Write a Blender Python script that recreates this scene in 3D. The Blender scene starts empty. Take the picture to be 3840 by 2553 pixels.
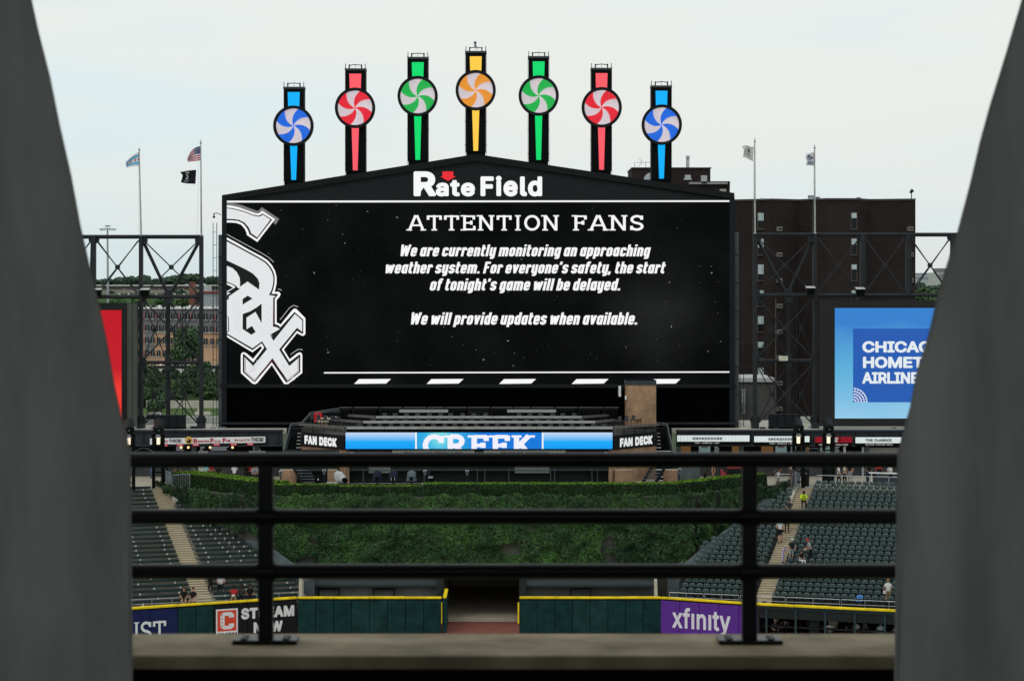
import bpy, bmesh, math, random
from mathutils import Vector, Matrix
from mathutils.geometry import tessellate_polygon
random.seed(7)
SC = bpy.context.scene
COL = SC.collection
# ---------------------------------------------------------------- camera: level, 74.5 mm, raised 23.2 m above the playing field
F, CX, HY, ZC = 7950.0, 1920.0, 1075.0, 23.2
cam_d = bpy.data.cameras.new('camera'); cam = bpy.data.objects.new('camera', cam_d); COL.objects.link(cam)
cam.location = (0, 0, ZC); cam.rotation_euler = (math.radians(90), 0, 0)
cam_d.sensor_width = 36; cam_d.lens = 36 * F / 3840
cam_d.shift_y = -(1276.5 - HY) / 3840
cam_d.clip_start = 0.1; cam_d.clip_end = 20000
cam_d.dof.use_dof = True; cam_d.dof.focus_distance = 168; cam_d.dof.aperture_fstop = 7.5
SC.camera = cam
# ---------------------------------------------------------------- world: bright overcast over a Nishita sky
W = bpy.data.worlds.new('World'); SC.world = W; W.use_nodes = True
nt = W.node_tree; N = nt.nodes; L = nt.links; N.clear()
out = N.new('ShaderNodeOutputWorld'); bg = N.new('ShaderNodeBackground')
sky = N.new('ShaderNodeTexSky'); sky.sky_type = 'NISHITA'; sky.sun_disc = False
sky.sun_elevation = math.radians(48); sky.sun_rotation = math.radians(215)
tc = N.new('ShaderNodeTexCoord'); sep = N.new('ShaderNodeSeparateXYZ'); L.new(tc.outputs['Generated'], sep.inputs[0])
mp = N.new('ShaderNodeMapping'); mp.inputs['Scale'].default_value = (3, 3, 17); L.new(tc.outputs['Generated'], mp.inputs[0])
ns = N.new('ShaderNodeTexNoise'); ns.inputs['Scale'].default_value = 1.5; ns.inputs['Detail'].default_value = 5; ns.inputs['Roughness'].default_value = .45
L.new(mp.outputs[0], ns.inputs['Vector'])
rc = N.new('ShaderNodeValToRGB'); L.new(ns.outputs['Fac'], rc.inputs[0])
rc.color_ramp.elements[0].position = .36; rc.color_ramp.elements[0].color = (.77, .89, .91, 1)
rc.color_ramp.elements[1].position = .64; rc.color_ramp.elements[1].color = (.875, .89, .85, 1)
rh = N.new('ShaderNodeValToRGB'); L.new(sep.outputs['Z'], rh.inputs[0])
rh.color_ramp.elements[0].position = 0.0; rh.color_ramp.elements[0].color = (.88, .88, .885, 1)
e = rh.color_ramp.elements.new(.045); e.color = (.95, .95, .95, 1)
rh.color_ramp.elements[-1].position = .16; rh.color_ramp.elements[-1].color = (1, 1, 1, 1)
mx = N.new('ShaderNodeMix'); mx.data_type = 'RGBA'; mx.blend_type = 'MULTIPLY'; mx.inputs['Factor'].default_value = 1
L.new(rc.outputs[0], mx.inputs['A']); L.new(rh.outputs[0], mx.inputs['B'])
sc_ = N.new('ShaderNodeMix'); sc_.data_type = 'RGBA'; sc_.blend_type = 'MULTIPLY'; sc_.inputs['Factor'].default_value = 1
sc_.inputs['B'].default_value = (.09, .09, .09, 1); L.new(sky.outputs[0], sc_.inputs['A'])
m2 = N.new('ShaderNodeMix'); m2.data_type = 'RGBA'; m2.inputs['Factor'].default_value = .95
L.new(sc_.outputs['Result'], m2.inputs['A']); L.new(mx.outputs['Result'], m2.inputs['B'])
L.new(m2.outputs['Result'], bg.inputs[0]); bg.inputs[1].default_value = 1.0; L.new(bg.outputs[0], out.inputs[0])
sd = bpy.data.lights.new('sun', 'SUN'); sd.energy = .5; sd.angle = math.radians(20); sd.color = (1, .96, .9)
so = bpy.data.objects.new('sun', sd); COL.objects.link(so); so.rotation_euler = (math.radians(42), 0, math.radians(-35)); so.location = (0, 0, 80)
SC.view_settings.view_transform = 'Standard'; SC.view_settings.look = 'None'; SC.view_settings.exposure = 0; SC.view_settings.gamma = 1
SC.view_settings.use_curve_mapping = False
SC.cycles.max_bounces = 6; SC.cycles.diffuse_bounces = 3; SC.cycles.transparent_max_bounces = 8
# ---------------------------------------------------------------- helpers
def P(px, py, Y): return Vector(((px - CX) / F * Y, Y, ZC - (py - HY) / F * Y))
def lin(r, g, b):
    f = lambda c: (c / 255 / 12.92) if c <= 10 else ((c / 255 + .055) / 1.055) ** 2.4
    return (f(r), f(g), f(b))
MATS = {}
def M(name, col, rough=.7, var=.12, scale=3.0, metal=0.0, bump=0.0, emit=None, es=1.0, brick=None, detail=4, stretch=None, spec=.12, con=.25):
    if name in MATS: return MATS[name]
    m = bpy.data.materials.new(name); m.use_nodes = True; MATS[name] = m
    n = m.node_tree.nodes; l = m.node_tree.links; b = n['Principled BSDF']
    c = (*col, 1)
    b.inputs['Base Color'].default_value = c; b.inputs['Roughness'].default_value = rough; b.inputs['Metallic'].default_value = metal; b.inputs['Specular IOR Level'].default_value = spec
    if var or bump or brick:
        t = n.new('ShaderNodeTexCoord'); mpn = n.new('ShaderNodeMapping'); l.new(t.outputs['Object'], mpn.inputs[0])
        if stretch: mpn.inputs['Scale'].default_value = stretch
        no = n.new('ShaderNodeTexNoise'); no.inputs['Scale'].default_value = scale; no.inputs['Detail'].default_value = detail
        l.new(mpn.outputs[0], no.inputs['Vector'])
        r = n.new('ShaderNodeMapRange'); r.inputs['From Min'].default_value = .5 - con; r.inputs['From Max'].default_value = .5 + con; r.clamp = False
        r.inputs['To Min'].default_value = 1 - var; r.inputs['To Max'].default_value = 1 + var
        l.new(no.outputs['Fac'], r.inputs[0])
        x = n.new('ShaderNodeMix'); x.data_type = 'RGBA'; x.blend_type = 'MULTIPLY'; x.inputs['Factor'].default_value = 1
        l.new(r.outputs[0], x.inputs['B'])
        if brick:
            s = n.new('ShaderNodeSeparateXYZ'); l.new(t.outputs['Object'], s.inputs[0])
            ad = n.new('ShaderNodeMath'); ad.operation = 'ADD'; l.new(s.outputs[0], ad.inputs[0]); l.new(s.outputs[1], ad.inputs[1])
            cb = n.new('ShaderNodeCombineXYZ'); l.new(ad.outputs[0], cb.inputs[0]); l.new(s.outputs[2], cb.inputs[1])
            bt = n.new('ShaderNodeTexBrick'); l.new(cb.outputs[0], bt.inputs['Vector'])
            bw, bh, mt, c2, cm = brick
            bt.inputs['Scale'].default_value = 1; bt.inputs['Brick Width'].default_value = bw; bt.inputs['Row Height'].default_value = bh
            bt.inputs['Mortar Size'].default_value = mt; bt.inputs['Color1'].default_value = c; bt.inputs['Color2'].default_value = (*c2, 1); bt.inputs['Mortar'].default_value = (*cm, 1)
            l.new(bt.outputs['Color'], x.inputs['A'])
            bp = n.new('ShaderNodeBump'); bp.inputs['Strength'].default_value = .5; bp.inputs['Distance'].default_value = .02
            iv = n.new('ShaderNodeMath'); iv.operation = 'SUBTRACT'; iv.inputs[0].default_value = 1; l.new(bt.outputs['Fac'], iv.inputs[1])
            l.new(iv.outputs[0], bp.inputs['Height']); l.new(bp.outputs[0], b.inputs['Normal'])
        else: x.inputs['A'].default_value = c
        l.new(x.outputs['Result'], b.inputs['Base Color'])
        if bump:
            bp = n.new('ShaderNodeBump'); bp.inputs['Strength'].default_value = bump; bp.inputs['Distance'].default_value = .05
            l.new(no.outputs['Fac'], bp.inputs['Height']); l.new(bp.outputs[0], b.inputs['Normal'])
    if emit:
        b.inputs['Emission Color'].default_value = (*emit, 1); b.inputs['Emission Strength'].default_value = es
    return m
def E(name, rgb255, s=1.0):
    c = lin(*rgb255)
    return M(name, (.01, .01, .01), .5, 0, emit=c, es=s)
class MB:
    def __init__(s): s.v = []; s.f = []; s.m = []; s.mi = 0
    def add(s, vs, fs):
        o = len(s.v); s.v += [tuple(v) for v in vs]; s.f += [tuple(i + o for i in f) for f in fs]; s.m += [s.mi] * len(fs); return s
    def use(s, i): s.mi = i; return s
    def box(s, x0, x1, y0, y1, z0, z1):
        return s.hexa([(x0,y0,z0),(x1,y0,z0),(x1,y1,z0),(x0,y1,z0),(x0,y0,z1),(x1,y0,z1),(x1,y1,z1),(x0,y1,z1)])
    def hexa(s, v): return s.add(v, [(0,3,2,1),(4,5,6,7),(0,1,5,4),(1,2,6,5),(2,3,7,6),(3,0,4,7)])
    def bar(s, p, q, w, h, up=(0, 0, 1)):
        p, q = Vector(p), Vector(q); d = (q - p).normalized(); u = Vector(up)
        if abs(d.dot(u)) > .95: u = Vector((0, 1, 0))
        r = d.cross(u).normalized(); u = r.cross(d)
        a, b = r * w / 2, u * h / 2
        return s.hexa([p-a-b, p+a-b, q+a-b, q-a-b, p-a+b, p+a+b, q+a+b, q-a+b])
    def tube(s, p, q, r, n=8, r2=None, cap=True):
        p, q = Vector(p), Vector(q); r2 = r if r2 is None else r2; d = (q - p).normalized()
        u = Vector((0, 0, 1)) if abs(d.z) < .9 else Vector((1, 0, 0)); a = d.cross(u).normalized(); b = d.cross(a)
        vs = []
        for c, rr in ((p, r), (q, r2)):
            for i in range(n):
                t = 2 * math.pi * i / n; vs.append(c + a * math.cos(t) * rr + b * math.sin(t) * rr)
        fs = [(i, (i+1) % n, n + (i+1) % n, n + i) for i in range(n)]
        if cap: fs += [tuple(range(n))[::-1], tuple(range(n, 2*n))]
        return s.add(vs, fs)
    def ball(s, c, r, n=8, m=5, sz=1.0):
        c = Vector(c); vs = [c + Vector((0, 0, r*sz))]; fs = []
        for j in range(1, m):
            t = math.pi * j / m
            for i in range(n):
                p = 2 * math.pi * i / n; vs.append(c + Vector((r*math.sin(t)*math.cos(p), r*math.sin(t)*math.sin(p), r*sz*math.cos(t))))
        vs.append(c - Vector((0, 0, r*sz)))
        for i in range(n): fs.append((0, 1+i, 1+(i+1) % n))
        for j in range(m-2):
            for i in range(n):
                a = 1 + j*n + i; b = 1 + j*n + (i+1) % n; fs.append((a, a+n, b+n, b))
        k = len(vs) - 1
        for i in range(n): fs.append((k, 1+(m-2)*n+(i+1) % n, 1+(m-2)*n+i))
        return s.add(vs, fs)
    def poly(s, pts):
        pts = [Vector(p) for p in pts]; return s.add(pts, [tuple(t) for t in tessellate_polygon([pts])])
    def prism(s, pts, d):     # pts: 3D outline, extruded by vector d
        n = len(pts); pts = [Vector(p) for p in pts]; d = Vector(d); tr = tessellate_polygon([pts])
        s.add(pts + [p + d for p in pts], [tuple(t) for t in tr] + [tuple(n + i for i in t[::-1]) for t in tr] + [(i, (i+1) % n, n+(i+1) % n, n+i) for i in range(n)]); return s
    def quad(s, a, b, c, d): return s.add([a, b, c, d], [(0, 1, 2, 3)])
    def build(s, name, mats, parent=None, loc=None, smooth=False, bev=0):
        me = bpy.data.meshes.new(name); off = Vector(loc) if loc is not None else None
        vs = s.v if off is None else [tuple(Vector(v) - off) for v in s.v]
        me.from_pydata(vs, [], s.f)
        mats = mats if isinstance(mats, (list, tuple)) else [mats]
        for m in mats: me.materials.append(m)
        if len(mats) > 1: me.polygons.foreach_set('material_index', s.m)
        if smooth: me.polygons.foreach_set('use_smooth', [True] * len(s.f))
        me.update()
        o = bpy.data.objects.new(name, me); COL.objects.link(o)
        if off is not None: o.location = off; WL[o.name] = off
        if parent is not None: attach(o, parent)
        if bev:
            b = o.modifiers.new('bevel', 'BEVEL'); b.width = bev; b.segments = 2; b.limit_method = 'ANGLE'
        return o
def attach(o, parent):
    o.parent = parent
    o.location = Vector(o.location) - WL.get(parent.name, Vector((0, 0, 0)))
WL = {}   # world location of empties / located parents
def T(name, label, cat, loc=(0, 0, 0), group=None):
    o = bpy.data.objects.new(name, None); COL.objects.link(o); o.location = loc; o.empty_display_size = .3
    WL[o.name] = Vector(loc); return tag(o, label, cat, group)
def tag(o, label, cat, group=None):
    o['label'] = label; o['category'] = cat
    if group: o['group'] = group
    return o
def struct(o): o['kind'] = 'structure'; return o
def stuff(o): o['kind'] = 'stuff'; return o
def copy_tree(o, loc=None, parent=None, label=None):
    c = o.copy(); COL.objects.link(c)
    if parent is not None: c.parent = parent
    if loc is not None: c.location = loc
    if label: c['label'] = label
    for ch in list(o.children): copy_tree(ch, None, c)
    return c
ORD = 'first second third fourth fifth sixth seventh eighth ninth tenth eleventh twelfth thirteenth fourteenth fifteenth sixteenth seventeenth eighteenth nineteenth twentieth'.split()
def nth(i):
    i += 1
    if i <= 20: return ORD[i-1]
    return {2: 'twenty-', 3: 'thirty-'}[i // 10] + ORD[i % 10 - 1] if i % 10 else {30: 'thirtieth'}[i]
# text from Blender's bundled font (its built-in font if that is missing), fitted into a box
import os
FONT = None
try:
    for rt in ('LOCAL', 'SYSTEM'):
        fp = os.path.join(bpy.utils.resource_path(rt), 'datafiles', 'fonts', 'Inter.woff2')
        if os.path.exists(fp): FONT = bpy.data.fonts.load(fp); break
except Exception: FONT = None
def text_geo(s, bold=0.0, shear=0.0, spacing=1.0, lines=1.0):
    cu = bpy.data.curves.new('lettering', 'FONT'); cu.body = s; cu.size = 1; cu.shear = shear
    cu.space_character = spacing; cu.resolution_u = 3; cu.space_line = lines; cu.fill_mode = 'FRONT'
    if FONT: cu.font = FONT
    o = bpy.data.objects.new('lettering', cu); COL.objects.link(o)
    dg = bpy.context.evaluated_depsgraph_get(); me = bpy.data.meshes.new_from_object(o.evaluated_get(dg))
    vs = [(v.co.x, v.co.y) for v in me.vertices]; fs = [tuple(p.vertices) for p in me.polygons]
    if bold:      # embolden: a thin strip along every outline edge
        cnt = {}
        for f in fs:
            for i in range(len(f)): k = tuple(sorted((f[i], f[(i+1) % len(f)]))); cnt[k] = cnt.get(k, 0) + 1
        vs = [(x, y, 0.0) for x, y in vs]; j = 0
        for (a, b), c in cnt.items():
            if c != 1: continue
            A_, B_ = Vector(vs[a][:2]), Vector(vs[b][:2]); d = B_ - A_
            if d.length < 1e-6: continue
            d = d.normalized() * bold; n = Vector((-d.y, d.x)); j += 1; z = .001 + (j % 9) * .0009; o_ = len(vs)
            for q in (A_ - d*.45 + n, A_ - d*.45 - n, B_ + d*.45 - n, B_ + d*.45 + n): vs.append((q.x, q.y, z))
            vs += [(q.x, q.y, z) for q in (A_ - d, B_ + d)]
            fs.append((o_ + 4, o_ + 1, o_ + 2, o_ + 5, o_ + 3, o_))
    bpy.data.objects.remove(o); bpy.data.curves.remove(cu); bpy.data.meshes.remove(me)
    return vs, fs
def place2d(mb, geo, o, ux, uz, depth=None):
    vs, fs = geo; x0 = min(v[0] for v in vs); x1 = max(v[0] for v in vs); y0 = min(v[1] for v in vs); y1 = max(v[1] for v in vs)
    o, ux, uz = Vector(o), Vector(ux), Vector(uz); nrm = ux.cross(uz).normalized()
    pts = [o + ux * ((v[0]-x0)/(x1-x0)) + uz * ((v[1]-y0)/(y1-y0)) + nrm * (v[2] if len(v) > 2 else 0) for v in vs]
    mb.add(pts, fs)
    return mb
def textbox(name, s, x0, x1, y0, y1, Y, mat, parent, bold=0, shear=0, spacing=1, geo=None):
    g = geo or text_geo(s, bold, shear, spacing); a = P(x0, y1, Y); b = P(x1, y1, Y); c = P(x0, y0, Y)
    return place2d(MB(), g, a, b - a, c - a).build(name, mat, parent)
# slab-serif stroke letters
def arc(cx, cy, rx, ry, a0, a1, n=10): return [(cx + rx*math.cos(math.radians(a0+(a1-a0)*i/n)), cy + ry*math.sin(math.radians(a0+(a1-a0)*i/n))) for i in range(n+1)]
GL = {'A': (.95, [[(.08,0),(.44,1)],[(.51,1),(.87,0)],[(.2,.34),(.74,.34)]], [(.08,0),(.87,0)]),
 'B': (.8, [[(.15,0),(.15,1)],[(.15,.95),(.45,.95)]+arc(.45,.74,.22,.21,90,-90,6)+[(.15,.53)],[(.15,.5),(.48,.5)]+arc(.48,.28,.26,.23,90,-90,6)+[(.15,.05)]], [(.1,0),(.1,1)]),
 'C': (.85, [arc(.45,.5,.38,.44,48,312,14),[(.76,.62),(.76,.96)]], []),
 'D': (.9, [[(.18,0),(.18,1)],[(.18,.94),(.4,.94)]+arc(.4,.5,.4,.44,90,-90,10)+[(.18,.06)]], [(.12,0),(.12,1)]),
 'E': (.8, [[(.18,0),(.18,1)],[(.18,.93),(.74,.93)],[(.18,.5),(.58,.5)],[(.18,.07),(.76,.07)],[(.7,.98),(.7,.72)],[(.73,.3),(.73,.02)],[(.56,.64),(.56,.38)]], [(.12,0),(.12,1)]),
 'F': (.78, [[(.2,0),(.2,1)],[(.2,.93),(.74,.93)],[(.2,.5),(.6,.5)],[(.7,.98),(.7,.72)],[(.57,.64),(.57,.38)]], [(.2,0),(.14,1)]),
 'G': (.9, [arc(.45,.5,.38,.44,48,330,14)+[(.78,.42)],[(.5,.42),(.86,.42)],[(.77,.62),(.77,.96)]], []),
 'H': (.95, [[(.18,0),(.18,1)],[(.77,0),(.77,1)],[(.18,.5),(.77,.5)]], [(.18,0),(.18,1),(.77,0),(.77,1)]),
 'I': (.45, [[(.22,0),(.22,1)]], [(.22,0),(.22,1)]),
 'K': (.92, [[(.18,0),(.18,1)],[(.72,.98),(.2,.4)],[(.36,.56),(.74,.02)]], [(.18,0),(.18,1),(.76,1),(.78,0)]),
 'L': (.75, [[(.18,0),(.18,1)],[(.18,.07),(.7,.07)],[(.68,.32),(.68,.02)]], [(.18,1),(.12,0)]),
 'M': (1.1, [[(.16,0),(.2,1)],[(.2,.98),(.55,.2)],[(.55,.2),(.9,.98)],[(.9,1),(.94,0)]], [(.16,0),(.94,0),(.12,1),(.98,1)]),
 'N': (.95, [[(.16,0),(.16,1)],[(.18,.98),(.76,.04)],[(.78,0),(.78,1)]], [(.16,0),(.1,1),(.78,1)]),
 'O': (.9, [arc(.45,.5,.37,.44,0,360,20)], []),
 'P': (.8, [[(.18,0),(.18,1)],[(.18,.94),(.45,.94)]+arc(.45,.7,.25,.24,90,-90,8)+[(.18,.46)]], [(.18,0),(.12,1)]),
 'Q': (.9, [arc(.45,.5,.37,.44,0,360,20),[(.5,.25),(.8,-.05)]], []),
 'R': (.92, [[(.18,0),(.18,1)],[(.18,.94),(.45,.94)]+arc(.45,.71,.24,.23,90,-90,8)+[(.18,.48)],[(.42,.48),(.76,.03)]], [(.18,0),(.12,1),(.8,0)]),
 'S': (.75, [arc(.37,.72,.27,.22,35,250,8)+arc(.36,.27,.29,.21,70,-150,8),[(.62,.7),(.62,.97)],[(.09,.3),(.09,.03)]], []),
 'T': (.85, [[(.42,0),(.42,1)],[(.04,.93),(.8,.93)],[(.07,.98),(.07,.7)],[(.77,.98),(.77,.7)]], [(.42,0)]),
 'U': (.92, [[(.16,1),(.16,.35)]+arc(.45,.35,.29,.3,180,360,10)+[(.74,1)]], [(.16,1),(.74,1)]),
 'V': (.95, [[(.1,1),(.46,.02)],[(.46,.02),(.82,1)]], [(.1,1),(.82,1)]),
 'Z': (.8, [[(.1,.93),(.7,.93)],[(.7,.93),(.1,.07)],[(.1,.07),(.72,.07)]], []),
 '.': (.3, [[(.1,.06),(.2,.06)]], []), ' ': (.45, [], []), "'": (.25, [[(.12,1),(.1,.75)]], [])}
def ribbon(pts, t):
    pts = [Vector((p[0], p[1])) for p in pts]; n = len(pts); closed = (pts[0]-pts[-1]).length < 1e-6; Ls = []; Rs = []
    for i in range(n):
        a = pts[i-1] if i > 0 else (pts[-2] if closed else pts[i]); b = pts[i+1] if i < n-1 else (pts[1] if closed else pts[i])
        d1 = (pts[i]-a); d2 = (b-pts[i]); d1 = d1.normalized() if d1.length > 1e-6 else d2.normalized(); d2 = d2.normalized() if d2.length > 1e-6 else d1
        d = (d1+d2).normalized(); nn = Vector((-d.y, d.x)); k = 1/max(.5, abs(d.dot(d1)))
        Ls.append(pts[i]+nn*t/2*k); Rs.append(pts[i]-nn*t/2*k)
    return [*Ls, *Rs], [(i, i+1, n+i+1, n+i) for i in range(n-1)]
L_, R_L, B_, X_, TP = .1, .345, .09, .67, .76
BOWL = [(R_L, X_), (L_+.06, X_), (L_, X_-.06), (L_, B_+.06), (L_+.06, B_), (R_L, B_)]
RBOWL = [(L_, X_), (R_L-.06, X_), (R_L, X_-.06), (R_L, B_+.06), (R_L-.06, B_), (L_, B_)]
BK = {'a': (.44, [BOWL, [(R_L, TP), (R_L, 0)]]), 'b': (.44, [RBOWL, [(L_, 1), (L_, 0)]]), 'd': (.44, [BOWL, [(R_L, 1), (R_L, 0)]]),
 'c': (.43, [[(R_L,.5),(R_L,X_-.06),(R_L-.06,X_),(L_+.06,X_),(L_,X_-.06),(L_,B_+.06),(L_+.06,B_),(R_L-.06,B_),(R_L,B_+.06),(R_L,.27)]]),
 'e': (.44, [[(L_,.36),(R_L,.36),(R_L,X_-.06),(R_L-.06,X_),(L_+.06,X_),(L_,X_-.06),(L_,B_+.06),(L_+.06,B_),(R_L-.06,B_),(R_L,B_+.06),(R_L,.2)]]),
 'f': (.34, [[(.34,.92),(.2,.92),(.14,.86),(.14,0)], [(.0,.68),(.3,.68)]]), 'g': (.44, [BOWL, [(R_L,TP),(R_L,-.08),(R_L-.06,-.13),(L_,-.13)]]),
 'h': (.44, [[(L_,1),(L_,0)],[(L_,X_),(R_L-.06,X_),(R_L,X_-.06),(R_L,0)]]), 'i': (.2, [[(L_,TP),(L_,0)],[(L_,1),(L_,.85)]]), 'l': (.2, [[(L_,1),(L_,0)]]),
 'm': (.69, [[(L_,TP),(L_,0)],[(L_,X_),(R_L-.06,X_),(R_L,X_-.06),(R_L,0)],[(R_L,X_),(.53,X_),(.59,X_-.06),(.59,0)]]),
 'n': (.44, [[(L_,TP),(L_,0)],[(L_,X_),(R_L-.06,X_),(R_L,X_-.06),(R_L,0)]]), 'o': (.44, [RBOWL[1:-1]+BOWL[1:-1][::-1]+[RBOWL[1]], BOWL[1:-1]]),
 'p': (.44, [RBOWL, [(L_,TP),(L_,-.2)]]), 'r': (.36, [[(L_,TP),(L_,0)],[(L_,X_),(.32,X_)],[(.29,X_),(.29,.52)]]),
 's': (.43, [[(R_L,.53),(R_L,X_-.06),(R_L-.06,X_),(L_+.06,X_),(L_,X_-.06),(L_,.46),(R_L,.31),(R_L,B_+.06),(R_L-.06,B_),(L_+.06,B_),(L_,B_+.06),(L_,.24)]]),
 't': (.32, [[(.12,.97),(.12,B_+.06),(.18,B_),(.3,B_)],[(.02,.68),(.3,.68)]]), 'u': (.44, [[(L_,TP),(L_,B_+.06),(L_+.06,B_),(R_L,B_)],[(R_L,TP),(R_L,0)]]),
 'v': (.44, [[(L_-.02,TP),(.225,.02)],[(.225,.02),(R_L+.02,TP)]]), 'w': (.66, [[(.08,TP),(.19,.02)],[(.19,.02),(.33,.7)],[(.33,.7),(.46,.02)],[(.46,.02),(.58,TP)]]),
 'y': (.44, [[(L_,TP),(L_,B_+.06),(L_+.06,B_),(R_L,B_)],[(R_L,TP),(R_L,-.08),(R_L-.06,-.13),(L_+.02,-.13)]]),
 'W': (.74, [[(.08,1),(.2,.02)],[(.2,.02),(.36,.9)],[(.36,.9),(.52,.02)],[(.52,.02),(.64,1)]]), 'F': (.44, [[(.1,1),(.1,0)],[(.1,.91),(.42,.91)],[(.1,.52),(.36,.52)]]),
 '.': (.2, [[(L_,0),(L_,.17)]]), ',': (.2, [[(L_,.17),(L_-.05,-.12)]]), "'": (.19, [[(L_,1),(L_-.02,.74)]]), ' ': (.13, [])}
def block_geo(s, t=.185, gap=.065, shear=.2):
    vs = []; fs = []; x = 0; z = 0
    for ch in s:
        w, st = BK[ch]
        for pl in st:
            v, f = ribbon(pl, t); z += .0013; o = len(vs); vs += [(a[0] + x + shear * a[1], a[1], z % .03) for a in v]; fs += [tuple(i+o for i in q) for q in f]
        x += w + gap
    return vs, fs
def slab_geo(s, t=.17, serif=.30, gap=.1, st=.11):
    vs = []; fs = []; x = 0; z = 0
    def put(v, f):
        nonlocal z
        o = len(vs); z += .0012
        vs.extend((a[0]+x, a[1], (z % .03)) for a in v); fs.extend(tuple(i+o for i in q) for q in f)
    for ch in s:
        w, st_, se = GL[ch]
        for pl in st_: put(*ribbon(pl, t if len(pl) > 2 or abs(pl[0][0]-pl[1][0]) < .2 or abs(pl[0][1]-pl[1][1]) > .2 else t*.75))
        if serif:
            for (a, b) in se:
                y0, y1 = (0, st) if b == 0 else (1-st, 1); put([(a-serif/2, y0), (a+serif/2, y0), (a+serif/2, y1), (a-serif/2, y1)], [(0, 1, 2, 3)])
        x += w + gap
    return vs, fs
# ---------------------------------------------------------------- materials
black = M('black_paint', (.004, .0045, .005), .6, .2, spec=.06)
steel_dk = M('dark_steel', (.02, .022, .026), .5, .25, 2)
girder_m = M('girder_paint', (.035, .042, .05), .5, .15, 1.5)
rail_m = M('railing_black', (.003, .003, .004), .36, .1, spec=.2)
conc_pillar = M('pillar_concrete', (.62, .625, .605), .7, .15, 2.6, bump=.8, stretch=(2.2, 2.2, .45), detail=8, spec=.3, con=.11)
conc_ledge = M('ledge_concrete', (.33, .27, .185), .85, .18, 6, bump=.3, con=.12)
conc = M('concrete', (.36, .32, .26), .85, .18, 1.2, bump=.1)
conc_lt = M('pale_concrete', (.5, .47, .41), .85, .15, .8)
conc_dk = M('grey_painted_wall', (.07, .085, .09), .7, .3, .9)
galv = M('galvanised', (.42, .44, .46), .4, .2, 3, metal=.6)
galv_dull = M('dull_grey_metal', (.16, .18, .2), .5, .2, 3, metal=.2)
white_m = M('white_paint', (.78, .78, .76), .5, .06)
yellow_m = M('yellow_cap', (.85, .61, .015), .5, .12, 1.5, con=.1)
pad_green = M('padding_green', (.007, .038, .038), .45, .2, 1.6, con=.12, bump=.15); pad_green2 = M('padding_green_worn', (.009, .043, .041), .5, .25, 1.1, con=.12, bump=.15); pad_green3 = M('padding_green_dark', (.006, .034, .035), .42, .2, 2, con=.12, bump=.15)
GR = [pad_green, pad_green2, pad_green3, pad_green, pad_green2]
pad_black = M('padding_black', (.012, .012, .014), .5, .15)
pad_navy = M('padding_navy', (.014, .02, .085), .5, .15)
pad_purple = M('padding_purple', (.12, .035, .30), .5, .1)
seat_green = M('seat_green', (.022, .050, .047), .3, .15, .6, spec=.4)
brick_tan = M('tan_brick', (.36, .19, .10), .85, .22, .9, con=.13, brick=(.215, .075, .008, (.24, .125, .07), (.45, .36, .26)))
brick_dark = M('dark_brown_brick', (.035, .026, .024), .9, .25, .15, brick=(.6, .16, .022, (.027, .020, .019), (.022, .018, .017)))
glass_dk = M('dark_glass', (.012, .014, .016), .12, 0)
pane_lt = M('window_blind', (.45, .55, .55), .5, .2, 2)
# ---------------------------------------------------------------- foreground: concourse, pillars, ledge, railing
b = MB().box(-7, 7, -7, 5.9, 25.6, 25.9)
struct(b.build('unseen_ceiling', M('ceiling_concrete', (.5, .5, .49), .9, .2)))  # unseen; added to shade the pillars, front edge set for light on the ledge
struct(MB().box(-7, 7, -7, 6.28, 21.4, 21.6).build('floor', M('floor_concrete', (.10, .10, .095), .9, .2)))  # unseen; darkened to hold back bounce light on the pillar bottoms
struct(MB().box(-7, 7, -7.3, -7, 21.4, 22.5).box(-7.3, -7, -7, 6.9, 21.4, 25.9).box(7, 7.3, -7, 6.9, 21.4, 25.9).build('unseen_concourse_wall', M('back_wall', (.3, .3, .29), .9, .2)))  # unseen; low rear wall leaves an opening shaped to light the pillars
YP = 6.0
for side, prof in (('left', [(-95, -640), (70, 0-20), (117, 2), (144, 125), (187, 293), (223, 472), (266, 662), (301, 851), (338, 1012), (376, 1171), (399, 1277), (431, 1460), (454, 1560), (473, 1621), (485, 1699), (488, 1740), (488, 3225)]),
                   ('right', [(3975, -640), (3838, -10), (3776, 200), (3714, 400), (3678, 530), (3640, 693), (3591, 878), (3564, 959), (3529, 1073), (3507, 1160), (3486, 1251), (3439, 1400), (3416, 1526), (3396, 1596), (3377, 1670), (3369, 1702), (3368, 1760), (3368, 3225)])):
    if side == 'left': prof = [p for p in prof if p != (70, -20)]
    outer = -900 if side == 'left' else 4750
    fr = [P(x, y, YP) for x, y in prof]; ob = [P(outer, prof[-1][1], YP), P(outer, prof[0][1], YP)]
    # back face follows the same taper, drawn in behind the front edge
    bk = [P(x, y, YP) * 1.0 for x, y in prof]
    sgn = -1 if side == 'left' else 1
    n = len(fr); vs = fr + ob + [Vector((p.x + sgn * .16, YP + .42, p.z)) for p in fr] + [Vector((p.x, YP + .42, p.z)) for p in ob]
    m = n + 2; tr = tessellate_polygon([vs[:m]])
    mb = MB().add(vs, [tuple(t) for t in tr] + [tuple(i + m for i in t[::-1]) for t in tr] + [(i, (i+1) % m, m + (i+1) % m, m+i) for i in range(m)])
    o = mb.build('concrete_pillar', conc_pillar, loc=P(outer, prof[-1][1], YP), bev=.018)
    tag(o, f'blurred grey concrete pillar tapering upward at the {side} edge of the view', 'pillar', 'tapering concrete pillars framing the view')
t = T('parapet_ledge', 'blurred brown concrete ledge under the black railing along the bottom', 'ledge', (0, 6.45, 21.6))
zl = ZC - 1.09
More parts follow.
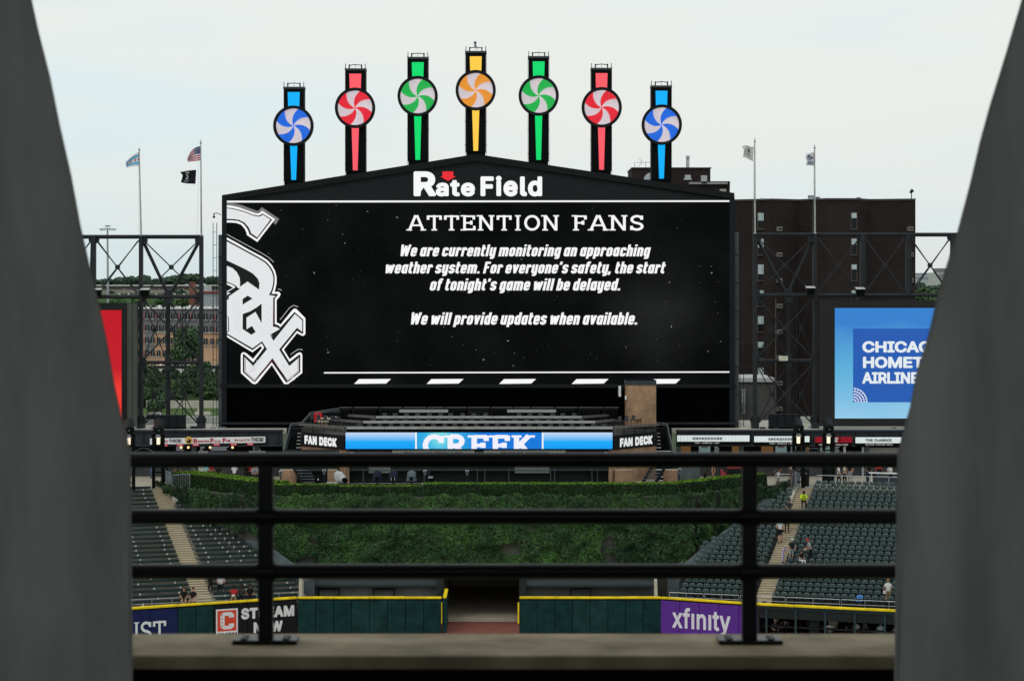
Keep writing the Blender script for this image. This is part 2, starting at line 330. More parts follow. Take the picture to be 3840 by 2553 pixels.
MB().box(-6.9, 6.9, 6.27, 6.67, zl - .042, zl).build('ledge_slab', conc_ledge, t, bev=.006)
MB().box(-6.9, 6.9, 6.285, 6.655, 19.0, zl - .045).build('parapet_wall', black, t)
YR = 6.5
t = T('guard_railing', 'blurred black pipe railing with three rails bolted to the ledge', 'railing', (0, YR, zl))
def zr(py): return ZC - (py - HY) / F * YR
for nm, (ya, yb) in (('top_rail', (1725, 1723)), ('middle_rail', (1937, 1935)), ('bottom_rail', (2143, 2140))):
    MB().tube((-4.6, YR, zr(ya)), (4.6, YR, zr(yb)), .0235, 20, cap=True).build(nm, rail_m, t, smooth=True)
for px in (997, 2810):
    x = (px - CX) / F * YR; w = .023
    MB().box(x - w, x + w, YR - .016, YR + .016, zl + .012, zr(1737)).build('post', rail_m, t, bev=.003)
    b = MB().box(x - .098, x + .098, YR - .045, YR + .045, zl + .001, zl + .014).build('base_plate', rail_m, t, bev=.003)
    for s in (-1, 1):
        for k in (-1, 1): MB().tube((x + s * .064, YR + k * .022, zl + .014), (x + s * .064, YR + k * .022, zl + .019), .012, 6).build('bolt', rail_m, b)
    for py in (1937, 2143): MB().tube((x - .029, YR, zr(py)), (x + .029, YR, zr(py)), .028, 16).build('weld_collar', rail_m, t)
# ---------------------------------------------------------------- main scoreboard
YB = 172.5
def R(px0, px1, py0, py1, Y):   # rectangle corners in world x, z
    a = P(px0, py1, Y); c = P(px1, py0, Y); return a.x, c.x, a.z, c.z
sb = T('video_scoreboard', 'huge black video scoreboard with peaked roof, showing a weather delay message', 'scoreboard', P(1793, 1605, YB))
hous = [P(x, y, YB + .15) for x, y in ((833, 1606), (833, 745), (1785, 590), (2755, 737), (2755, 1606))]
MB().prism(hous, (0, 3.2, 0)).build('housing', black, sb)
MB().prism([P(x, y, YB - .25) for x, y in ((832, 732), (1785, 578), (2754, 724), (2754, 747), (1785, 603), (832, 755))], (0, 3.9, 0)).build('roof_fascia', M('fascia', (.008, .009, .010), .45, .1), sb)
MB().prism([P(x, y, YB - .02) for x, y in ((851, 753), (851, 752), (1785, 603.5), (2735, 748), (2735, 753))], (0, .15, 0)).build('gable_panel', M('gable_panel', (.018, .021, .022), .6, .15, spec=.05), sb)
for x0, x1 in ((833, 851), (2735, 2754)):
    a, c, z0, z1 = R(x0, x1, 735 if x0 < 900 else 726, 1606, YB); MB().box(a, c, YB - .2, YB + .14, z0, z1 - .35).build('side_frame', M('frame_black', (.010, .012, .017), .5, .1), sb)
# screen
scr_m = M('screen_black', (.002, .002, .002), .7, 0, spec=.03)
nt_ = scr_m.node_tree; n = nt_.nodes; l = nt_.links; bs = n['Principled BSDF']
tcx = n.new('ShaderNodeTexCoord'); no = n.new('ShaderNodeTexNoise'); no.inputs['Scale'].default_value = .22; no.inputs['Detail'].default_value = 6
rp = n.new('ShaderNodeValToRGB'); l.new(tcx.outputs['Object'], no.inputs['Vector']); l.new(no.outputs['Fac'], rp.inputs[0])
rp.color_ramp.elements[0].position = .35; rp.color_ramp.elements[0].color = (*lin(10, 12, 14), 1)
rp.color_ramp.elements[1].position = .8; rp.color_ramp.elements[1].color = (*lin(30, 33, 33), 1)
# smoke puff printed in the screen picture
dist = n.new('ShaderNodeVectorMath'); dist.operation = 'DISTANCE'; puff = P(2470, 1165, YB); dist.inputs[1].default_value = puff
l.new(tcx.outputs['Object'], dist.inputs[0]); mr = n.new('ShaderNodeMapRange'); mr.inputs['From Min'].default_value = 0; mr.inputs['From Max'].default_value = 5.5; mr.inputs['To Min'].default_value = .045; mr.inputs['To Max'].default_value = 0
l.new(dist.outputs['Value'], mr.inputs[0]); mm = n.new('ShaderNodeMath'); mm.operation = 'MULTIPLY'; l.new(mr.outputs[0], mm.inputs[0]); l.new(no.outputs['Fac'], mm.inputs[1])
ad = n.new('ShaderNodeMix'); ad.data_type = 'RGBA'; ad.blend_type = 'ADD'; ad.inputs['Factor'].default_value = 1; l.new(rp.outputs[0], ad.inputs['A']); l.new(mm.outputs[0], ad.inputs['B'])
l.new(ad.outputs['Result'], bs.inputs['Emission Color']); bs.inputs['Emission Strength'].default_value = .42
a, c, z0, z1 = R(851, 2735, 760, 1440, YB)
screen = MB().box(a, c, YB, YB + .14, z0, z1).build('screen', scr_m, sb)
wht = E('led_white', (246, 247, 247))
def flat(nm, pts, Y, mat, parent, th=0): return MB().poly([P(x, y, Y) for x, y in pts]).build(nm, mat, parent)
flat('white_line', [(851, 753), (2735, 751.5), (2735, 757.5), (851, 760)], YB - .03, wht, screen)
flat('white_line', [(1215, 1395), (2735, 1392), (2735, 1397), (1215, 1400)], YB - .03, wht, screen)
for cx_ in (1396, 1668, 1940, 2212, 2482): flat('dash', [(cx_ - 68, 1439), (cx_ - 50, 1421), (cx_ + 70, 1420.5), (cx_ + 52, 1437.5)], YB - .03, wht, screen)
# message lettering
for w_, xa_, xb_ in (('ATTENTION', 1524, 2096), ('FANS', 2144, 2413)): stuff(textbox('heading_lettering', '', xa_, xb_, 806, 866, YB - .03, wht, screen, geo=slab_geo(w_, t=.145, serif=.32, gap=.12, st=.085)))
for s, x0, x1, y0, y1 in (('We are currently monitoring an approaching', 1502, 2441, 917, 971), ("weather system. For everyone's safety, the start", 1446, 2497, 981, 1035),
                          ("of tonight's game will be delayed.", 1611, 2326, 1044, 1099), ('We will provide updates when available.', 1541, 2390, 1171, 1226)):
    stuff(textbox('message_lettering', s, x0, x1, y0, y1, YB - .03, wht, screen, geo=block_geo(s)))
# sponsor name on the gable, one mesh per letter
def letters(s, x0, x1, y0, y1, Y, mat, parent, bold):
    ws = []; cur = 0
    vs, fs = text_geo(s, bold, 0, 1.12); par = list(range(len(vs)))
    def fd(i):
        while par[i] != i: par[i] = par[par[i]]; i = par[i]
        return i
    for f in fs:
        for k in f[1:]: par[fd(k)] = fd(f[0])
    gr = {}
    for f in fs: gr.setdefault(fd(f[0]), []).append(f)
    it = sorted(([min(vs[k][0] for f in g for k in f), max(vs[k][0] for f in g for k in f), g] for g in gr.values()), key=lambda q: q[0]); mg = []
    for q in it:
        if mg and q[0] < mg[-1][1] - (mg[-1][1]-mg[-1][0]) * .5: mg[-1][1] = max(mg[-1][1], q[1]); mg[-1][2] = mg[-1][2] + q[2]
        else: mg.append(q)
    X0 = min(v[0] for v in vs); X1 = max(v[0] for v in vs); Y0 = min(v[1] for v in vs); Y1 = max(v[1] for v in vs)
    for q in mg:
        ids = sorted({k for f in q[2] for k in f}); mp_ = {k: i for i, k in enumerate(ids)}
        MB().add([P(x0 + (vs[k][0]-X0)/(X1-X0)*(x1-x0), y1 - (vs[k][1]-Y0)/(Y1-Y0)*(y1-y0), Y) for k in ids], [tuple(mp_[k] for k in f) for f in q[2]]).build('letter', mat, parent)
letters('R', 1551, 1636, 643, 736, YB - .06, wht, sb, .038)
letters('ate', 1634, 1781, 676, 737, YB - .07, wht, sb, .038)
letters('Field', 1802, 2033, 660, 737, YB - .06, wht, sb, .038)
flat('arrow', [(1659, 643.5), (1700, 643.5), (1700, 662), (1710, 662), (1680, 679), (1651, 662.5), (1659, 662.5)], YB - .09, E('led_red', (232, 40, 52)), sb)
# team emblem at the screen's left edge
def CA(p): return (820 + p[0] / 4.355, 740 + p[1] / 4.355)
def CB(p): return (820 + p[0] / 4.2375, 1080 + p[1] / 4.2375)
emb_grey = E('led_grey', (120, 120, 120)); emb_in = E('led_offwhite', (226, 228, 230)); emb_blk = E('led_black', (13, 14, 15)); red_l = E('led_darkred', (120, 30, 40)); emb_ln = E('led_palegrey', (205, 207, 208))
flat('emblem_grey', [CA(p) for p in ((133,92),(230,97),(380,130),(520,185),(640,228),(708,163),(880,280),(990,352),(930,450),(900,420),(905,350),(712,222),(680,250),(650,268),(600,262),(500,228),(330,165),(200,137),(133,132))][:9] + [CA(p) for p in ((712,222),(680,250),(650,268),(600,262),(500,228),(330,165),(200,137),(133,132))], YB - .02, emb_grey, screen)
flat('emblem_outline', [CA(p) for p in ((133,132),(200,137),(330,165),(500,228),(600,262),(650,268),(680,250),(712,222),(920,358),(632,730),(460,615),(455,580),(430,520),(370,450),(290,420),(200,412),(133,412))], YB - .03, wht, screen)
flat('emblem_gap', [CA(p) for p in ((133,168),(230,178),(400,220),(560,282),(650,300),(690,283),(716,262),(875,365),(626,686),(497,600),(492,570),(460,505),(400,430),(320,390),(220,378),(133,378))], YB - .04, emb_blk, screen)
flat('emblem_fill', [CA(p) for p in ((133,182),(230,193),(400,236),(560,298),(650,318),(700,303),(720,283),(845,365),(628,655),(528,585),(520,555),(490,490),(420,410),(330,368),(230,355),(133,352))], YB - .05, emb_in, screen)
OUT = [CA(p) for p in ((133,655),(300,745),(500,860),(700,965),(800,1030),(870,1110),(920,1200),(945,1300),(945,1400),(925,1500),(912,1545))] + [CB(p) for p in ((940,58),(970,70),(985,100),(965,140),(920,190),(920,545),(985,578),(1170,350),(1200,325),(1235,332),(1378,480),(1378,725),(1355,758),(1320,755),(1245,715),(1035,978),(1128,1130),(1250,1035),(1290,1018),(1320,1035),(1328,1070),(1328,1348),(1100,1525),(1040,1522),(845,1220),(612,1508),(570,1528),(530,1510),(353,1348),(352,1070),(365,1030),(400,1017),(440,1035),(547,1125),(690,950),(668,920),(537,1020),(134,778))]
GAP = [CA(p) for p in ((133,692),(300,782),(500,892),(680,990),(780,1055),(850,1135),(895,1215),(916,1300),(914,1400),(893,1500),(868,1568))] + [CB(p) for p in ((842,92),(925,90),(945,108),(893,170),(893,572),(950,590),(980,622),(1205,378),(1345,500),(1345,722),(1325,728),(1245,680),(1002,975),(1126,1172),(1285,1052),(1298,1062),(1298,1332),(1095,1499),(1065,1493),(843,1178),(582,1490),(560,1492),(383,1335),(383,1050),(402,1045),(549,1178),(722,945),(682,878),(537,988),(134,747))]
FIL = [CA(p) for p in ((133,722),(300,810),(500,920),(660,1006),(760,1071),(825,1143),(868,1218),(893,1300),(890,1400),(868,1500),(835,1568))] + [CB(p) for p in ((795,110),(870,122),(905,128),(866,160),(862,612),(925,622),(972,650),(815,742),(870,840),(1212,410),(1328,512),(1328,695),(1245,630),(960,975),(1122,1238),(1275,1105),(1275,1325),(1095,1480),(855,1112),(570,1478),(410,1330),(410,1095),(550,1238),(768,970),(690,845),(537,955),(134,722))]
flat('emblem_outline', OUT, YB - .03, wht, screen); flat('emblem_gap', GAP, YB - .04, emb_blk, screen); flat('emblem_fill', FIL, YB - .05, emb_in, screen)
for H in ([CA(p) for p in ((133,1030),(250,1085),(450,1180),(560,1245),(640,1330),(666,1400),(660,1508),(472,1375),(345,1462),(350,1400),(342,1310),(295,1220),(225,1155),(133,1118))],
          [CA(p) for p in ((133,1375),(230,1415),(290,1450),(318,1485),(215,1558),(133,1558))], [CB(p) for p in ((133,180),(155,190),(165,130),(340,10),(315,0),(133,112))],
          [CB(p) for p in ((380,175),(462,120),(538,168),(380,264))], [CB(p) for p in ((382,412),(500,370),(600,310),(683,245),(683,560),(585,378),(442,470),(442,655),(530,600),(588,698),(520,742),(380,650))],
          [CB(p) for p in ((134,452),(160,462),(165,680),(134,712),(134,700),(150,672),(148,468),(134,462))]):
    flat('emblem_gap', H, YB - .06, emb_blk, screen)
flat('emblem_outline', [CA(p) for p in ((133,1395),(220,1428),(275,1468),(133,1550),(133,1535),(240,1475),(133,1420))], YB - .07, wht, screen)
def edge(pts, d, closed=False):
    q = [P(x, y, YB - .055) for x, y in pts]; mb = MB()
    for i in range(len(q) - 1):
        u = (q[i+1]-q[i]); nn = Vector((-u.z, 0, u.x)).normalized() * .02
        mb.quad(q[i]+nn, q[i+1]+nn, q[i+1]-nn, q[i]-nn)
    return mb
edge([CB(p) for p in ((870,200),(868,605))], 0).build('emblem_trim', red_l, screen)
edge([CB(p) for p in ((425,1115),(425,1325),(570,1462),(855,1130),(1095,1465),(1262,1320),(1262,1120))], 0).build('emblem_trim', red_l, screen)
mb = MB()
for (x0, y0, x1, y1, k, dx, dy) in ((215,190,330,270,8,4,62),(740,250,850,370,5,0,100),(480,1250,520,1210,4,22,28),(1000,1230,1060,1190,8,22,36),(890,870,960,940,5,30,-45),(560,560,620,520,6,28,40),(600,1160,730,1090,5,-30,45)):
    for i in range(k):
        q = edge([CB((x0+dx*i, y0+dy*i)), CB((x1+dx*i, y1+dy*i))], 0); mb.add(q.v, q.f)
stuff(mb.build('emblem_hatching', emb_ln, screen))
mb = MB()
for sw in (((940,15),(975,22),(1002,40)),((975,505),(1130,310),(1190,275),(1265,300)),((1140,1055),(1260,975),(1300,970),(1335,985))):
    q = edge([CB(p) for p in sw], 0); mb.add(q.v, q.f)
q = edge([CA(p) for p in ((133,605),(700,910),(820,985),(900,1060))], 0); mb.add(q.v, q.f); stuff(mb.build('emblem_highlight', emb_ln, screen))
rs = random.Random(3); mb = MB()
for i in range(230):
    x = rs.uniform(1160, 2720) if rs.random() < .9 else rs.uniform(900, 1150); y = rs.uniform(770, 1380); s = rs.choice((.8, .9, 1, 1.3, 1.8)); a = rs.uniform(0, 3.14); w = s * rs.choice((1, 1, 1, 3))
    if 1430 < x < 2500 and (800 < y < 1110 or 1165 < y < 1230) and rs.random() < .75: continue
    dx, dy = math.cos(a)*w, math.sin(a)*w; mb.quad(P(x-dx, y-dy, YB-.02), P(x+dy*.5, y-dx*.5, YB-.02), P(x+dx, y+dy, YB-.02), P(x-dy*.5, y+dx*.5, YB-.02))
stuff(mb.build('dust_specks', E('led_speck', (118, 120, 118)), screen))
# lower black skirt and bottom ledge
a, c, z0, z1 = R(826, 2760, 1440, 1453, YB); MB().box(a, c, YB - .3, YB + .5, z0, z1).build('lower_trim', M('trim', (.012, .014, .016), .5, .1), sb)
a, c, z0, z1 = R(838, 2752, 1453, 1580, YB); MB().box(a, c, YB + .02, YB + .14, z0, z1).build('louvre_panel', M('void_black', (.001, .001, .0015), .9, 0, spec=.02), sb)
a, c, z0, z1 = R(826, 2765, 1582, 1588, YB); MB().box(a, c, YB - .9, YB + .3, z0, z1).build('bottom_ledge', steel_dk, sb)
for x0, x1, top in ((817, 832, 880), (2757, 2772, 870)):
    a, c, z0, z1 = R(x0, x1, top, 1606, YB); MB().box(a, c, YB + .3, YB + 1.6, z0, z1).build('side_column', M('column_grey', (.09, .095, .1), .6, .25, .5), sb)
    for k in range(7): zz = z0 + (z1-z0) * k / 7 + .4; MB().box(a - .03, c + .03, YB + .27, YB + 1.6, zz, zz + .05).build('column_joint', black, sb)
for sx, x in ((-1, 809), (1, 2778)):
    mb = MB(); xx = P(x, 0, YB).x
    for k in (0, .3): mb.tube((xx - k*sx*-1, YB + .6, P(0, 1600, YB).z), (xx - k*sx*-1, YB + .6, P(0, 835, YB).z), .03, 5)
    for k in range(16): zz = P(0, 1590 - 48*k, YB).z; mb.tube((xx, YB + .6, zz), (xx + .3*sx*1, YB + .6, zz), .02, 4)
    mb.build('ladder', steel_dk, sb)
    top = P(x - sx*0, 800, YB); mb = MB(); base = P(829 if sx < 0 else 2757, 806, YB)
    mb.tube(base, (base.x + sx*.25, YB, top.z), .035, 6).tube((base.x + sx*.25, YB, top.z), (base.x + sx*.6, YB, top.z), .035, 6).tube((base.x + sx*.58, YB, top.z), (base.x + sx*.58, YB, top.z - .2), .05, 6).ball((base.x + sx*.58, YB, top.z - .3), .11)
    mb.build('bracket_camera', steel_dk, sb)
# ---------------------------------------------------------------- seven pinwheel towers on the roof
YT = 174.0
tower_data = [('blue', 1101, 473, 326, 675, (0, 96, 216), (0, 178, 255)), ('red', 1332, 406, 257, 639, (222, 12, 40), (252, 92, 104)), ('green', 1566.5, 362, 214, 600, (10, 170, 66), (0, 220, 110)),
              ('amber', 1784, 340, 192, 566, (226, 142, 30), (255, 206, 74)), ('green', 2020, 360, 211, 600, (10, 170, 66), (0, 220, 110)), ('red', 2256, 404, 255, 637, (222, 12, 40), (252, 92, 104)), ('blue', 2481, 469, 321, 670, (0, 96, 216), (0, 178, 255))]
wposn = ['leftmost', 'second from the left', 'third from the left', 'tallest, at the roof peak', 'third from the right', 'second from the right', 'rightmost']
blade_w = M('blade_white', (.42, .38, .41), .5, .08, emit=lin(232, 218, 226), es=.62)
bulb_dark = M('bulb_dark', (.02, .02, .03), .4, 0); bulb_lit = E('bulb_lit', (225, 240, 245)); ring_m = M('ring_black', (.008, .009, .011), .45, .1)
def blade_geo(cx, cz, Y, R_, th, NA=6, NR=9):
    pts = []
    for j in range(NR+1):
        r = R_ * j / NR
        for i in range(NA+1):
            a = math.radians(th - 45 * i / NA + 42 * (1 - r/R_)); h = (.03 + .22 * i / NA) * (.25 + .75 * r/R_)
            pts.append((cx + r*math.cos(a), Y - h, cz + r*math.sin(a)))
    w = NA + 1; fs = [(j*w+i, j*w+i+1, (j+1)*w+i+1, (j+1)*w+i) for j in range(NR) for i in range(NA)]
    o = len(pts)   # step face along the high edge
    for j in range(NR+1):
        r = R_ * j / NR; a = math.radians(th - 45 + 42 * (1 - r/R_)); pts.append((cx + r*math.cos(a), Y, cz + r*math.sin(a)))
    fs += [(j*w+NA, (j+1)*w+NA, o+j+1, o+j) for j in range(NR)]
    return pts, fs
for k, (cn, cx_, cy_, ytop, ysb, bc, lc) in enumerate(tower_data):
    c = P(cx_, cy_, YT); s = F / YT
    tw = T('pinwheel_tower', f'black tower with {cn} and white pinwheel on the scoreboard roof, {wposn[k]}', 'pinwheel tower', (c.x, YT, P(0, ysb, YT).z), 'candy pinwheel towers along the scoreboard roof')
    x0, x1 = c.x - 38/s, c.x + 38/s; zt = P(0, ytop + 7, YT).z; z0 = P(0, ysb + 4, YT).z
    MB().box(x0, x1, YT + .1, YT + 1.3, z0, zt).build('shaft', black, tw)
    MB().box(x0 + .05, x1 - .05, YT + .2, YT + 1.2, z0 - 1.2, z0 - .001).build('foot', black, tw)
    MB().box(x0 - .03, x1 + .03, YT + .05, YT + 1.35, zt + .002, zt + .16).build('cap', M('tower_cap', (.06, .065, .07), .5, .1), tw)
    mb = MB()
    for sx in (-1, 1):
        mb.box(c.x + sx*23/s - .05, c.x + sx*23/s + .05, YT + .2, YT + .3, zt + .16, zt + .5)
        mb.tube((c.x + sx*37/s, YT + .2, zt + .16), (c.x + sx*37/s, YT + .2, zt + .56), .03, 5)
        mb.tube((c.x + sx*40/s, YT + .7, z0 - .3), (c.x + sx*40/s, YT + .7, zt + .3), .013, 4)
        for q in range(4): zz = z0 + (zt - z0) * (q + .3) / 4.2; mb.box(c.x + sx*39/s - .06, c.x + sx*39/s + .05, YT + .65, YT + .75, zz, zz + .05)
    mb.build('side_cables', steel_dk, tw)
    MB().tube((c.x - 23/s, YT + .25, zt + .42), (c.x, YT + .25, zt + .48), .035, 5).tube((c.x, YT + .25, zt + .48), (c.x + 23/s, YT + .25, zt + .42), .035, 5).tube((c.x, YT + .25, zt + .48), (c.x, YT + .25, zt + .2), .015, 4).build('top_rack', steel_dk, tw)
    if k == 3: MB().tube((c.x - .05, YT + .3, zt + .48), (c.x - .05, YT + .3, zt + .78), .09, 8, .06).ball((c.x - .05, YT + .3, zt + .86), .13).tube((c.x, YT+.3, zt+.7), (c.x + .18, YT+.3, zt+.3), .02, 4).build('roof_beacon', galv_dull, tw)
    lm = E('strip_' + cn, lc)
    zc = c.z; ya = YT + .06
    ru = 75.5/s
    top = [(c.x - 22.5/s, P(0, ytop + 20, YT).z), (c.x + 22.5/s, P(0, ytop + 20, YT).z), (c.x + 20.8/s, zc + ru - .1), (c.x - 20.8/s, zc + ru - .1)]
    MB().prism([(x, ya, z) for x, z in top], (0, .05, 0)).build('upper_light_panel', lm, tw)
    low = [(c.x - 13.5/s, zc - ru + .06), (c.x + 13.5/s, zc - ru + .06), (c.x + 8.8/s, P(0, ysb, YT).z), (c.x - 8.8/s, P(0, ysb, YT).z)]
    MB().prism([(x, ya, z) for x, z in low], (0, .05, 0)).build('lower_light_panel', lm, tw)
    nseg = 48; mb = MB(); vs = []
    for (r, y) in ((ru, YT - .32), (65/s, YT - .32), (65/s, YT - .02), (ru, YT + .09)):
        vs += [(c.x + r*math.cos(2*math.pi*i/nseg), y, c.z + r*math.sin(2*math.pi*i/nseg)) for i in range(nseg)]
    fs = []
    for q in range(4):
        for i in range(nseg): fs.append((q*nseg+i, q*nseg+(i+1) % nseg, ((q+1) % 4)*nseg+(i+1) % nseg, ((q+1) % 4)*nseg+i))
    mb.add(vs, fs).build('ring', ring_m, tw)
    MB().poly([(c.x + ru*.95*math.cos(2*math.pi*i/nseg), YT + .02, c.z + ru*.95*math.sin(2*math.pi*i/nseg)) for i in range(nseg)]).build('back_disc', ring_m, tw)
    cm = M('blade_' + cn, tuple(v*.14 for v in lin(*bc)), .5, .2, 3, emit=lin(*bc), es=.95, spec=.1)
    for j in range(8):
        th = 120 - 45*j; o = MB().add(*blade_geo(c.x, c.z, YT - .02, 64.5/s, th)).build('blade', blade_w if j % 2 == 0 else cm, tw)
        mb = MB(); R_ = 64.5/s
        for rr in range(2, 11):
            r = R_ * rr / 10.4; nn = max(1, round(r * .78 / .15))
            for i in range(nn):
                f = (i + .5) / nn; a = math.radians(th - 45*f + 42*(1 - r/R_)); h = (.03 + .22*f) * (.25 + .75*r/R_) + .03
                x, z = c.x + r*math.cos(a), c.z + r*math.sin(a); q = .017 if j % 2 else .034; y = YT - .02 - h
                mb.add([(x-q, y, z), (x, y, z-q), (x+q, y, z), (x, y, z+q), (x, y-q, z)], [(0, 1, 4), (1, 2, 4), (2, 3, 4), (3, 0, 4)])
        stuff(mb.build('bulbs', bulb_dark if j % 2 == 0 else bulb_lit, o))
# ---------------------------------------------------------------- field, ground and outfield wall
grass = M('turf', (.035, .07, .02), .9, .3, .3)
struct(MB().box(-90, 90, 0, 141.5, -.4, 0).build('field', grass))
dirt = M('warning_track', (.21, .075, .055), .95, .2, 2)
struct(MB().box(-60, 60, 137, 178, -.4, .004).build('warning_track', dirt))
struct(MB().box(-3000, 3000, 176, 9000, -3, 2).build('ground', M('ground_far', (.05, .07, .03), .95, .3, .02)))
HW = 2.44
def wall_run(p0, p1, n, mats, label, w=None):
    p0, p1 = Vector((*p0, 0)), Vector((*p1, 0)); d = (p1-p0); ln = d.length; u = d/ln; nrm = Vector((u.y, -u.x, 0))
    if nrm.y > 0: nrm = -nrm
    t = T('padded_wall', label, 'wall', p0)
    MB().hexa([p0 - nrm*.02, p1 - nrm*.02, p1 - nrm*.3, p0 - nrm*.3] + [q + Vector((0, 0, HW - .12)) for q in (p0 - nrm*.02, p1 - nrm*.02, p1 - nrm*.3, p0 - nrm*.3)]).build('wall_core', pad_black, t)
    for i in range(n):
        a = p0 + d*(i/n) + u*.012; c = p0 + d*((i+1)/n) - u*.012
        q = [a, c, c - nrm*-.1, a - nrm*-.1]; bz = Vector((0, 0, .02)); tz = Vector((0, 0, HW - .22))
        MB().hexa([a + nrm*.1 + bz, c + nrm*.1 + bz, c - nrm*.01 + bz, a - nrm*.01 + bz, a + nrm*.1 + tz, c + nrm*.1 + tz, c - nrm*.01 + tz, a - nrm*.01 + tz]).build('wall_pad', mats(i), t, bev=.035)
    m = max(1, round(ln/2.45))
    for i in range(m):
        a = p0 + d*(i/m) + u*.006; c = p0 + d*((i+1)/m) - u*.006; dz = random.uniform(-.012, .012)
        v = []
        for z in (HW - .12 + .003, HW + .02 + dz): v += [a + nrm*.13 + Vector((0,0,z)), c + nrm*.13 + Vector((0,0,z)), c - nrm*.24 + Vector((0,0,z)), a - nrm*.24 + Vector((0,0,z))]
        MB().hexa(v).build('yellow_cap', yellow_m, t, bev=.03)
    return t, p0, u, nrm
def on_wall_text(w, geo, s0, s1, z0, z1, mat, name='lettering', off=.115):
    t, p0, u, nrm = w; uu = u if u.x > 0 else -u
    o = p0 + (u * s0) + nrm*off + Vector((0, 0, z0)); place2d(MB(), geo, o, u*(s1-s0), Vector((0, 0, z1-z0))).build(name, mat, t)
white_print = M('white_print', (.8, .8, .8), .6, .05)
wl = wall_run((-14.35, 142), (-4.72, 142), 8, lambda i: GR[(i*7 + 3) % 5], 'dark green padded outfield wall with yellow cap, left of the tunnel opening')
wr = wall_run((.5, 142), (9.98, 142), 8, lambda i: GR[(i*7 + 3) % 5], 'dark green padded outfield wall with yellow cap, right of the tunnel opening')
wx = wall_run((9.98, 142), (16.2, 139.05), 5, lambda i: pad_purple, 'purple padded outfield wall panels with a white brand wordmark')
xf = text_geo('xf\u0131n\u0131ty', .022, 0, 1.06)
on_wall_text(wx, xf, .85, 4.95, .12, 1.86, M('lilac_print', (.82, .8, .88), .6, .03))
# left side wall, built from its far left end towards the corner
SL = Vector((-28.5, 135.45, 0)); d_ = Vector((-14.35, 142, 0)) - SL
def xl(px, Z=1.2):   # length along the left wall for a photo column
    r = (px - CX)/F; tt = (r*SL.y - SL.x)/(d_.x - r*d_.y); return tt*d_.length
cuts = [0, xl(665), xl(800), xl(1113)]
def seg(a, c): u = d_.normalized(); p = SL + u*a; q = SL + u*c; return (p.x, p.y), (q.x, q.y)
wn = wall_run(*seg(0, cuts[1]), 4, lambda i: pad_navy, 'navy blue padded wall panels with the end of a white serif word')
wg = wall_run(*seg(cuts[1] + .001, cuts[2]), 2, lambda i: GR[(i*7 + 3) % 5], 'two plain dark green wall pads between the navy and black advertisements')
wk = wall_run(*seg(cuts[2] + .001, cuts[3]), 5, lambda i: pad_black, 'black padded wall panels advertising a streaming channel with red logo')
a0 = cuts[2]
ust = slab_geo('UST', t=.15, serif=.34, gap=.06, st=.06)
on_wall_text(wn, ust, xl(466), xl(621), .26, 1.52, white_print)
sq = [(0, 0), (1, 0), (1, 1), (0, 1)]; G1 = lambda pts: (pts, [tuple(t) for t in tessellate_polygon([[Vector((x, y, 0)) for x, y in pts]])])
x0, x1 = xl(808) - a0, xl(890) - a0
red_print = M('red_print', (.72, .075, .035), .6, .05); blk_print = M('black_print', (.012, .012, .012), .6, 0)
on_wall_text(wk, G1(sq), x0, x1, .1, 1.98, white_print, 'logo_plate', .112)
on_wall_text(wk, G1(sq), x0 + .1, x1 - .1, .52, 1.88, red_print, 'logo_field', .116)
on_wall_text(wk, G1([(.35,0),(1,0),(1.3,.22),(1.3,.55),(.8,.55),(.8,.35),(.4,.35),(.4,1.35),(.8,1.35),(.8,1.15),(1.3,1.15),(1.3,1.48),(1,1.7),(.3,1.7),(0,1.45),(0,.25),(.3,0)]), x0 + .3, x1 - .26, .64, 1.76, white_print, 'logo_letter', .12)
for k in range(4):
    st = [(math.cos(math.radians(60*i + 30*(q))) * (1 if q == 0 else .45), math.sin(math.radians(60*i + 30*q)) * (1 if q == 0 else .45)) for i in range(6) for q in (0, 1)]
    on_wall_text(wk, G1(st), x0 + .34, x0 + .48, .8 + k*.23, .95 + k*.23, red_print, 'logo_star', .124)
on_wall_text(wk, text_geo('CHSN', .03), x0 + .06, x1 - .06, .17, .42, blk_print, 'lettering', .12)
on_wall_text(wk, text_geo('STREAM', .05, 0, 1.08), xl(902) - a0, xl(1101) - a0, 1.2, 1.95, white_print)
on_wall_text(wk, text_geo('NOW', .05, 0, 1.08), xl(949) - a0, xl(1058) - a0, .24, .98, white_print)
# gate frame at the opening
t = T('tunnel_gate', 'open dark green gate with yellow edges beside the red dirt tunnel', 'gate', (-4.6, 142, 0))
MB().box(-4.66, -4.4, 142.05, 146.2, .05, 2.35).build('gate_leaf', pad_green, t, bev=.02)
MB().box(-4.62, -4.38, 141.9, 145.6, 2.36, 2.5).build('gate_cap', yellow_m, t, bev=.03)
MB().box(-4.73, -4.68, 141.82, 141.9, .7, 2.1).build('edge_strip', yellow_m, t)
MB().box(.38, .48, 141.8, 141.95, .7, 2.1).build('edge_strip', yellow_m, t)
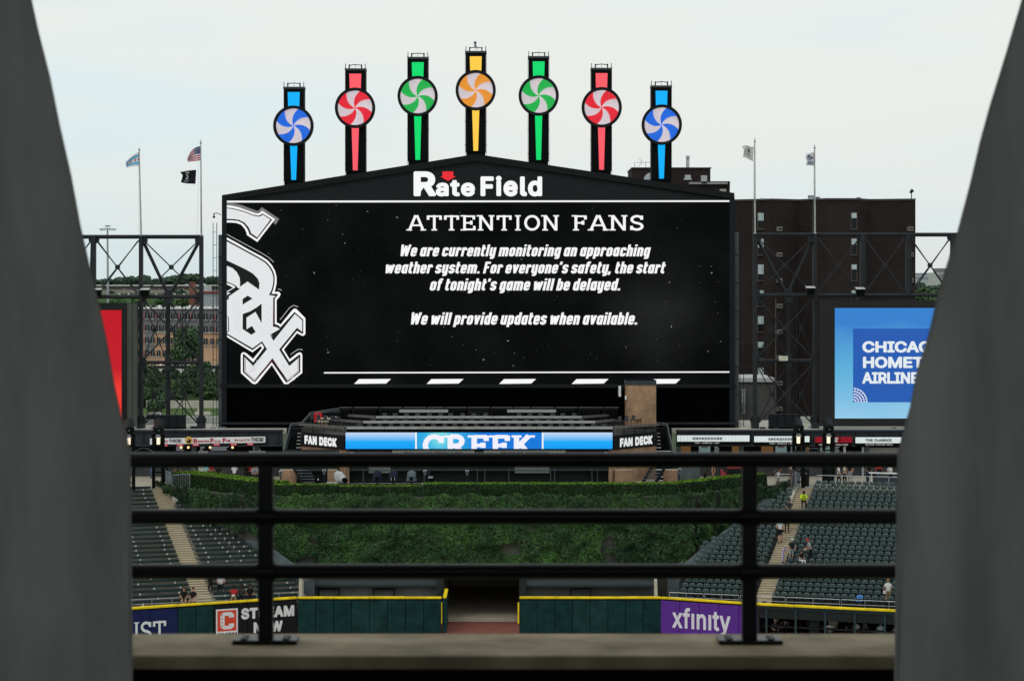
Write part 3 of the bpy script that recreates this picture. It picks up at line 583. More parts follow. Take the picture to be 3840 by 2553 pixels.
# under-wall structures: bullpen shelter and tunnel
t = T('bullpen_shelter', 'dark green roofed shelter and grey wall behind the outfield wall', 'building', (-2, 146.5, 0))
shelter = M('shelter_green', (.035, .055, .055), .6, .2)
for (xa, xb, wall) in ((-14.2, -5.15, M('bullpen_wall', (.22, .25, .235), .8, .25, .7)), (.95, 9.9, M('bullpen_wall_dark', (.12, .135, .125), .8, .25, .7))):
    MB().box(xa, xb, 146.9, 147.1, 0, 3.0).build('back_wall', wall, t)
    MB().hexa([(xa, 146.2, 3.0), (xb, 146.2, 3.0), (xb, 149.8, 3.55), (xa, 149.8, 3.55), (xa, 146.2, 3.08), (xb, 146.2, 3.08), (xb, 149.8, 3.63), (xa, 149.8, 3.63)]).build('roof', shelter, t)
    n = int((xb-xa)/.6)
    mb = MB()
    for i in range(n): x = xa + (i+.5)*(xb-xa)/n; mb.bar((x, 146.2, 3.1), (x, 149.7, 3.65), .04, .04)
    mb.build('roof_ribs', shelter, t)
    MB().box(xa, xb, 146.1, 146.2, 2.58, 3.02).build('fascia', M('mesh_band', (.05, .065, .065), .5, .1), t)
    mb = MB()
    for i in range(int((xb-xa)/.16)):
        x = xa + i*.16; mb.bar((x, 146.08, 2.7), (x+.16, 146.08, 2.92), .022, .02).bar((x+.16, 146.075, 2.7), (x, 146.075, 2.92), .022, .02)
    stuff(mb.build('mesh_strip', galv_dull, t))
    MB().box(xa, xb, 146.0, 146.3, 2.5, 2.56).build('edge_beam', steel_dk, t)
for x in (-5.15, .5): MB().box(x, x + .45, 145.9, 149.6, 0, 3.7).build('end_wall', M('end_wall_green', (.025, .032, .032), .7, .2), t)
# door, benches and pale post
MB().box(-13.9, -12.2, 146.8, 146.89, 0, 2.5).build('door', M('door_grey', (.2, .23, .22), .6, .1), t)
for x in (-13.4, -9.6, 4.0): MB().box(x, x + 1.5, 146.3, 146.6, 2.3, 2.4).box(x, x+.1, 146.3, 146.6, 0, 2.3).box(x+1.4, x+1.5, 146.3, 146.6, 0, 2.3).build('frame_rack', steel_dk, t)
t = T('service_tunnel', 'dark tunnel behind the wall opening with pale concrete threshold', 'tunnel', (-2, 149, 0))
tun = M('tunnel_inside', (.26, .22, .165), .9, .2)
MB().box(-4.7, .5, 163, 163.2, 0, 3.6).build('tunnel_back', tun, t)
MB().box(-4.8, -4.7, 149.6, 163, 0, 3.6).box(.5, .6, 149.6, 163, 0, 3.6).box(-4.8, .6, 146.8, 163, 3.45, 3.6).build('tunnel_walls', tun, t)
MB().box(-4.7, .5, 147.2, 163, .01, .2).build('tunnel_floor', M('tunnel_floor', (.42, .35, .27), .9, .2), t)
for i in range(3): MB().box(-4.7 + 1.74*i, -2.98 + 1.74*i, 147.0, 147.19, .0, .23).build('threshold_slab', M('threshold', (.42, .36, .29), .85, .2), t)
MB().box(-60, 60, 150.6, 151, 0, 3.6)
# ---------------------------------------------------------------- ivy wall (batter's eye) and hedge
IV = [(-26.6, 160.6), (-25.4, 158.3), (-23.4, 155.6), (-20.5, 152.3), (-17.9, 149.95), (-17.2, 150.1), (12.1, 150.1), (14.6, 154.7), (19.8, 158.9), (20.6, 159.8), (20.9, 162)]
IV = [(-26.6, 160.6), (-25.4, 158.3), (-23.4, 155.6), (-20.5, 152.3), (-17.9, 150.2), (11.9, 150.2), (14.4, 154.0), (19.9, 159.0), (20.7, 160.4), (20.6, 162.5)]
for _ in range(2):
    q = [IV[0]]
    for i in range(len(IV)-1): (xa, ya), (xb, yb) = IV[i], IV[i+1]; q += [(xa*.75+xb*.25, ya*.75+yb*.25), (xa*.25+xb*.75, ya*.25+yb*.75)]
    IV = q + [IV[-1]]
IZ0, IZ1 = 3.5, 8.55
tiv = T('batters_eye_wall', 'long grey wall behind the ivy, bending back at both ends', 'wall', (-2, 151, 3.5))
mb = MB()
for i in range(len(IV)-1):
    (xa, ya), (xb, yb) = IV[i], IV[i+1]; d = Vector((xb-xa, yb-ya, 0)).normalized(); nb = Vector((-d.y, d.x, 0)) * .4
    a, c = Vector((xa, ya, 0)), Vector((xb, yb, 0)); z0 = 3.55 if ya < 150.7 and yb < 150.7 else 0
    mb.hexa([p + Vector((0, 0, z)) for z in (z0, IZ1 - .25) for p in (a, c, c + nb, a + nb)])
mb.build('wall_body', M('ivy_wall_grey', (.075, .075, .062), .9, .4, 1.5), tiv)
import numpy as np
RG = np.random.default_rng(5)
def leaves(name, pos, nrm, size, mats, tilt=.6, parent=None, shape='leaf'):
    """leaf faces: pos (n,3), nrm (n,3)"""
    n = len(pos); nn = nrm + RG.normal(0, tilt, (n, 3)); nn /= np.linalg.norm(nn, axis=1)[:, None]
    a = np.cross(nn, np.array([0, 0, 1.0]) + RG.normal(0, .3, (n, 3))); a /= np.linalg.norm(a, axis=1)[:, None]; b = np.cross(nn, a)
    s = (size * RG.uniform(.6, 1.3, n))[:, None]; a = a*s*.5; b = b*s*.5
    v = np.empty((n, 5, 3)); v[:, 0] = pos - a*.95 - b*.25; v[:, 1] = pos - b*1.15; v[:, 2] = pos + a*.95 - b*.25; v[:, 3] = pos + a*.6 + b*.8; v[:, 4] = pos - a*.6 + b*.8
    v[:, 1] += nn*s*.12
    me = bpy.data.meshes.new(name); me.vertices.add(n*5); me.vertices.foreach_set('co', v.reshape(-1))
    me.loops.add(n*5); me.loops.foreach_set('vertex_index', np.arange(n*5)); me.polygons.add(n); me.polygons.foreach_set('loop_start', np.arange(n)*5)
    for m in mats: me.materials.append(m)
    idx = (RG.random(n)**1.3 * len(mats)).astype('i4'); return me, idx, n
def leaf_obj(name, pos, nrm, size, mats, tilt=.6, idx=None, parent=None):
    me, ix, n = leaves(name, pos, nrm, size, mats, tilt); ix = ix if idx is None else idx
    me.polygons.foreach_set('material_index', np.clip(ix, 0, len(mats)-1).astype('i4')); me.update(calc_edges=True)
    o = bpy.data.objects.new(name, me); COL.objects.link(o)
    if parent: attach(o, parent)
    return o
def LM(n, c): 
    m = M(n, c, .55, .25, 1.2, spec=.25); return m
ivy_m = [LM('ivy_dark', (.008, .029, .010)), LM('ivy_mid', (.018, .058, .014)), LM('ivy_olive', (.026, .068, .016)), LM('ivy_bright', (.045, .115, .02)), LM('ivy_brown', (.045, .05, .024))]
def vnoise(x, y, seed, sc):
    rg = np.random.default_rng(seed); g = rg.random((64, 64)); X = (x/sc) % 63; Y = (y/sc) % 63; i = X.astype(int); j = Y.astype(int); fx = X-i; fy = Y-j
    fx = fx*fx*(3-2*fx); fy = fy*fy*(3-2*fy)
    return (g[i, j]*(1-fx)*(1-fy) + g[i+1, j]*fx*(1-fy) + g[i, j+1]*(1-fx)*fy + g[i+1, j+1]*fx*fy)
pos = []; nr = []; ss = []; zz = []; run = 0
for i in range(len(IV)-1):
    (xa, ya), (xb, yb) = IV[i], IV[i+1]; d = np.array([xb-xa, yb-ya, 0.]); ln = np.linalg.norm(d); d /= ln; nf = np.array([d[1], -d[0], 0]); n = int(ln*800*(1.0 if ya < 151 else 1.15))
    s = RG.uniform(0, ln, n); z = IZ0 + (IZ1 + .1 - IZ0) * RG.random(n)
    pos.append(np.stack([xa + d[0]*s, ya + d[1]*s, z], 1)); nr.append(np.tile(nf, (n, 1))); ss.append(s + run); zz.append(z); run += ln
pos = np.concatenate(pos); nr = np.concatenate(nr); ss = np.concatenate(ss); zz = np.concatenate(zz)
cl = vnoise(ss, zz*1.0, 1, .75); big = vnoise(ss, zz, 2, 2.4); drape = vnoise(ss, zz*0, 3, 1.6)
# bare patches, more of them at the right and at the lower left corner
bare = (big > .80) & (zz < 6.3) & (cl < .6)
wing = ss < 13.0                       # left wing hangs over the terrace wall
lowcut = np.interp(ss, [0, 2.6, 4.4, 10, 13.3, 14.4, 43.6, 44.6, 49.3, 53, 55.4, 58], [8.3, 7.8, 7.0, 6.1, 5.2, 3.4, 3.4, 4.7, 5.3, 7.0, 7.3, 7.6]) - .25 + drape*.6

top = IZ1 - .3 + vnoise(ss, zz*0, 9, .5)*.5
keep = (~bare) & (zz > lowcut) & (zz < top)
out = .04 + .5*np.clip(cl*1.5 - .35, 0, 1) + .18*vnoise(ss, zz, 4, .3) + np.clip((zz - 6.9)*.2, 0, .4)*(0.4+.6*drape)
pos = pos + nr*out[:, None]; pos[:, 2] -= .1*cl
hue = .55*vnoise(ss, zz, 6, 1.1) + .5*vnoise(ss, zz, 16, 4.0) + RG.normal(0, .12, len(ss)) + .12*((ss > 25) & (ss < 41))
idx = np.select([hue < .38, hue < .60, hue < .80], [0, 1, 2], 3); idx = np.where((RG.random(len(ss)) < .015 + .06*(big > .66)), 4, idx)
pos = pos[keep]; nr = nr[keep]; idx = idx[keep]
nr = nr + np.array([0, 0, .35])
iv = leaf_obj('ivy', pos, nr, .165, ivy_m, .42, idx); stuff(iv); iv['label'] = 'dense green ivy covering the long wall behind the outfield'
# hedge along the top
hed_m = [LM('hedge_shaded', (.009, .030, .005)), LM('hedge_mid', (.02, .06, .008)), LM('hedge_skylit', (.105, .21, .008))]  # sky light on the top and shade on the front painted as leaf colours
def hedge(name, pl, z0, z1, width, label, grp='clipped hedges above the ivy wall'):
    t = T(name, label, 'hedge', (*pl[0], z0), grp); mb = MB(); ps = []; ns_ = []; ix = []
    for i in range(len(pl)-1):
        a = Vector((*pl[i][:2], 0)); c = Vector((*pl[i+1][:2], 0)); d = c-a; ln = d.length; u = d/ln; nb = Vector((-u.y, u.x, 0))
        za, zb = (pl[i][2] if len(pl[i]) > 2 else z1), (pl[i+1][2] if len(pl[i+1]) > 2 else z1)
        mb.hexa([a + Vector((0,0,z0)), c + Vector((0,0,z0)), c + nb*width + Vector((0,0,z0)), a + nb*width + Vector((0,0,z0)), a + Vector((0,0,za-.04)), c + Vector((0,0,zb-.04)), c + nb*width + Vector((0,0,zb-.04)), a + nb*width + Vector((0,0,za-.04))])
        n = int(ln*(z1-z0)*420); s = RG.random(n); z = z0 + RG.random(n)*(za + (zb-za)*s - z0); o = RG.uniform(-.02, .05, n)
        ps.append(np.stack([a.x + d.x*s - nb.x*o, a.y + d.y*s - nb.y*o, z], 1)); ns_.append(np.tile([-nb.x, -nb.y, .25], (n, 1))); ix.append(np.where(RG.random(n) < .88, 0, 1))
        n = int(ln*width*420); s = RG.random(n); w = RG.random(n)*width; z = za + (zb-za)*s + RG.uniform(-.03, .06, n)
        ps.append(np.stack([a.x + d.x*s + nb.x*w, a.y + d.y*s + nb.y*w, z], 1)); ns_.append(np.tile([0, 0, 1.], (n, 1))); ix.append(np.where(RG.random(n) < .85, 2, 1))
    # end caps
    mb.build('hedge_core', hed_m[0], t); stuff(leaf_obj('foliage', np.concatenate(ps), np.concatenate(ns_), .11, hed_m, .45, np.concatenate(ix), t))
    return t
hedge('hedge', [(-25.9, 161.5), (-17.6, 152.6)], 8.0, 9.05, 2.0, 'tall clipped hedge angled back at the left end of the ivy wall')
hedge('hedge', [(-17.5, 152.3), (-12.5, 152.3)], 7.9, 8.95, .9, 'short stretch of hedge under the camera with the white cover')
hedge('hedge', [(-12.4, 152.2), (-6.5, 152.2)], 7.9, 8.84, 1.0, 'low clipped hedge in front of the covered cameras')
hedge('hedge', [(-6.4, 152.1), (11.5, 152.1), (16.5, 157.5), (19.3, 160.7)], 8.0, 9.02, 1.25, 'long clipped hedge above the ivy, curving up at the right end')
# ---------------------------------------------------------------- stands
NR_, TR_, RI_, FZ = 26, .765, .228, 2.1
class Side:
    def __init__(s, ox, oy, deg, sgn):
        a = math.radians(deg); s.o = Vector((ox, oy, 0)); s.sgn = sgn
        s.u = Vector((sgn*math.cos(a), -math.sin(a), 0)); s.v = Vector((sgn*math.sin(a), math.cos(a), 0)); s.rz = math.atan2(-s.sgn*math.sin(a), math.cos(a)) if sgn > 0 else math.atan2(math.sin(a), math.cos(a))
    def w(s, a, b, z): p = s.o + s.u*a + s.v*b; return Vector((p.x, p.y, z))
    def hit(s, px, py, dz=0):
        k = RI_/TR_; rx = (px-CX)/F; rz = (py-HY)/F
        # ZC - rz*Y = FZ + dz + k*b, b = v.(P-o)
        cY = s.v.x*rx + s.v.y; c0 = s.v.dot(s.o)
        Y = (ZC - FZ - dz + k*c0) / (k*cY + rz); P_ = Vector((rx*Y, Y, 0)); q = P_ - s.o; b = s.v.dot(q)
        return s.u.dot(q), b, Vector((rx*Y, Y, FZ + dz + k*b))
LS = Side(-20.3, 140.55, 18.2, -1); RS = Side(16.55, 140.7, 16.4, 1)
def a_end_fn(S, p1, p2):
    a1, b1, _ = S.hit(*p1); a2, b2, _ = S.hit(*p2)
    return lambda b: a1 + (a2-a1)*(b-b1)/(b2-b1)
endL = a_end_fn(LS, (812, 1965), (1000, 2105)); endR = a_end_fn(RS, (2745, 1990), (2572, 2104))
AW = .6  # half aisle width
def amin(S, b):
    if S is LS: return max(endL(b), LS.u.dot(Vector((-14.2, 143.2, 0)) - LS.o))
    return max(endR(b), RS.u.dot(Vector((10.2, 141, 0)) - RS.o) + .5)
tread = M('terrace_concrete', (.24, .22, .18), .9, .25, 1.5); tread_g = M('terrace_grey', (.055, .06, .058), .85, .25, 1.2)
for S, nm in ((LS, 'left'), (RS, 'right')):
    t = T('seating_terrace', f'stepped concrete terrace carrying the {"bench" if nm == "left" else "folding"} seats on the {nm}', 'seating terrace', S.w(0, 0, 0))
    mb = MB()
    for i in range(NR_):
        z = FZ + RI_*i; b = TR_*i
        for (a0, a1) in ((amin(S, b) - .35, -AW), (AW, 30)):
            mb.hexa([S.w(a, bb, zz) for zz in (z - .6, z) for a, bb in ((a0, b), (a1, b), (a1, b + TR_ - .002), (a0, b + TR_ - .002))])
    mb.build('terrace_steps', tread if nm == 'left' else tread_g, t)
    # aisle stair, two steps per row
    mb = None
    for i in range(NR_*2 + 1):
        z = FZ + RI_/2*i; b = TR_/2*i - .2
        MB().hexa([S.w(a, bb, zz) for zz in (z - .35, z) for a, bb in ((-AW + .01, b), (AW - .01, b), (AW - .01, b + TR_/2 - .004), (-AW + .01, b + TR_/2 - .004))]).build('aisle_step', M('aisle_concrete', (.52, .44, .31), .9, .15, 2), t)
        MB().hexa([S.w(a, bb, zz) for zz in (z - .08, z + .004) for a, bb in ((-AW + .01, b - .015), (AW - .01, b - .015), (AW - .01, b + .04), (-AW + .01, b + .04))]).build('step_nosing', M('nosing', (.3, .25, .18), .9, .1), t)
    # front kerb strip
    z = FZ
    MB().hexa([Vector(p) for p in ((S.w(-6.6, -.25, 1.6), S.w(30, -.25, 1.6), S.w(30, -.002, 1.6), S.w(-6.6, -.002, 1.6), S.w(-6.6, -.25, FZ - .02), S.w(30, -.25, FZ - .02), S.w(30, -.002, FZ - .02), S.w(-6.6, -.002, FZ - .02)))]).build('front_kerb', conc_lt if nm == 'left' else steel_dk, t)
# walkway between left wall and first row, room front on the right
struct(MB().prism([(-14.6, 142.15, 1.9), (-30.5, 134.6, 1.9), LS.w(30, -.26, 1.9), LS.w(-6.0, -.26, 1.9)], (0, 0, .2)).build('walkway', conc_lt))
# grey flank walls beside the terraces
for S, fn, bs_, lab in ((LS, endL, (2.0, 19.8), 'grey sloping side wall between the benches and the ivy'), (RS, endR, (2.4, 19.8), 'grey sloping side wall between the folding seats and the ivy')):
    b0, b1 = bs_; pts = []
    for b in (b0, b1): a = amin(S, b) - .4; pts.append((a, b))
    mb = MB()
    q = [S.w(pts[0][0], pts[0][1], 0), S.w(pts[1][0], pts[1][1], 0)]; n_ = S.u * -.8
    za, zb = FZ + RI_/TR_*b0 + .4, min(FZ + RI_/TR_*b1 + .2, 8.0)
    mb.hexa([q[0], q[1], q[1] + n_, q[0] + n_] + [q[0] + Vector((0,0,za)), q[1] + Vector((0,0,zb)), q[1] + n_ + Vector((0,0,zb+.2)), q[0] + n_ + Vector((0,0,za+.2))])
    tag(mb.build('side_wall', conc_dk), lab, 'wall')
p = T('concrete_post', 'pale concrete post at the foot of the right seating block', 'post', (9.75, 142.6, 0)); MB().hexa([(9.62, 142.4, 0), (9.86, 142.4, 0), (9.86, 143.4, 0), (9.62, 143.4, 0), (9.55, 142.3, 3.5), (9.75, 142.3, 3.5), (9.8, 143.4, 3.5), (9.6, 143.4, 3.5)]).build('shaft', conc_lt, p, bev=.03)
p = T('concrete_post', 'pale slanting concrete post at the foot of the left benches', 'post', (-14.1, 142.6, 0)); MB().hexa([(-14.35, 142.4, 0), (-14.1, 142.4, 0), (-14.1, 143.4, 0), (-14.35, 143.4, 0), (-14.3, 142.3, 3.6), (-14.1, 142.3, 3.6), (-14.1, 143.4, 3.6), (-14.35, 143.4, 3.6)]).build('shaft', conc_lt, p, bev=.03)
# ---- benches on the left
bench_m = M('bench_green', (.018, .033, .033), .5, .2, .8, spec=.15); sup_m = M('bench_support', (.7, .7, .68), .5, .05)
bcache = {}
def bench(S, a0, a1, b, z, label):
    ln = abs(a1-a0); t = T('bench', label, 'bench', S.w(a0, b, z), 'dark green benches on the left terrace'); t.rotation_euler.z = math.atan2(S.u.y, S.u.x)
    key = round(ln, 1)
    if key not in bcache:
        s = MB().box(0, ln, -.16, .16, .29, .45).build('seat', bench_m)
        b2 = MB().box(0, ln, .17, .20, .52, .78).build('backrest', bench_m)
        n = max(2, round(ln/1.9)); sp = []
        su = MB().box(-.05, .05, -.12, .12, .02, .285).build('support', sup_m)
        br = MB().box(0, ln, -.158, -.156, .40, .405).build('bracket', bench_m)
        bcache[key] = (s.data, su.data, n); 
        for o in (s, su, br, b2): bpy.data.objects.remove(o)
    sm, um, n = bcache[key]
    o = bpy.data.objects.new('seat', sm); COL.objects.link(o); o.parent = t
    sy = 1 if S is LS else 1
    for i in range(n):
        o = bpy.data.objects.new('support', um); COL.objects.link(o); o.parent = t; o.location = ((i + .3 + random.uniform(-.03, .03)) * ln/(n-.25), 0, 0)
    return t
for i in range(NR_):
    z = FZ + RI_*i; b = TR_*i + .42; e = amin(LS, b) + .05
    if i >= 21: e = max(e, -2.2) if i < 24 else -1.7
    # inner block
    L_in = -AW - .12 - e
    if L_in > .6:
        if L_in > 2.4 and i < 19:
            cut = e + L_in * .34 if L_in < 4.3 else e + L_in*.5
            bench(LS, cut - .05, e, b, z, f'short dark green bench, {nth(i)} row up, between aisle and side wall, far end') if False else None
            bench(LS, e, cut - .04, b, z, f'dark green bench at the wall end, {nth(i)} row above the left front rail')
            bench(LS, cut + .04, -AW - .12, b, z, f'dark green bench right of the aisle, {nth(i)} row above the left front rail')
        else: bench(LS, e, -AW - .12, b, z, f'short dark green bench right of the aisle, {nth(i)} row above the left front rail')
    o1 = 5.2 + (.3*(i % 2)) if i < 7 else 8.2
    bench(LS, AW + .12, o1, b, z, f'dark green bench just left of the aisle, {nth(i)} row above the left front rail')
    if i < 9: bench(LS, o1 + .12, o1 + 4.5, b, z, f'dark green bench by the left pillar, {nth(i)} row above the left front rail')
# ---- folding seats on the right: pan, back with slot, standards in one mesh
def seat_mesh(col):
    mb = MB()
    w = .225
    # back: curved shell, 5 columns x 3 rows
    def shell(pts0, pts1, th):
        n = len(pts0); vs = [Vector(p) for p in pts0 + pts1] + [Vector(p) + Vector(th) for p in pts0 + pts1]
        fs = [(i, i+1, n+i+1, n+i) for i in range(n-1)] + [(2*n+i+1, 2*n+i, 3*n+i, 3*n+i+1) for i in range(n-1)] + [(i+1, i, 2*n+i, 2*n+i+1) for i in range(n-1)] + [(n+i, n+i+1, 3*n+i+1, 3*n+i) for i in range(n-1)] + [(0, n, 3*n, 2*n), (n-1, 3*n-1, 4*n-1, 2*n-1)]
        mb.add(vs, fs)
    rows = [(.58, .155, .150), (.64, .16, .205), (.71, .175, .215), (.78, .20, .205), (.825, .225, .165), (.84, .25, .13)]
    cols = (-1, -.72, -.25, .25, .72, 1)
    g = [[(c*hw, y + .035*(1 - c*c), z) for c in cols] for z, y, hw in rows]; nc = len(cols)
    vs = [p for r in g for p in r] + [(x*.97, y + .045, z - .01) for r in g for x, y, z in r]; N_ = len(rows)*nc; fs = []
    for r in range(len(rows)-1):
        for c in range(nc-1): a = r*nc + c; fs += [(a, a+1, a+nc+1, a+nc), (N_+a+1, N_+a, N_+a+nc, N_+a+nc+1)]
    for c in range(nc-1): a = (len(rows)-1)*nc + c; fs += [(a, a+1, N_+a+1, N_+a), (c+1, c, N_+c, N_+c+1)]
    for r in range(len(rows)-1): a = r*nc; fs += [(a, a+nc, N_+a+nc, N_+a), (a+nc+nc-1, a+nc-1, N_+a+nc-1, N_+a+nc+nc-1)]
    mb.add(vs, fs)
    mb.use(1).box(-.10, .10, .178, .205, .715, .728).box(-.02, .02, .12, .2, .42, .6); mb.use(0)
    # pan folded down
    f = [(-.2, -.2, .45), (-.1, -.235, .44), (.1, -.235, .44), (.2, -.2, .45)]; r = [(-.2, .15, .42), (-.1, .16, .41), (.1, .16, .41), (.2, .15, .42)]
    shell(f, r, (0, 0, .04))
    mb.use(1).box(-.247, -.222, -.12, .2, .1, .58).box(-.27, -.2, -.1, .1, 0, .05)
    mb.use(0).box(-.262, -.222, -.16, .12, .6, .635)
    me = bpy.data.meshes.new('folding_chair'); me.from_pydata(mb.v, [], mb.f); me.materials.append(col); me.materials.append(black); me.polygons.foreach_set('material_index', mb.m); me.update(); return me
sm = seat_mesh(seat_green); sms = [sm, sm, seat_mesh(M('seat_green_faded', (.028, .058, .054), .38, .15, .6, spec=.35)), seat_mesh(M('seat_green_dark', (.018, .042, .040), .3, .15, .6, spec=.4))]; sblue = seat_mesh(M('seat_blue', (.05, .2, .5), .4, .05, spec=.4))
cand = []
for i in range(NR_):
    z = FZ + RI_*i; b = TR_*i + .5
    k = 0
    while True:
        a = AW + .3 + .5*k + (.06 if i % 2 else 0)
        p = RS.w(a, b, z); px = CX + p.x/p.y*F
        if px > 3400: break
        cand.append((p, i, k, 'right')); k += 1
    k = 0
    while True:
        a = -AW - .3 - .5*k - (.06 if i % 2 else 0)
        if a < amin(RS, b) + .2 or (i > 23): break
        cand.append((RS.w(a, b, z), i, k, 'left')); k += 1
rot = math.atan2(RS.u.y, RS.u.x)
vis = []; hid = []
for c in cand:
    py = HY + (ZC - c[0].z - .62)/c[0].y*F
    hidden = 1910 < py < 1962 or 2118 < py < 2166
    (hid if hidden else vis).append(c)
vis.sort(key=lambda c: c[0].y)
ind = vis[:296]; rest = vis[296:] + hid
for p, i, k, sd_ in ind:
    px = CX + p.x/p.y*F; blue = (i == 0 and abs(px - 3211) < 13)
    o = bpy.data.objects.new('folding_chair', sblue if blue else sms[RG.integers(0, 4)]); COL.objects.link(o); o.location = p; o.rotation_euler.z = rot + float(RG.normal(0, .02)); o.rotation_euler.x = float(RG.normal(0, .02))
    tag(o, 'bright blue folding seat among green ones in the front row on the right' if blue else f'dark green folding seat, {nth(i)} row above front rail, {nth(k)} seat {sd_} of the aisle', 'chair', 'dark green folding seats on the right terrace')
V = np.array([v.co[:] for v in sm.vertices]); FS = [tuple(pl.vertices) for pl in sm.polygons]; MI = [pl.material_index for pl in sm.polygons]
mb = MB(); cr, sr = math.cos(rot), math.sin(rot)
for p, i, k, sd_ in rest:
    q = V @ np.array([[cr, sr, 0], [-sr, cr, 0], [0, 0, 1]]) + np.array(p[:]); o = len(mb.v); mb.v += [tuple(x) for x in q]; mb.f += [tuple(n+o for n in f) for f in FS]; mb.m += MI
o = stuff(mb.build('upper_seats', [seat_green, black])); o['label'] = 'remaining rows of dark green folding seats further up the right terrace'
# ---- front rails
def rail(name, pts, h, label, mat=galv, r=.022, mid=(.5,), posts=1.4, bal=0, grp=None, cat='railing', parent=None):
    t = parent or T(name, label, cat, pts[0], grp)
    for i in range(len(pts)-1):
        a, c = Vector(pts[i]), Vector(pts[i+1]); d = c-a; n = max(1, round(d.length/posts)); up = Vector((0, 0, h))
        MB().tube(a + up, c + up, r, 6).build('top_rail', mat, t)
        for m in mid: MB().tube(a + up*m, c + up*m, r*.8, 5).build('mid_rail', mat, t)
        for k in range(n+1):
            if k == 0 and i: continue
            q = a + d*k/n; MB().tube(q, q + up, r, 5).build('post', mat, t)
        if bal:
            mb = MB(); n = int(d.length/bal)
            for k in range(n): q = a + d*(k+.5)/n; mb.bar(q + up*.08, q + up*.97, .016, .016)
            stuff(mb.build('balusters', mat, t))
    return t
for k, (a0, a1) in enumerate(((-6.2, -3.9), (-3.8, -1.5), (-1.4, 1.6), (1.7, 5.2), (5.3, 11.5))):
    rail('front_rail', [RS.w(a0, -.12, FZ - .02), RS.w(a1, -.12, FZ - .02)], .62, f'silver pipe rail before the right front row, {nth(k)} length from the left', grp='silver rails before the front rows')
for k, (a0, a1) in enumerate(((-6.2, -3.6), (-3.4, -1.9), (-1.7, 4.9), (5.1, 9.5))):
    rail('front_rail', [LS.w(a0, -.12, FZ - .02), LS.w(a1, -.12, FZ - .02)], .62, f'grey pipe rail before the left benches, {nth(k)} length from the tunnel side'  , grp='silver rails before the front rows')
# small sloping handrails at the bottom corners of the ivy
for s, pa, pb in (('left', P(1038, 2112, 149), P(1100, 2150, 147.5)), ('right', P(2560, 2104, 149), P(2500, 2150, 147.5))):
    t = T('stair_rail', f'sloping grey handrail at the lower {s} corner of the ivy wall', 'handrail', pb)
    for dz in (0, -.25): MB().tube(pa + Vector((0,0,dz)), pb + Vector((0,0,dz)), .025, 6).build('rail_bar', galv, t)
    mb = MB()
    for k in range(12): q = pa + (pb-pa)*k/11; mb.tube(q, q - Vector((0,0,.5)), .012, 4)
    stuff(mb.build('balusters', galv, t))
# ---------------------------------------------------------------- concourse behind the stands
CZ = 8.03
con = [(-70, 135), LS.w(30, 19.86, 0)[:2], LS.w(amin(LS, 19.8) - .9, 19.86, 0)[:2], (-24.5, 161), (-17.2, 153), (11.5, 153), (19.6, 161.5), RS.w(amin(RS, 19.8) - .9, 19.86, 0)[:2], RS.w(30, 19.86, 0)[:2], (70, 137), (70, 182), (-70, 182)]
struct(MB().prism([(x, y, CZ - .4) for x, y in con], (0, 0, .4)).build('concourse_deck', M('concourse_concrete', (.40, .36, .29), .9, .12, .7)))
for S, e0 in ((LS, -1.7), (RS, -2.0)):   # concrete stub wall beside each stair head
    q = [S.w(e0 - .0, 19.2, 0), S.w(-AW - .02, 17.8, 0), S.w(-AW - .22, 17.8, 0)]
    t = T('stair_wall', f'stained concrete wall at the head of the {"left" if S is LS else "right"} aisle stairs', 'wall', S.w(-AW, 20, 0))
    MB().hexa([S.w(a, b, z) for z, (a, b) in [(6.3, p) for p in ((-AW - .3, 17.0), (-AW - .02, 17.0), (-AW - .02, 20.3), (-AW - .3, 20.3))]] + [S.w(-AW - .3, 17.0, 7.5), S.w(-AW - .02, 17.0, 7.5), S.w(-AW - .02, 20.3, 8.35), S.w(-AW - .3, 20.3, 8.35)]).build('cheek_wall', conc_lt, t)
    MB().hexa([S.w(a, b, z) for z in (6.9, 8.1) for a, b in ((e0 - .3, 19.0), (-AW - .31, 19.0), (-AW - .31, 19.25), (e0 - .3, 19.25))]).build('end_wall', conc, t)
rail('stair_head_rail', [RS.w(-2.2, 19.3, 8.1), RS.w(-.9, 19.3, 8.1)], 1.0, 'grey baluster rail at the head of the right aisle stairs', bal=.12, mid=())
rail('stair_head_rail', [LS.w(-2.2, 19.3, 8.1), LS.w(-.9, 19.3, 8.1)], 1.0, 'grey baluster rail at the head of the left aisle stairs', bal=.12, mid=())
for s, S in (('left', LS), ('right', RS)):
    t = T('gate_panel', f'grey sheet gate swung open beside the {s} aisle stair head', 'gate', S.w(-.7, 21, CZ))
    MB().hexa([S.w(a, b, z) for z in (CZ + .05, CZ + 1.25) for a, b in ((-.72, 18.8), (-.66, 18.8), (-.66, 21.2), (-.72, 21.2))]).build('panel', M('gate_grey', (.2, .23, .25), .5, .15), t)
    MB().tube(S.w(-.69, 18.75, CZ - .3), S.w(-.69, 18.75, CZ + 1.4), .04, 6).build('post', galv_dull, t)
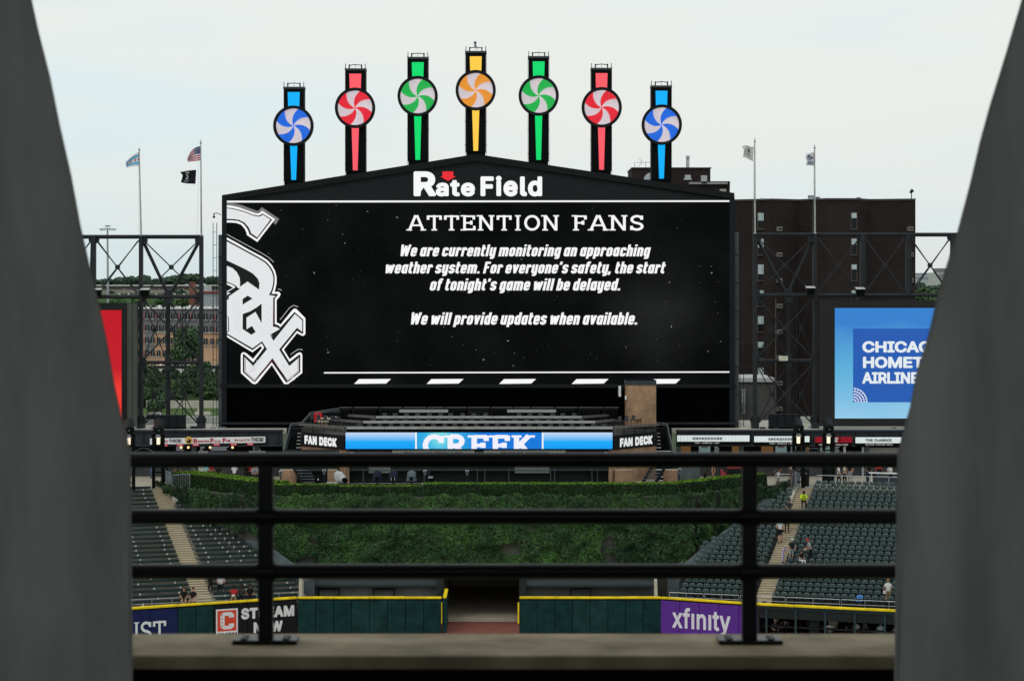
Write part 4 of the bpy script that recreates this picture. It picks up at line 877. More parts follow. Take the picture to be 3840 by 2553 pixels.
# top rails and counter on the right
for k, (a0, a1) in enumerate(((.75, 3.35), (3.45, 6.1), (6.15, 8.9), (8.95, 11.5))):
    rail('top_row_rail', [RS.w(a0, 20.4, CZ), RS.w(a1, 20.4, CZ)], .95, f'silver rail behind the top row of right seats, {nth(k)} length from the aisle', mid=(), grp='silver rails behind the top seat row')
t = T('standing_counter', 'long white-topped drink counter with dark panels above the right seats', 'counter', RS.w(4.5, 22.2, CZ))
MB().hexa([RS.w(a, b, z) for z in (CZ + 1.02, CZ + 1.09) for a, b in ((4.4, 22.3), (14, 22.3), (14, 22.65), (4.4, 22.65))]).build('counter_top', white_m, t)
for a in (4.6, 7.4, 7.9, 11.0): MB().tube(RS.w(a, 22.4, CZ), RS.w(a, 22.4, CZ + 1.02), .03, 6).build('leg', white_m, t)
for a0, a1 in ((4.8, 7.3), (8.0, 10.9)): MB().hexa([RS.w(a, b, z) for z in (CZ + .1, CZ + .8) for a, b in ((a0, 22.3), (a1, 22.3), (a1, 22.35), (a0, 22.35))]).build('panel', M('counter_panel', (.04, .05, .06), .5, .1), t)

struct(MB().box(-18.5, 12.5, 153.2, 163, CZ + .002, CZ + .05).build('camera_platform', M('platform_dark', (.03, .035, .036), .8, .2)))
# ---------------------------------------------------------------- food stalls under the steel deck, both sides
YS = 169.5
def px2(px, Y): return (px-CX)/F*Y
def zy(py, Y): return ZC - (py-HY)/F*Y
def rect(nm, px0, px1, py0, py1, Y, d, mat, parent, bev=0):
    a, c, z0, z1 = R(px0, px1, py0, py1, Y); return MB().box(a, c, Y, Y + d, z0, z1).build(nm, mat, parent, bev=bev)
struct(MB().box(-70, 70, 170, 182, 11.45, 11.75).build('upper_deck', conc_lt))
for lab, x0, x1 in (('left', 250, 1060), ('right', 2536, 3640)):
    t = T('deck_girder', f'blue-grey riveted steel girder carrying the deck over the {lab} food stalls', 'girder', (px2(x0, 169), 169, 10.9))
    rect('web', x0, x1, 1617, 1668, 169.0, .12, girder_m, t); rect('top_flange', x0, x1, 1612, 1617, 168.75, .6, girder_m, t); rect('bottom_flange', x0, x1, 1668, 1673, 168.75, .6, girder_m, t)
    k = 0; x = x0 + 60
    while x < x1: rect('stiffener', x, x + 3, 1618, 1667.5, 168.8, .2, girder_m, t); x += 56
shell_m = M('stall_dark', (.02, .021, .024), .8, .2)
for lab, x0, x1 in (('left', 250, 1060), ('right', 2536, 3640)):
    t = T('stall_building', f'dark food stall building under the {lab} deck girder', 'building', (px2(x0, 172), 172, CZ))
    a, c, z0, z1 = R(x0, x1, 1670, 1800, 174.0); MB().box(a, c, 173.9, 174.1, CZ, 11.4).build('back_wall', shell_m, t)
    MB().box(a, c, 169.6, 174, 10.55, 10.75).build('soffit', shell_m, t)
    x = x0
    while x < x1: MB().box(px2(x, 170), px2(x, 170) + .35, 169.7, 170.1, CZ, 10.55).build('pier', M('pier_grey', (.12, .13, .135), .7, .2), t); x += 235
    a, c, _, _ = R(x0, x1, 1670, 1800, 170.0); MB().box(a, c, 169.8, 170.6, CZ, CZ + 1.05).build('counter', M('stall_counter', (.05, .05, .055), .6, .3, 1), t)
warm = M('warm_lamp', (1, .8, .5), .5, 0, emit=(1, .62, .28), es=1.6)
def bulbs(xs, py, Y, label):
    for i, x in enumerate(xs):
        p = P(x, py, Y); o = MB().ball((0, 0, 0), .1, 8, 5).build('lamp_bulb', warm); o.location = p; tag(o, f'{label}, {nth(i)} from the left', 'lamp', 'warm bulbs in the food stalls')
bulbs((679, 706, 788, 872), 1677, 169.9, 'glowing orange bulb under the pizza stall sign')
# --- pizza sign
Yg = 168.6
sg = T('stall_sign', 'white pizza pub sign with red and black lettering and a round orange emblem', 'sign', P(780, 1650, Yg))
def slant(x, base=0): return (x - 563)/432 * -6.5   # sign rises slightly to the right
a, b_, c, d = P(562, 1643.5, Yg), P(995, 1636, Yg), P(995, 1659, Yg), P(562, 1666, Yg)
MB().prism([a, b_, c, d], (0, .12, 0)).build('sign_board', M('sign_white', (.72, .72, .72), .5, .04, emit=(.6, .6, .6), es=.12), sg)
MB().prism([p + Vector((0, .02, 0)) for p in (P(559, 1641, Yg), P(998, 1633, Yg), P(998, 1662, Yg), P(559, 1669, Yg))], (0, .08, 0)).build('sign_frame', black, sg)
redp = M('sign_red', (.45, .015, .04), .6, 0); blkp = M('sign_black', (.015, .015, .015), .6, 0)
def st(s, x0, x1, y0, y1, mat, bold=.02, parent=sg, Y=Yg - .02, geo=None, nm='lettering'):
    dy = slant(x0); dy2 = slant(x1); a = P(x0, y1 + dy, Y); b = P(x1, y1 + dy2, Y); c = P(x0, y0 + dy, Y)
    return place2d(MB(), geo or text_geo(s, bold), a, b-a, c-a).build(nm, mat, parent)
st('We Lay It On', 569, 630, 1650, 1662, redp); st('THICK!', 633, 680, 1647, 1660, blkp, .03)
st('We Lay It On', 878, 938, 1650, 1661, redp); st('THICK!', 941, 988, 1646, 1661, blkp, .03)
for s, x0, x1, y0, y1 in (('B', 724, 740, 1647, 1662), ('EGGARS', 741, 785, 1653, 1661), ('P', 787, 801, 1646, 1663), ('IZZA', 802, 829, 1654, 1661), ('P', 833, 847, 1646, 1663), ('UB', 848, 864, 1652, 1661)):
    st(s, x0, x1, y0, y1, redp, geo=slab_geo(s, t=.26, serif=.4, gap=.06, st=.16), nm='lettering')
cc = P(708, 1652 + slant(708), Yg - .05); MB().poly([cc + Vector((.3*math.cos(k*.2618), 0, .3*math.sin(k*.2618))) for k in range(24)]).build('emblem_disc', M('emblem_orange', (.72, .42, .1), .6, .1), sg)
MB().poly([cc + Vector((x, -.01, z)) for x, z in ((-.14, -.2), (.12, -.22), (.2, .05), (.05, .0), (.1, .12), (-.05, .1), (-.02, -.04), (-.15, -.05))]).build('emblem_figure', blkp, sg)
MB().poly([cc + Vector((x, -.014, z)) for x, z in ((-.05, .02), (.03, .04), (.05, .18), (-.02, .22))]).build('emblem_face', M('emblem_grey', (.3, .3, .25), .6, 0), sg)
for k, (s, x) in enumerate((('COCKTAILS', 617), ('COLD BEER', 675), ('WINE', 734), ('COCKTAILS', 812), ('COLD BEER', 876), ('WINE', 938))):
    y = 1668 + slant(x)*.9 + 1
    o = T('menu_sign', f'small red {s.lower()} sign under the pizza sign, {nth(k)} from the left', 'sign', P(x, y, Yg), 'small red drink signs under the pizza sign')
    rect('plate', x - 12, x + 12, y - 5, y + 5, Yg - .0, .05, M('sign_red_bright', (.5, .02, .05), .6, 0, emit=(.5, .02, .06), es=.3), o)
    textbox('lettering', s, x - 9, x + 9, y - 3, y + 3, Yg - .015, white_m, o, bold=.02)
t = T('menu_board', 'black menu screens above the pizza stall counter', 'menu board', P(700, 1690, 170.8))
for (x0, x1) in ((655, 700), (745, 777), (785, 868), (944, 985)):
    rect('screen', x0, x1, 1672, 1694, 170.6, .08, M('menu_black', (.008, .008, .01), .4, 0), t)
    mb = MB()
    for r in range(4):
        a, c, z0, z1 = R(x0 + 6, x1 - 8, 1675 + r*4, 1676.2 + r*4, 170.58); mb.box(a, c - random.random()*.25, 170.58, 170.59, z0, z1)
    stuff(mb.build('menu_text', E('menu_text', (150, 155, 160)), t))
t = T('stall_partition', 'pale grey panels between the pizza stall openings', 'wall panel', P(760, 1700, 169.7))
for x0, x1 in ((744, 780), (934, 994)): rect('panel', x0, x1, 1690, 1772, 169.65, .1, M('panel_pale', (.5, .5, .48), .7, .1), t)
# --- slatted signs on the right
def slat_sign(label, text, x0, x1, y0, y1, tx0, tx1, sub, sx0, sx1, n, dy=0, geo=None):
    t = T('stall_sign', label, 'sign', P((x0+x1)/2, y1, Yg)); m = M('sign_tile', (.74, .78, .78), .5, .05, 2, emit=lin(200, 212, 212), es=.42)
    for i in range(n):
        xa = x0 + (x1-x0)*i/n; xb = x0 + (x1-x0)*(i+1)/n; rect('sign_slat', xa + .35, xb - .35, y0 + dy*i/n, y1 + dy*i/n, Yg, .06, m, t)
    rect('sign_frame', x0 - 2, x1 + 2, y0 - 2, y1 + 2 + dy, Yg + .07, .06, black, t)
    g = slab_geo(text, t=.26, serif=.4, gap=.24 if 'SMOKE' in text else .1, st=.14); yc = (y0+y1)/2 + dy*.5
    textbox('lettering', '', tx0, tx1, yc - 5, yc + 5, Yg - .02, blkp, t, geo=g)
    rect('sub_board', x0, x1, y1 + 1.5, y1 + 12 + dy, Yg, .08, black, t)
    textbox('lettering', sub, sx0, sx1, yc + 13.6, yc + 19.4, Yg - .02, white_m, t, bold=.02)
slat_sign('white slatted smokehouse sign nearest the scoreboard stairs', 'SMOKEHOUSE', 2539, 2811, 1632, 1655, 2597, 2708, 'PORK  •  BARBECUE  •  BEEF', 2606, 2698, 21)
slat_sign('white slatted smokehouse sign partly behind the lamp post, next to the red sign', 'SMOKEHOUSE', 2828, 3036, 1635, 1657, 2882, 2981, 'PORK  •  BARBECUE  •  BEEF', 2886, 2978, 16)
slat_sign('white slatted sign for hot dogs and popcorn by the right pillar', 'THE CLASSICS', 3208, 3381, 1639, 1661, 3246, 3343, 'HOT DOGS • POPCORN • BRATS', 3245, 3347, 14)
t = T('stall_sign', 'red chicken wing stall sign behind the second right lamp post', 'sign', P(3126, 1660, Yg)); rect('sign_board', 3057, 3195, 1638, 1659, Yg, .1, M('wing_red', (.28, .008, .02), .6, .1, emit=(.3, .01, .02), es=.25), t)
textbox('lettering', 'WING', 3102, 3143, 1640, 1648, Yg - .02, white_m, t, bold=.05); textbox('lettering', 'MAN', 3108, 3140, 1649, 1657.5, Yg - .02, white_m, t, bold=.05)
rect('sub_board', 3057, 3195, 1661, 1673, Yg, .08, black, t); textbox('lettering', 'CHICKEN WINGS • FRENCH FRIES', 3071, 3180, 1664, 1670, Yg - .02, white_m, t, bold=.02)
MB().prism([P(x, y, Yg - .03) for x, y in ((3148, 1641), (3154, 1641), (3150, 1648), (3155, 1648), (3146, 1657))], (0, .01, 0)).build('emblem', blkp, t)
teal = M('poster_teal', (.3, .45, .45), .6, .1, emit=lin(150, 180, 180), es=.25)
for k, (x0, x1) in enumerate(((2621, 2664), (2908, 2950), (3077, 3112))):
    t = T('menu_poster', f'pale teal menu poster in the right stalls, {nth(k)} from the left', 'poster', P(x0, 1695, 171.2), 'pale teal menu posters'); rect('board', x0, x1, 1671, 1712, 171, .05, teal, t)
    textbox('lettering', 'WING MAN', x0 + 10, x1 - 10, 1673, 1679, 170.98, redp, t, bold=.04)
    rect('menu_screen', x1 + 10, x1 + 44, 1672, 1712, 171, .05, black, t)
    mb = MB()
    for r in range(7):
        a, c, z0, z1 = R(x1 + 15, x1 + 38, 1675 + r*5, 1676.4 + r*5, 170.98); mb.box(a, c - random.random()*.2, 170.97, 170.98, z0, z1)
    stuff(mb.build('menu_text', E('menu_text', (150, 155, 160)), t))
t = T('stall_interior', 'warm lit timber walls inside the smokehouse stalls', 'stall interior', P(2560, 1720, 172.5))
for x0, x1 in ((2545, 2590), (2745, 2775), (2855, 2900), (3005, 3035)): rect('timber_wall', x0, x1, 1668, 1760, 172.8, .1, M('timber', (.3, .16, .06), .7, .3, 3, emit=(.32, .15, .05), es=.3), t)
rect('roller_shutter', 3240, 3400, 1678, 1735, 170.4, .08, M('shutter', (.42, .4, .36), .5, .1), t); rect('white_post', 3163, 3172, 1672, 1760, 169.6, .2, white_m, t); rect('white_post', 3232, 3240, 1676, 1790, 169.6, .2, galv, t)
# ---------------------------------------------------------------- fan deck
YF = 163.0
fd = T('fan_deck', 'brick fan deck building with tiered counters in front of the scoreboard', 'building', (px2(1795, YF), YF, CZ))
XL, XR = px2(1294, YF), px2(2298, YF); OL = P(1131, 1700, 167.6); OR = P(2461, 1700, 167.6)
zd = zy(1618, YF)   # deck level
def facet(p0, p1, z0, z1, th, nm, mat, par=fd, off=0):
    p0 = Vector(p0); p1 = Vector(p1); d = (p1-p0).normalized(); n = Vector((d.y, -d.x, 0)); n = n if n.y < 0 else -n
    q = [p0 + n*off, p1 + n*off, p1 + n*(off-th), p0 + n*(off-th)]
    return MB().hexa([Vector((p.x, p.y, z)) for z in (z0, z1) for p in q]).build(nm, mat, par)
FL = (XL, YF, 0); FR = (XR, YF, 0); BL = (OL.x, 167.6, 0); BR = (OR.x, 167.6, 0)
zs0, zs1 = zy(1687, YF), zy(1634.5, YF)
facet(BL, FL, CZ, zs0 + .1, .4, 'brick_wall', brick_tan); facet(FR, BR, CZ, zs0 + .1, .4, 'brick_wall', brick_tan)
sgn_m = M('deck_sign_black', (.010, .010, .011), .6, .1)
for p0, p1, tx in ((BL, FL, (.10, .84)), (FR, BR, (.13, .88))):
    s_ = facet(p0, p1, zs0, zs1 + .02, .15, 'sign_band', sgn_m, off=.1)
    v0, v1 = Vector(p0), Vector(p1); d = v1-v0; n = Vector((d.y, -d.x, 0)).normalized(); n = n if n.y < 0 else -n
    place2d(MB(), text_geo('FAN DECK', .065, 0, 1.12), v0 + d*tx[0] + n*.12 + Vector((0, 0, zs0 + .17)), d*(tx[1]-tx[0]), Vector((0, 0, .70))).build('lettering', M('deck_sign_white', (.8, .8, .8), .5, 0, emit=(.5, .5, .5), es=.7), s_)
MB().prism([(XL, YF + .1, zd - .35), (XR, YF + .1, zd - .35), (OR.x, 167.6, zd - .35), (OR.x, 171.5, zd - .35), (OL.x, 171.5, zd - .35), (OL.x, 167.6, zd - .35)], (0, 0, .3)).build('deck_slab', M('deck_floor', (.12, .115, .105), .9, .2), fd)
# led ribbon
rb = rect('led_ribbon', 1294, 2298, 1618, 1686, YF - .12, .25, black, fd)
rm = M('ribbon_blue', (.01, .01, .02), .5, 0); n = rm.node_tree.nodes; l = rm.node_tree.links; bs = n['Principled BSDF']
tx_ = n.new('ShaderNodeTexCoord'); sp = n.new('ShaderNodeSeparateXYZ'); l.new(tx_.outputs['Object'], sp.inputs[0]); mr = n.new('ShaderNodeMapRange'); mr.inputs['From Min'].default_value = zy(1683, YF); mr.inputs['From Max'].default_value = zy(1620, YF)
rp = n.new('ShaderNodeValToRGB'); l.new(sp.outputs[2], mr.inputs[0]); l.new(mr.outputs[0], rp.inputs[0]); e = rp.color_ramp.elements
e[0].color = (*lin(0, 158, 255), 1); e[1].color = (*lin(205, 226, 250), 1); q = e.new(.45); q.color = (*lin(24, 176, 255), 1); l.new(rp.outputs[0], bs.inputs['Emission Color']); bs.inputs['Emission Strength'].default_value = .92
def rbox(nm, x0, x1, mat, Y): 
    a, c, z0, z1 = R(x0, x1, 1621, 1682.5, Y); return MB().quad((a, Y, z0), (c, Y, z0), (c, Y, z1), (a, Y, z1)).build(nm, mat, rb)
rbox('ribbon_picture', 1296, 2297, rm, YF - .13)
for x in (1557, 2032): rbox('white_bar', x, x + 6, wht, YF - .15)
cm_ = M('ribbon_centre', (.01, .01, .02), .5, 0); n = cm_.node_tree.nodes; l = cm_.node_tree.links; bs = n['Principled BSDF']; tx_ = n.new('ShaderNodeTexCoord'); di = n.new('ShaderNodeVectorMath'); di.operation = 'DISTANCE'
di.inputs[1].default_value = P(1650, 1640, YF); l.new(tx_.outputs['Object'], di.inputs[0]); mr = n.new('ShaderNodeMapRange'); mr.inputs['From Max'].default_value = 3.2; l.new(di.outputs['Value'], mr.inputs[0]); rp = n.new('ShaderNodeValToRGB'); l.new(mr.outputs[0], rp.inputs[0])
e = rp.color_ramp.elements; e[0].color = (*lin(140, 238, 230), 1); e[1].color = (*lin(8, 122, 222), 1); q = e.new(.35); q.color = (*lin(50, 180, 232), 1); l.new(rp.outputs[0], bs.inputs['Emission Color']); bs.inputs['Emission Strength'].default_value = .95
rbox('ribbon_centre', 1563, 2032, cm_, YF - .14)
# big slab word, its lower part run off the display
vs, fs = slab_geo('CREEK', t=.235, serif=.44, gap=.12, st=.11)
mx0, mx1 = min(v[0] for v in vs), max(v[0] for v in vs); cut = .33; bm = bmesh.new(); bv = [bm.verts.new((v[0], v[1], v[2]*.6)) for v in vs]
for f in fs:
    try: bm.faces.new([bv[i] for i in f])
    except ValueError: pass
bmesh.ops.bisect_plane(bm, geom=bm.verts[:] + bm.edges[:] + bm.faces[:], plane_co=(0, cut, 0), plane_no=(0, -1, 0), clear_outer=True)
bm.verts.index_update(); bm.verts.ensure_lookup_table(); vv = [v.co[:] for v in bm.verts]; ff = [tuple(v.index for v in f.verts) for f in bm.faces]; bm.free()
textbox('lettering', '', 1585, 2006, 1627, 1682.3, YF - .16, E('ribbon_white', (240, 240, 252)), rb, geo=(vv, ff))
# small signs under the ribbon
for lab, s, x0, x1, t0, t1 in (('cream slatted tequila bar sign under the LED ribbon', 'TRES AGAVES TEQUILA BAR', 1471, 1779, 1513, 1737), ('cream slatted nacho stall sign under the LED ribbon', 'BUENOS NACHOS', 1814, 2121, 1880, 2057)):
    t = T('stall_sign', lab, 'sign', P((x0+x1)/2, 1705, YF)); nn = 19
    for i in range(nn): rect('sign_slat', x0 + (x1-x0)*i/nn + .5, x0 + (x1-x0)*(i+1)/nn - .5, 1688, 1712, YF + .1, .06, M('cream_slat', (.5, .52, .48), .6, .08), t)
    textbox('lettering', '', t0, t1, 1693, 1703, YF + .06, blkp, t, geo=slab_geo(s, t=.22, serif=.36, gap=.08, st=.15))
# columns, screened windows below
for px in (1058, 1234, 2285, 2463): pass
bay = T('screened_front', 'dark mesh screens in steel frames across the fan deck ground floor', 'screen wall', (px2(1800, YF+.5), YF + .5, CZ))
scr = M('mesh_screen', (.025, .032, .033), .6, .35, .8)
xs = [1060, 1130, 1286, 1362, 1474, 1590, 1608, 1790, 1818, 1908, 2065, 2080, 2220, 2240, 2308]
for i in range(len(xs)-1):
    a, c, _, _ = R(xs[i], xs[i+1], 0, 10, YF + .6); MB().box(a + .04, c - .04, YF + .6, YF + .7, CZ + 1.05, 10.6).build('mesh_panel', scr, bay)
for x in xs: a = px2(x, YF + .5); MB().box(a - .03, a + .03, YF + .5, YF + .6, CZ, 10.6).build('mullion', M('mullion', (.07, .075, .08), .5, .1), bay)
for z in (CZ + 1.0, 9.9): a, c = px2(1060, YF), px2(2308, YF); MB().box(a, c, YF + .47, YF + .56, z, z + .06).build('cross_rail', M('mullion', (.07, .075, .08), .5, .1), bay)
MB().box(px2(1060, YF), px2(2308, YF), YF + 1.0, YF + 1.2, CZ, 10.6).build('inner_wall', M('inner_dark', (.012, .014, .015), .7, .2), bay)
for (x0, x1) in ((1383, 1465), (1930, 2060)): rect('lit_window', x0, x1, 1745, 1773, YF + .56, .02, M('lit_window', (.1, .12, .11), .5, .2, emit=lin(70, 78, 74), es=.5), bay)
for k, (x0, x1, nm) in enumerate(((1048, 1110, 'far left'), (1228, 1262, 'left of the white camera'), (2306, 2375, 'right end'), (2490, 2545, 'right edge, by the stairs'))):
    t = T('brick_pier', f'tan brick pier behind the hedge, {nm}', 'pier', P((x0+x1)/2, 1800, YF), 'tan brick piers behind the hedge'); a, c, _, _ = R(x0, x1, 0, 10, YF - .4); MB().box(a, c, YF - .4, YF + .4, CZ, 9.15).build('brickwork', brick_tan, t)
for k, (s, x0, x1) in enumerate((('left', 1105, 1230), ('right', 2375, 2490))):
    t = T('steel_stair', f'dark steel stair flight behind the {s} end of the hedge', 'stairs', P(x0, 1810, YF - .5)); q = 1 if k == 0 else -1; xa, xb = (px2(x0, YF), px2(x1, YF)); xa, xb = (xa, xb) if k == 0 else (xb, xa)
    for dx in (0, 1.0): MB().bar((xa + dx*q, YF - .9, 9.4), (xa + (dx + .9)*q, YF - .9, 7.9), .05, .25).build('stringer', steel_dk, t)
    for i in range(6): z = 8.05 + i*.22; x = xa + (1.0 - (z - 7.9)*.6)*q; MB().box(min(x, x + 1.0*q), max(x, x + 1.0*q), YF - 1.0, YF - .7, z, z + .04).build('tread', galv_dull, t)
# counters in three tiers, guard rails, high chairs
cnt_m = M('counter_grey', (.38, .38, .37), .6, .15, 1.5)
tiers = [(YF + .15, zy(1600, YF), 1300, 2298, OL.x + .02, OR.x - .02, 167.4, True), (YF + 2.6, zy(1577.5, YF + 2.6), 1362, 2232, px2(1264, 168), px2(2300, 168), 167.9, False), (YF + 5.0, zy(1559.5, YF + 5), 1410, 2182, px2(1316, 170.5), px2(2272, 170.5), 170.2, False)]
for k, (Y, z, x0, x1, xa, xb, Yb, fr) in enumerate(tiers):
    t = T('drink_counter', f'long grey bar counter on the fan deck, {("front","middle","back")[k]} tier', 'counter', (px2(x0, Y), Y, z)); X0, X1 = px2(x0, Y), px2(x1, Y); n = 7
    for i in range(n):
        if k and i == 3 and False: continue
        a = X0 + (X1-X0)*i/n; c = X0 + (X1-X0)*(i+1)/n; MB().box(a + .01, c - .01, Y - .3, Y + .12, z - .17, z).build('counter_section', cnt_m, t)
    for (p0, p1) in (((X0, Y, 0), (xa, Yb, 0)), ((X1, Y, 0), (xb, Yb, 0))):
        facet(p0, p1, z - .17, z - .002, .42, 'wing_counter', M('counter_brown', (.13, .12, .112), .6, .2), t, off=.3)
        mb = MB(); p0, p1 = Vector(p0), Vector(p1)
        for i in range(int((p1-p0).length/.12)): q = p0 + (p1-p0)*(i+.5)*.12/(p1-p0).length; mb.bar((q.x, q.y, z - 1.05), (q.x, q.y, z - .17), .02, .02)
        mb.bar((p0.x, p0.y, z-1.0), (p1.x, p1.y, z-1.0), .05, .05); stuff(mb.build('balusters', girder_m, t))
        for f in (0, .25, .5, .75, 1): q = p0 + (p1-p0)*f; MB().box(q.x - .04, q.x + .04, q.y - .04, q.y + .04, z - 1.1, z - .17).build('post', girder_m, t)
    n = int((X1-X0)/.9)
    for i in range(n+1): x = X0 + (X1-X0)*i/n; MB().box(x - .03, x + .03, Y - .2, Y - .14, z - .9, z - .17).build('leg', steel_dk, t)
    MB().box(X0, X1, Y + .05, Y + .1, z - .62, z - .5).build('foot_beam', steel_dk, t)
    MB().box(X0, X1, Y + .12, Y + .16, z - .95, z - .18).build('under_panel', M('under_panel', (.022, .022, .024), .8, .3, 2), t)
    if k: MB().box(X0 - .6, X1 + .6, Y - .2, 171.5, zd - .35, z - .95).build('riser', conc_dk, t)
    # high chairs
    if k == 0: cs = [1345 + 40*i for i in range(24)]
    elif k == 1: cs = [1400 + 41*i for i in range(20)]
    else: cs = [1440 + 42*i for i in range(18)]
    if k == 0:
        mb = MB(); ch = M('chair_charcoal', (.055, .055, .057), .5, .2); mb.box(-.2, .2, -.2, .2, .72, .76); mb.hexa([(-.2,.17,.76),(.2,.17,.76),(.2,.2,.76),(-.2,.2,.76),(-.17,.25,1.1),(.17,.25,1.1),(.17,.28,1.1),(-.17,.28,1.1)])
        for sx in (-1, 1):
            for sy in (-1, 1): mb.bar((sx*.2, sy*.2, 0), (sx*.16, sy*.16, .72), .03, .03)
        mb.bar((-.19, -.19, .25), (.19, -.19, .25), .02, .02).bar((-.19, .19, .25), (.19, .19, .25), .02, .02)
        chair = mb.build('high_chair', ch); cme = chair.data; bpy.data.objects.remove(chair)
    for i, x in enumerate(cs):
        if k and 1845 < x < 1915: continue
        o = bpy.data.objects.new('high_chair', cme); COL.objects.link(o); o.location = (px2(x, Y + .5) + random.uniform(-.04, .04), Y + .45, z - .92); o.rotation_euler.z = random.uniform(-.15, .15)
        tag(o, f'charcoal high chair at the {("front","middle","back")[k]} fan deck counter, {nth(i)} from the left', 'chair', 'charcoal high chairs on the fan deck')
for s, (xa, ya), (xb, yb) in (('left', (OL.x + .6, 168.2), (XL, YF + 1.2)), ('right', (OR.x - .6, 168.2), (XR, YF + 1.2))):
    for i in range(5):
        f = (i + .6)/5.4; o = bpy.data.objects.new('high_chair', cme); COL.objects.link(o); o.location = (xa + (xb-xa)*f, ya + (yb-ya)*f, zd - .05); o.rotation_euler.z = .9 if s == 'left' else -.9
        tag(o, f'charcoal high chair by the {s} wing railing of the fan deck, {nth(i)} from the outside', 'chair', 'charcoal high chairs on the fan deck')
for k, (x0, x1, y0) in enumerate(((1497, 1680, 1536), (1902, 2085, 1536))):
    t = T('upper_counter', f'pale grey narrow counter at the very back of the fan deck, {("left","right")[k]} one', 'counter', P(x0, y0, 170)); rect('counter_top', x0, x1, y0, y0 + 10, 170, .35, M('counter_light', (.36, .36, .35), .6, .1), t)
    for i in range(5): x = x0 + (x1-x0)*(i+.5)/5; rect('leg', x, x + 2, y0 + 10.5, y0 + 36, 170.1, .06, steel_dk, t)
t = T('back_fence', 'black baluster fence at the back of the fan deck', 'fence', P(1270, 1565, 171.2))
segs = [1270, 1322, 1422, 1510, 1600, 1666, 1752, 1840, 1925, 1990, 2080, 2168, 2262, 2322]
for i in range(len(segs)-1):
    a, c, z0, z1 = R(segs[i] + 2, segs[i+1] - 2, 1526, 1568, 171.2); MB().box(a, c, 171.2, 171.26, z1 - .05, z1).build('top_rail', galv_dull, t); mb = MB()
    for k in range(int((c-a)/.13)): mb.box(a + k*.13, a + k*.13 + .02, 171.2, 171.22, z0, z1 - .05)
    mb.box(a, c, 171.2, 171.24, z1 - .2, z1 - .17); stuff(mb.build('balusters', M('fence_dark', (.03, .032, .036), .5, .1), t)); MB().box(a - .02, a + .03, 171.18, 171.25, z0, z1).build('post', steel_dk, t)
t = T('tarpaulin', 'black cloth draped between the counters at the middle of the fan deck', 'cloth', P(1795, 1570, 169.8)); mb = MB(); NXx = 14
pts = []
for i in range(NXx+1):
    for j in range(5):
        u = i/NXx; v = j/4; x = 1755 + 82*u; y = 1540 + 33*v*(1 if j < 4 else .85 + .35*math.sin(u*math.pi)); p = P(x, y, 169.8 + .12*math.sin(u*19 + v*2)); pts.append(p)
mb.add(pts, [(i*5+j, (i+1)*5+j, (i+1)*5+j+1, i*5+j+1) for i in range(NXx) for j in range(4)]).build('cloth', M('black_cloth', (.012, .012, .013), .8, .3), t)
# brick tower
t = T('brick_tower', 'tall tan brick tower with dark metal cap in front of the scoreboard', 'tower', P(2403, 1595, 167)); Yb = 167.0
a, c, z0, z1 = R(2349, 2460.5, 1443, 1600, Yb); MB().box(a, c, Yb, Yb + 2.2, z0, z1).build('brick_shaft', brick_tan, t)
MB().box(a - .05, c + .02, Yb - .06, Yb + 2.26, z1 + .002, z1 + .34).build('metal_cap', M('tower_cap2', (.045, .055, .06), .5, .1), t); MB().hexa([(a, Yb, z1+.345), (c, Yb, z1+.345), (c, Yb+2.2, z1+.345), (a, Yb+2.2, z1+.345), (a+.3, Yb+.5, z1+.42), (c-.3, Yb+.5, z1+.42), (c-.3, Yb+1.8, z1+.42), (a+.3, Yb+1.8, z1+.42)]).build('cap_top', black, t)
t = T('panel_antenna', 'white panel antenna on a bracket left of the brick tower', 'antenna', P(2330, 1467, Yb)); rect('antenna_panel', 2321, 2329, 1447, 1487, Yb + .3, .2, white_m, t, .02); rect('antenna_side', 2318.5, 2320.8, 1446, 1486, Yb + .35, .15, galv, t)
MB().tube(P(2329, 1460, Yb + .5), P(2348, 1461, Yb + .5), .03, 5).build('bracket', steel_dk, t); rect('equipment_box', 2344, 2350, 1484, 1498, Yb - .2, .2, white_m, t)
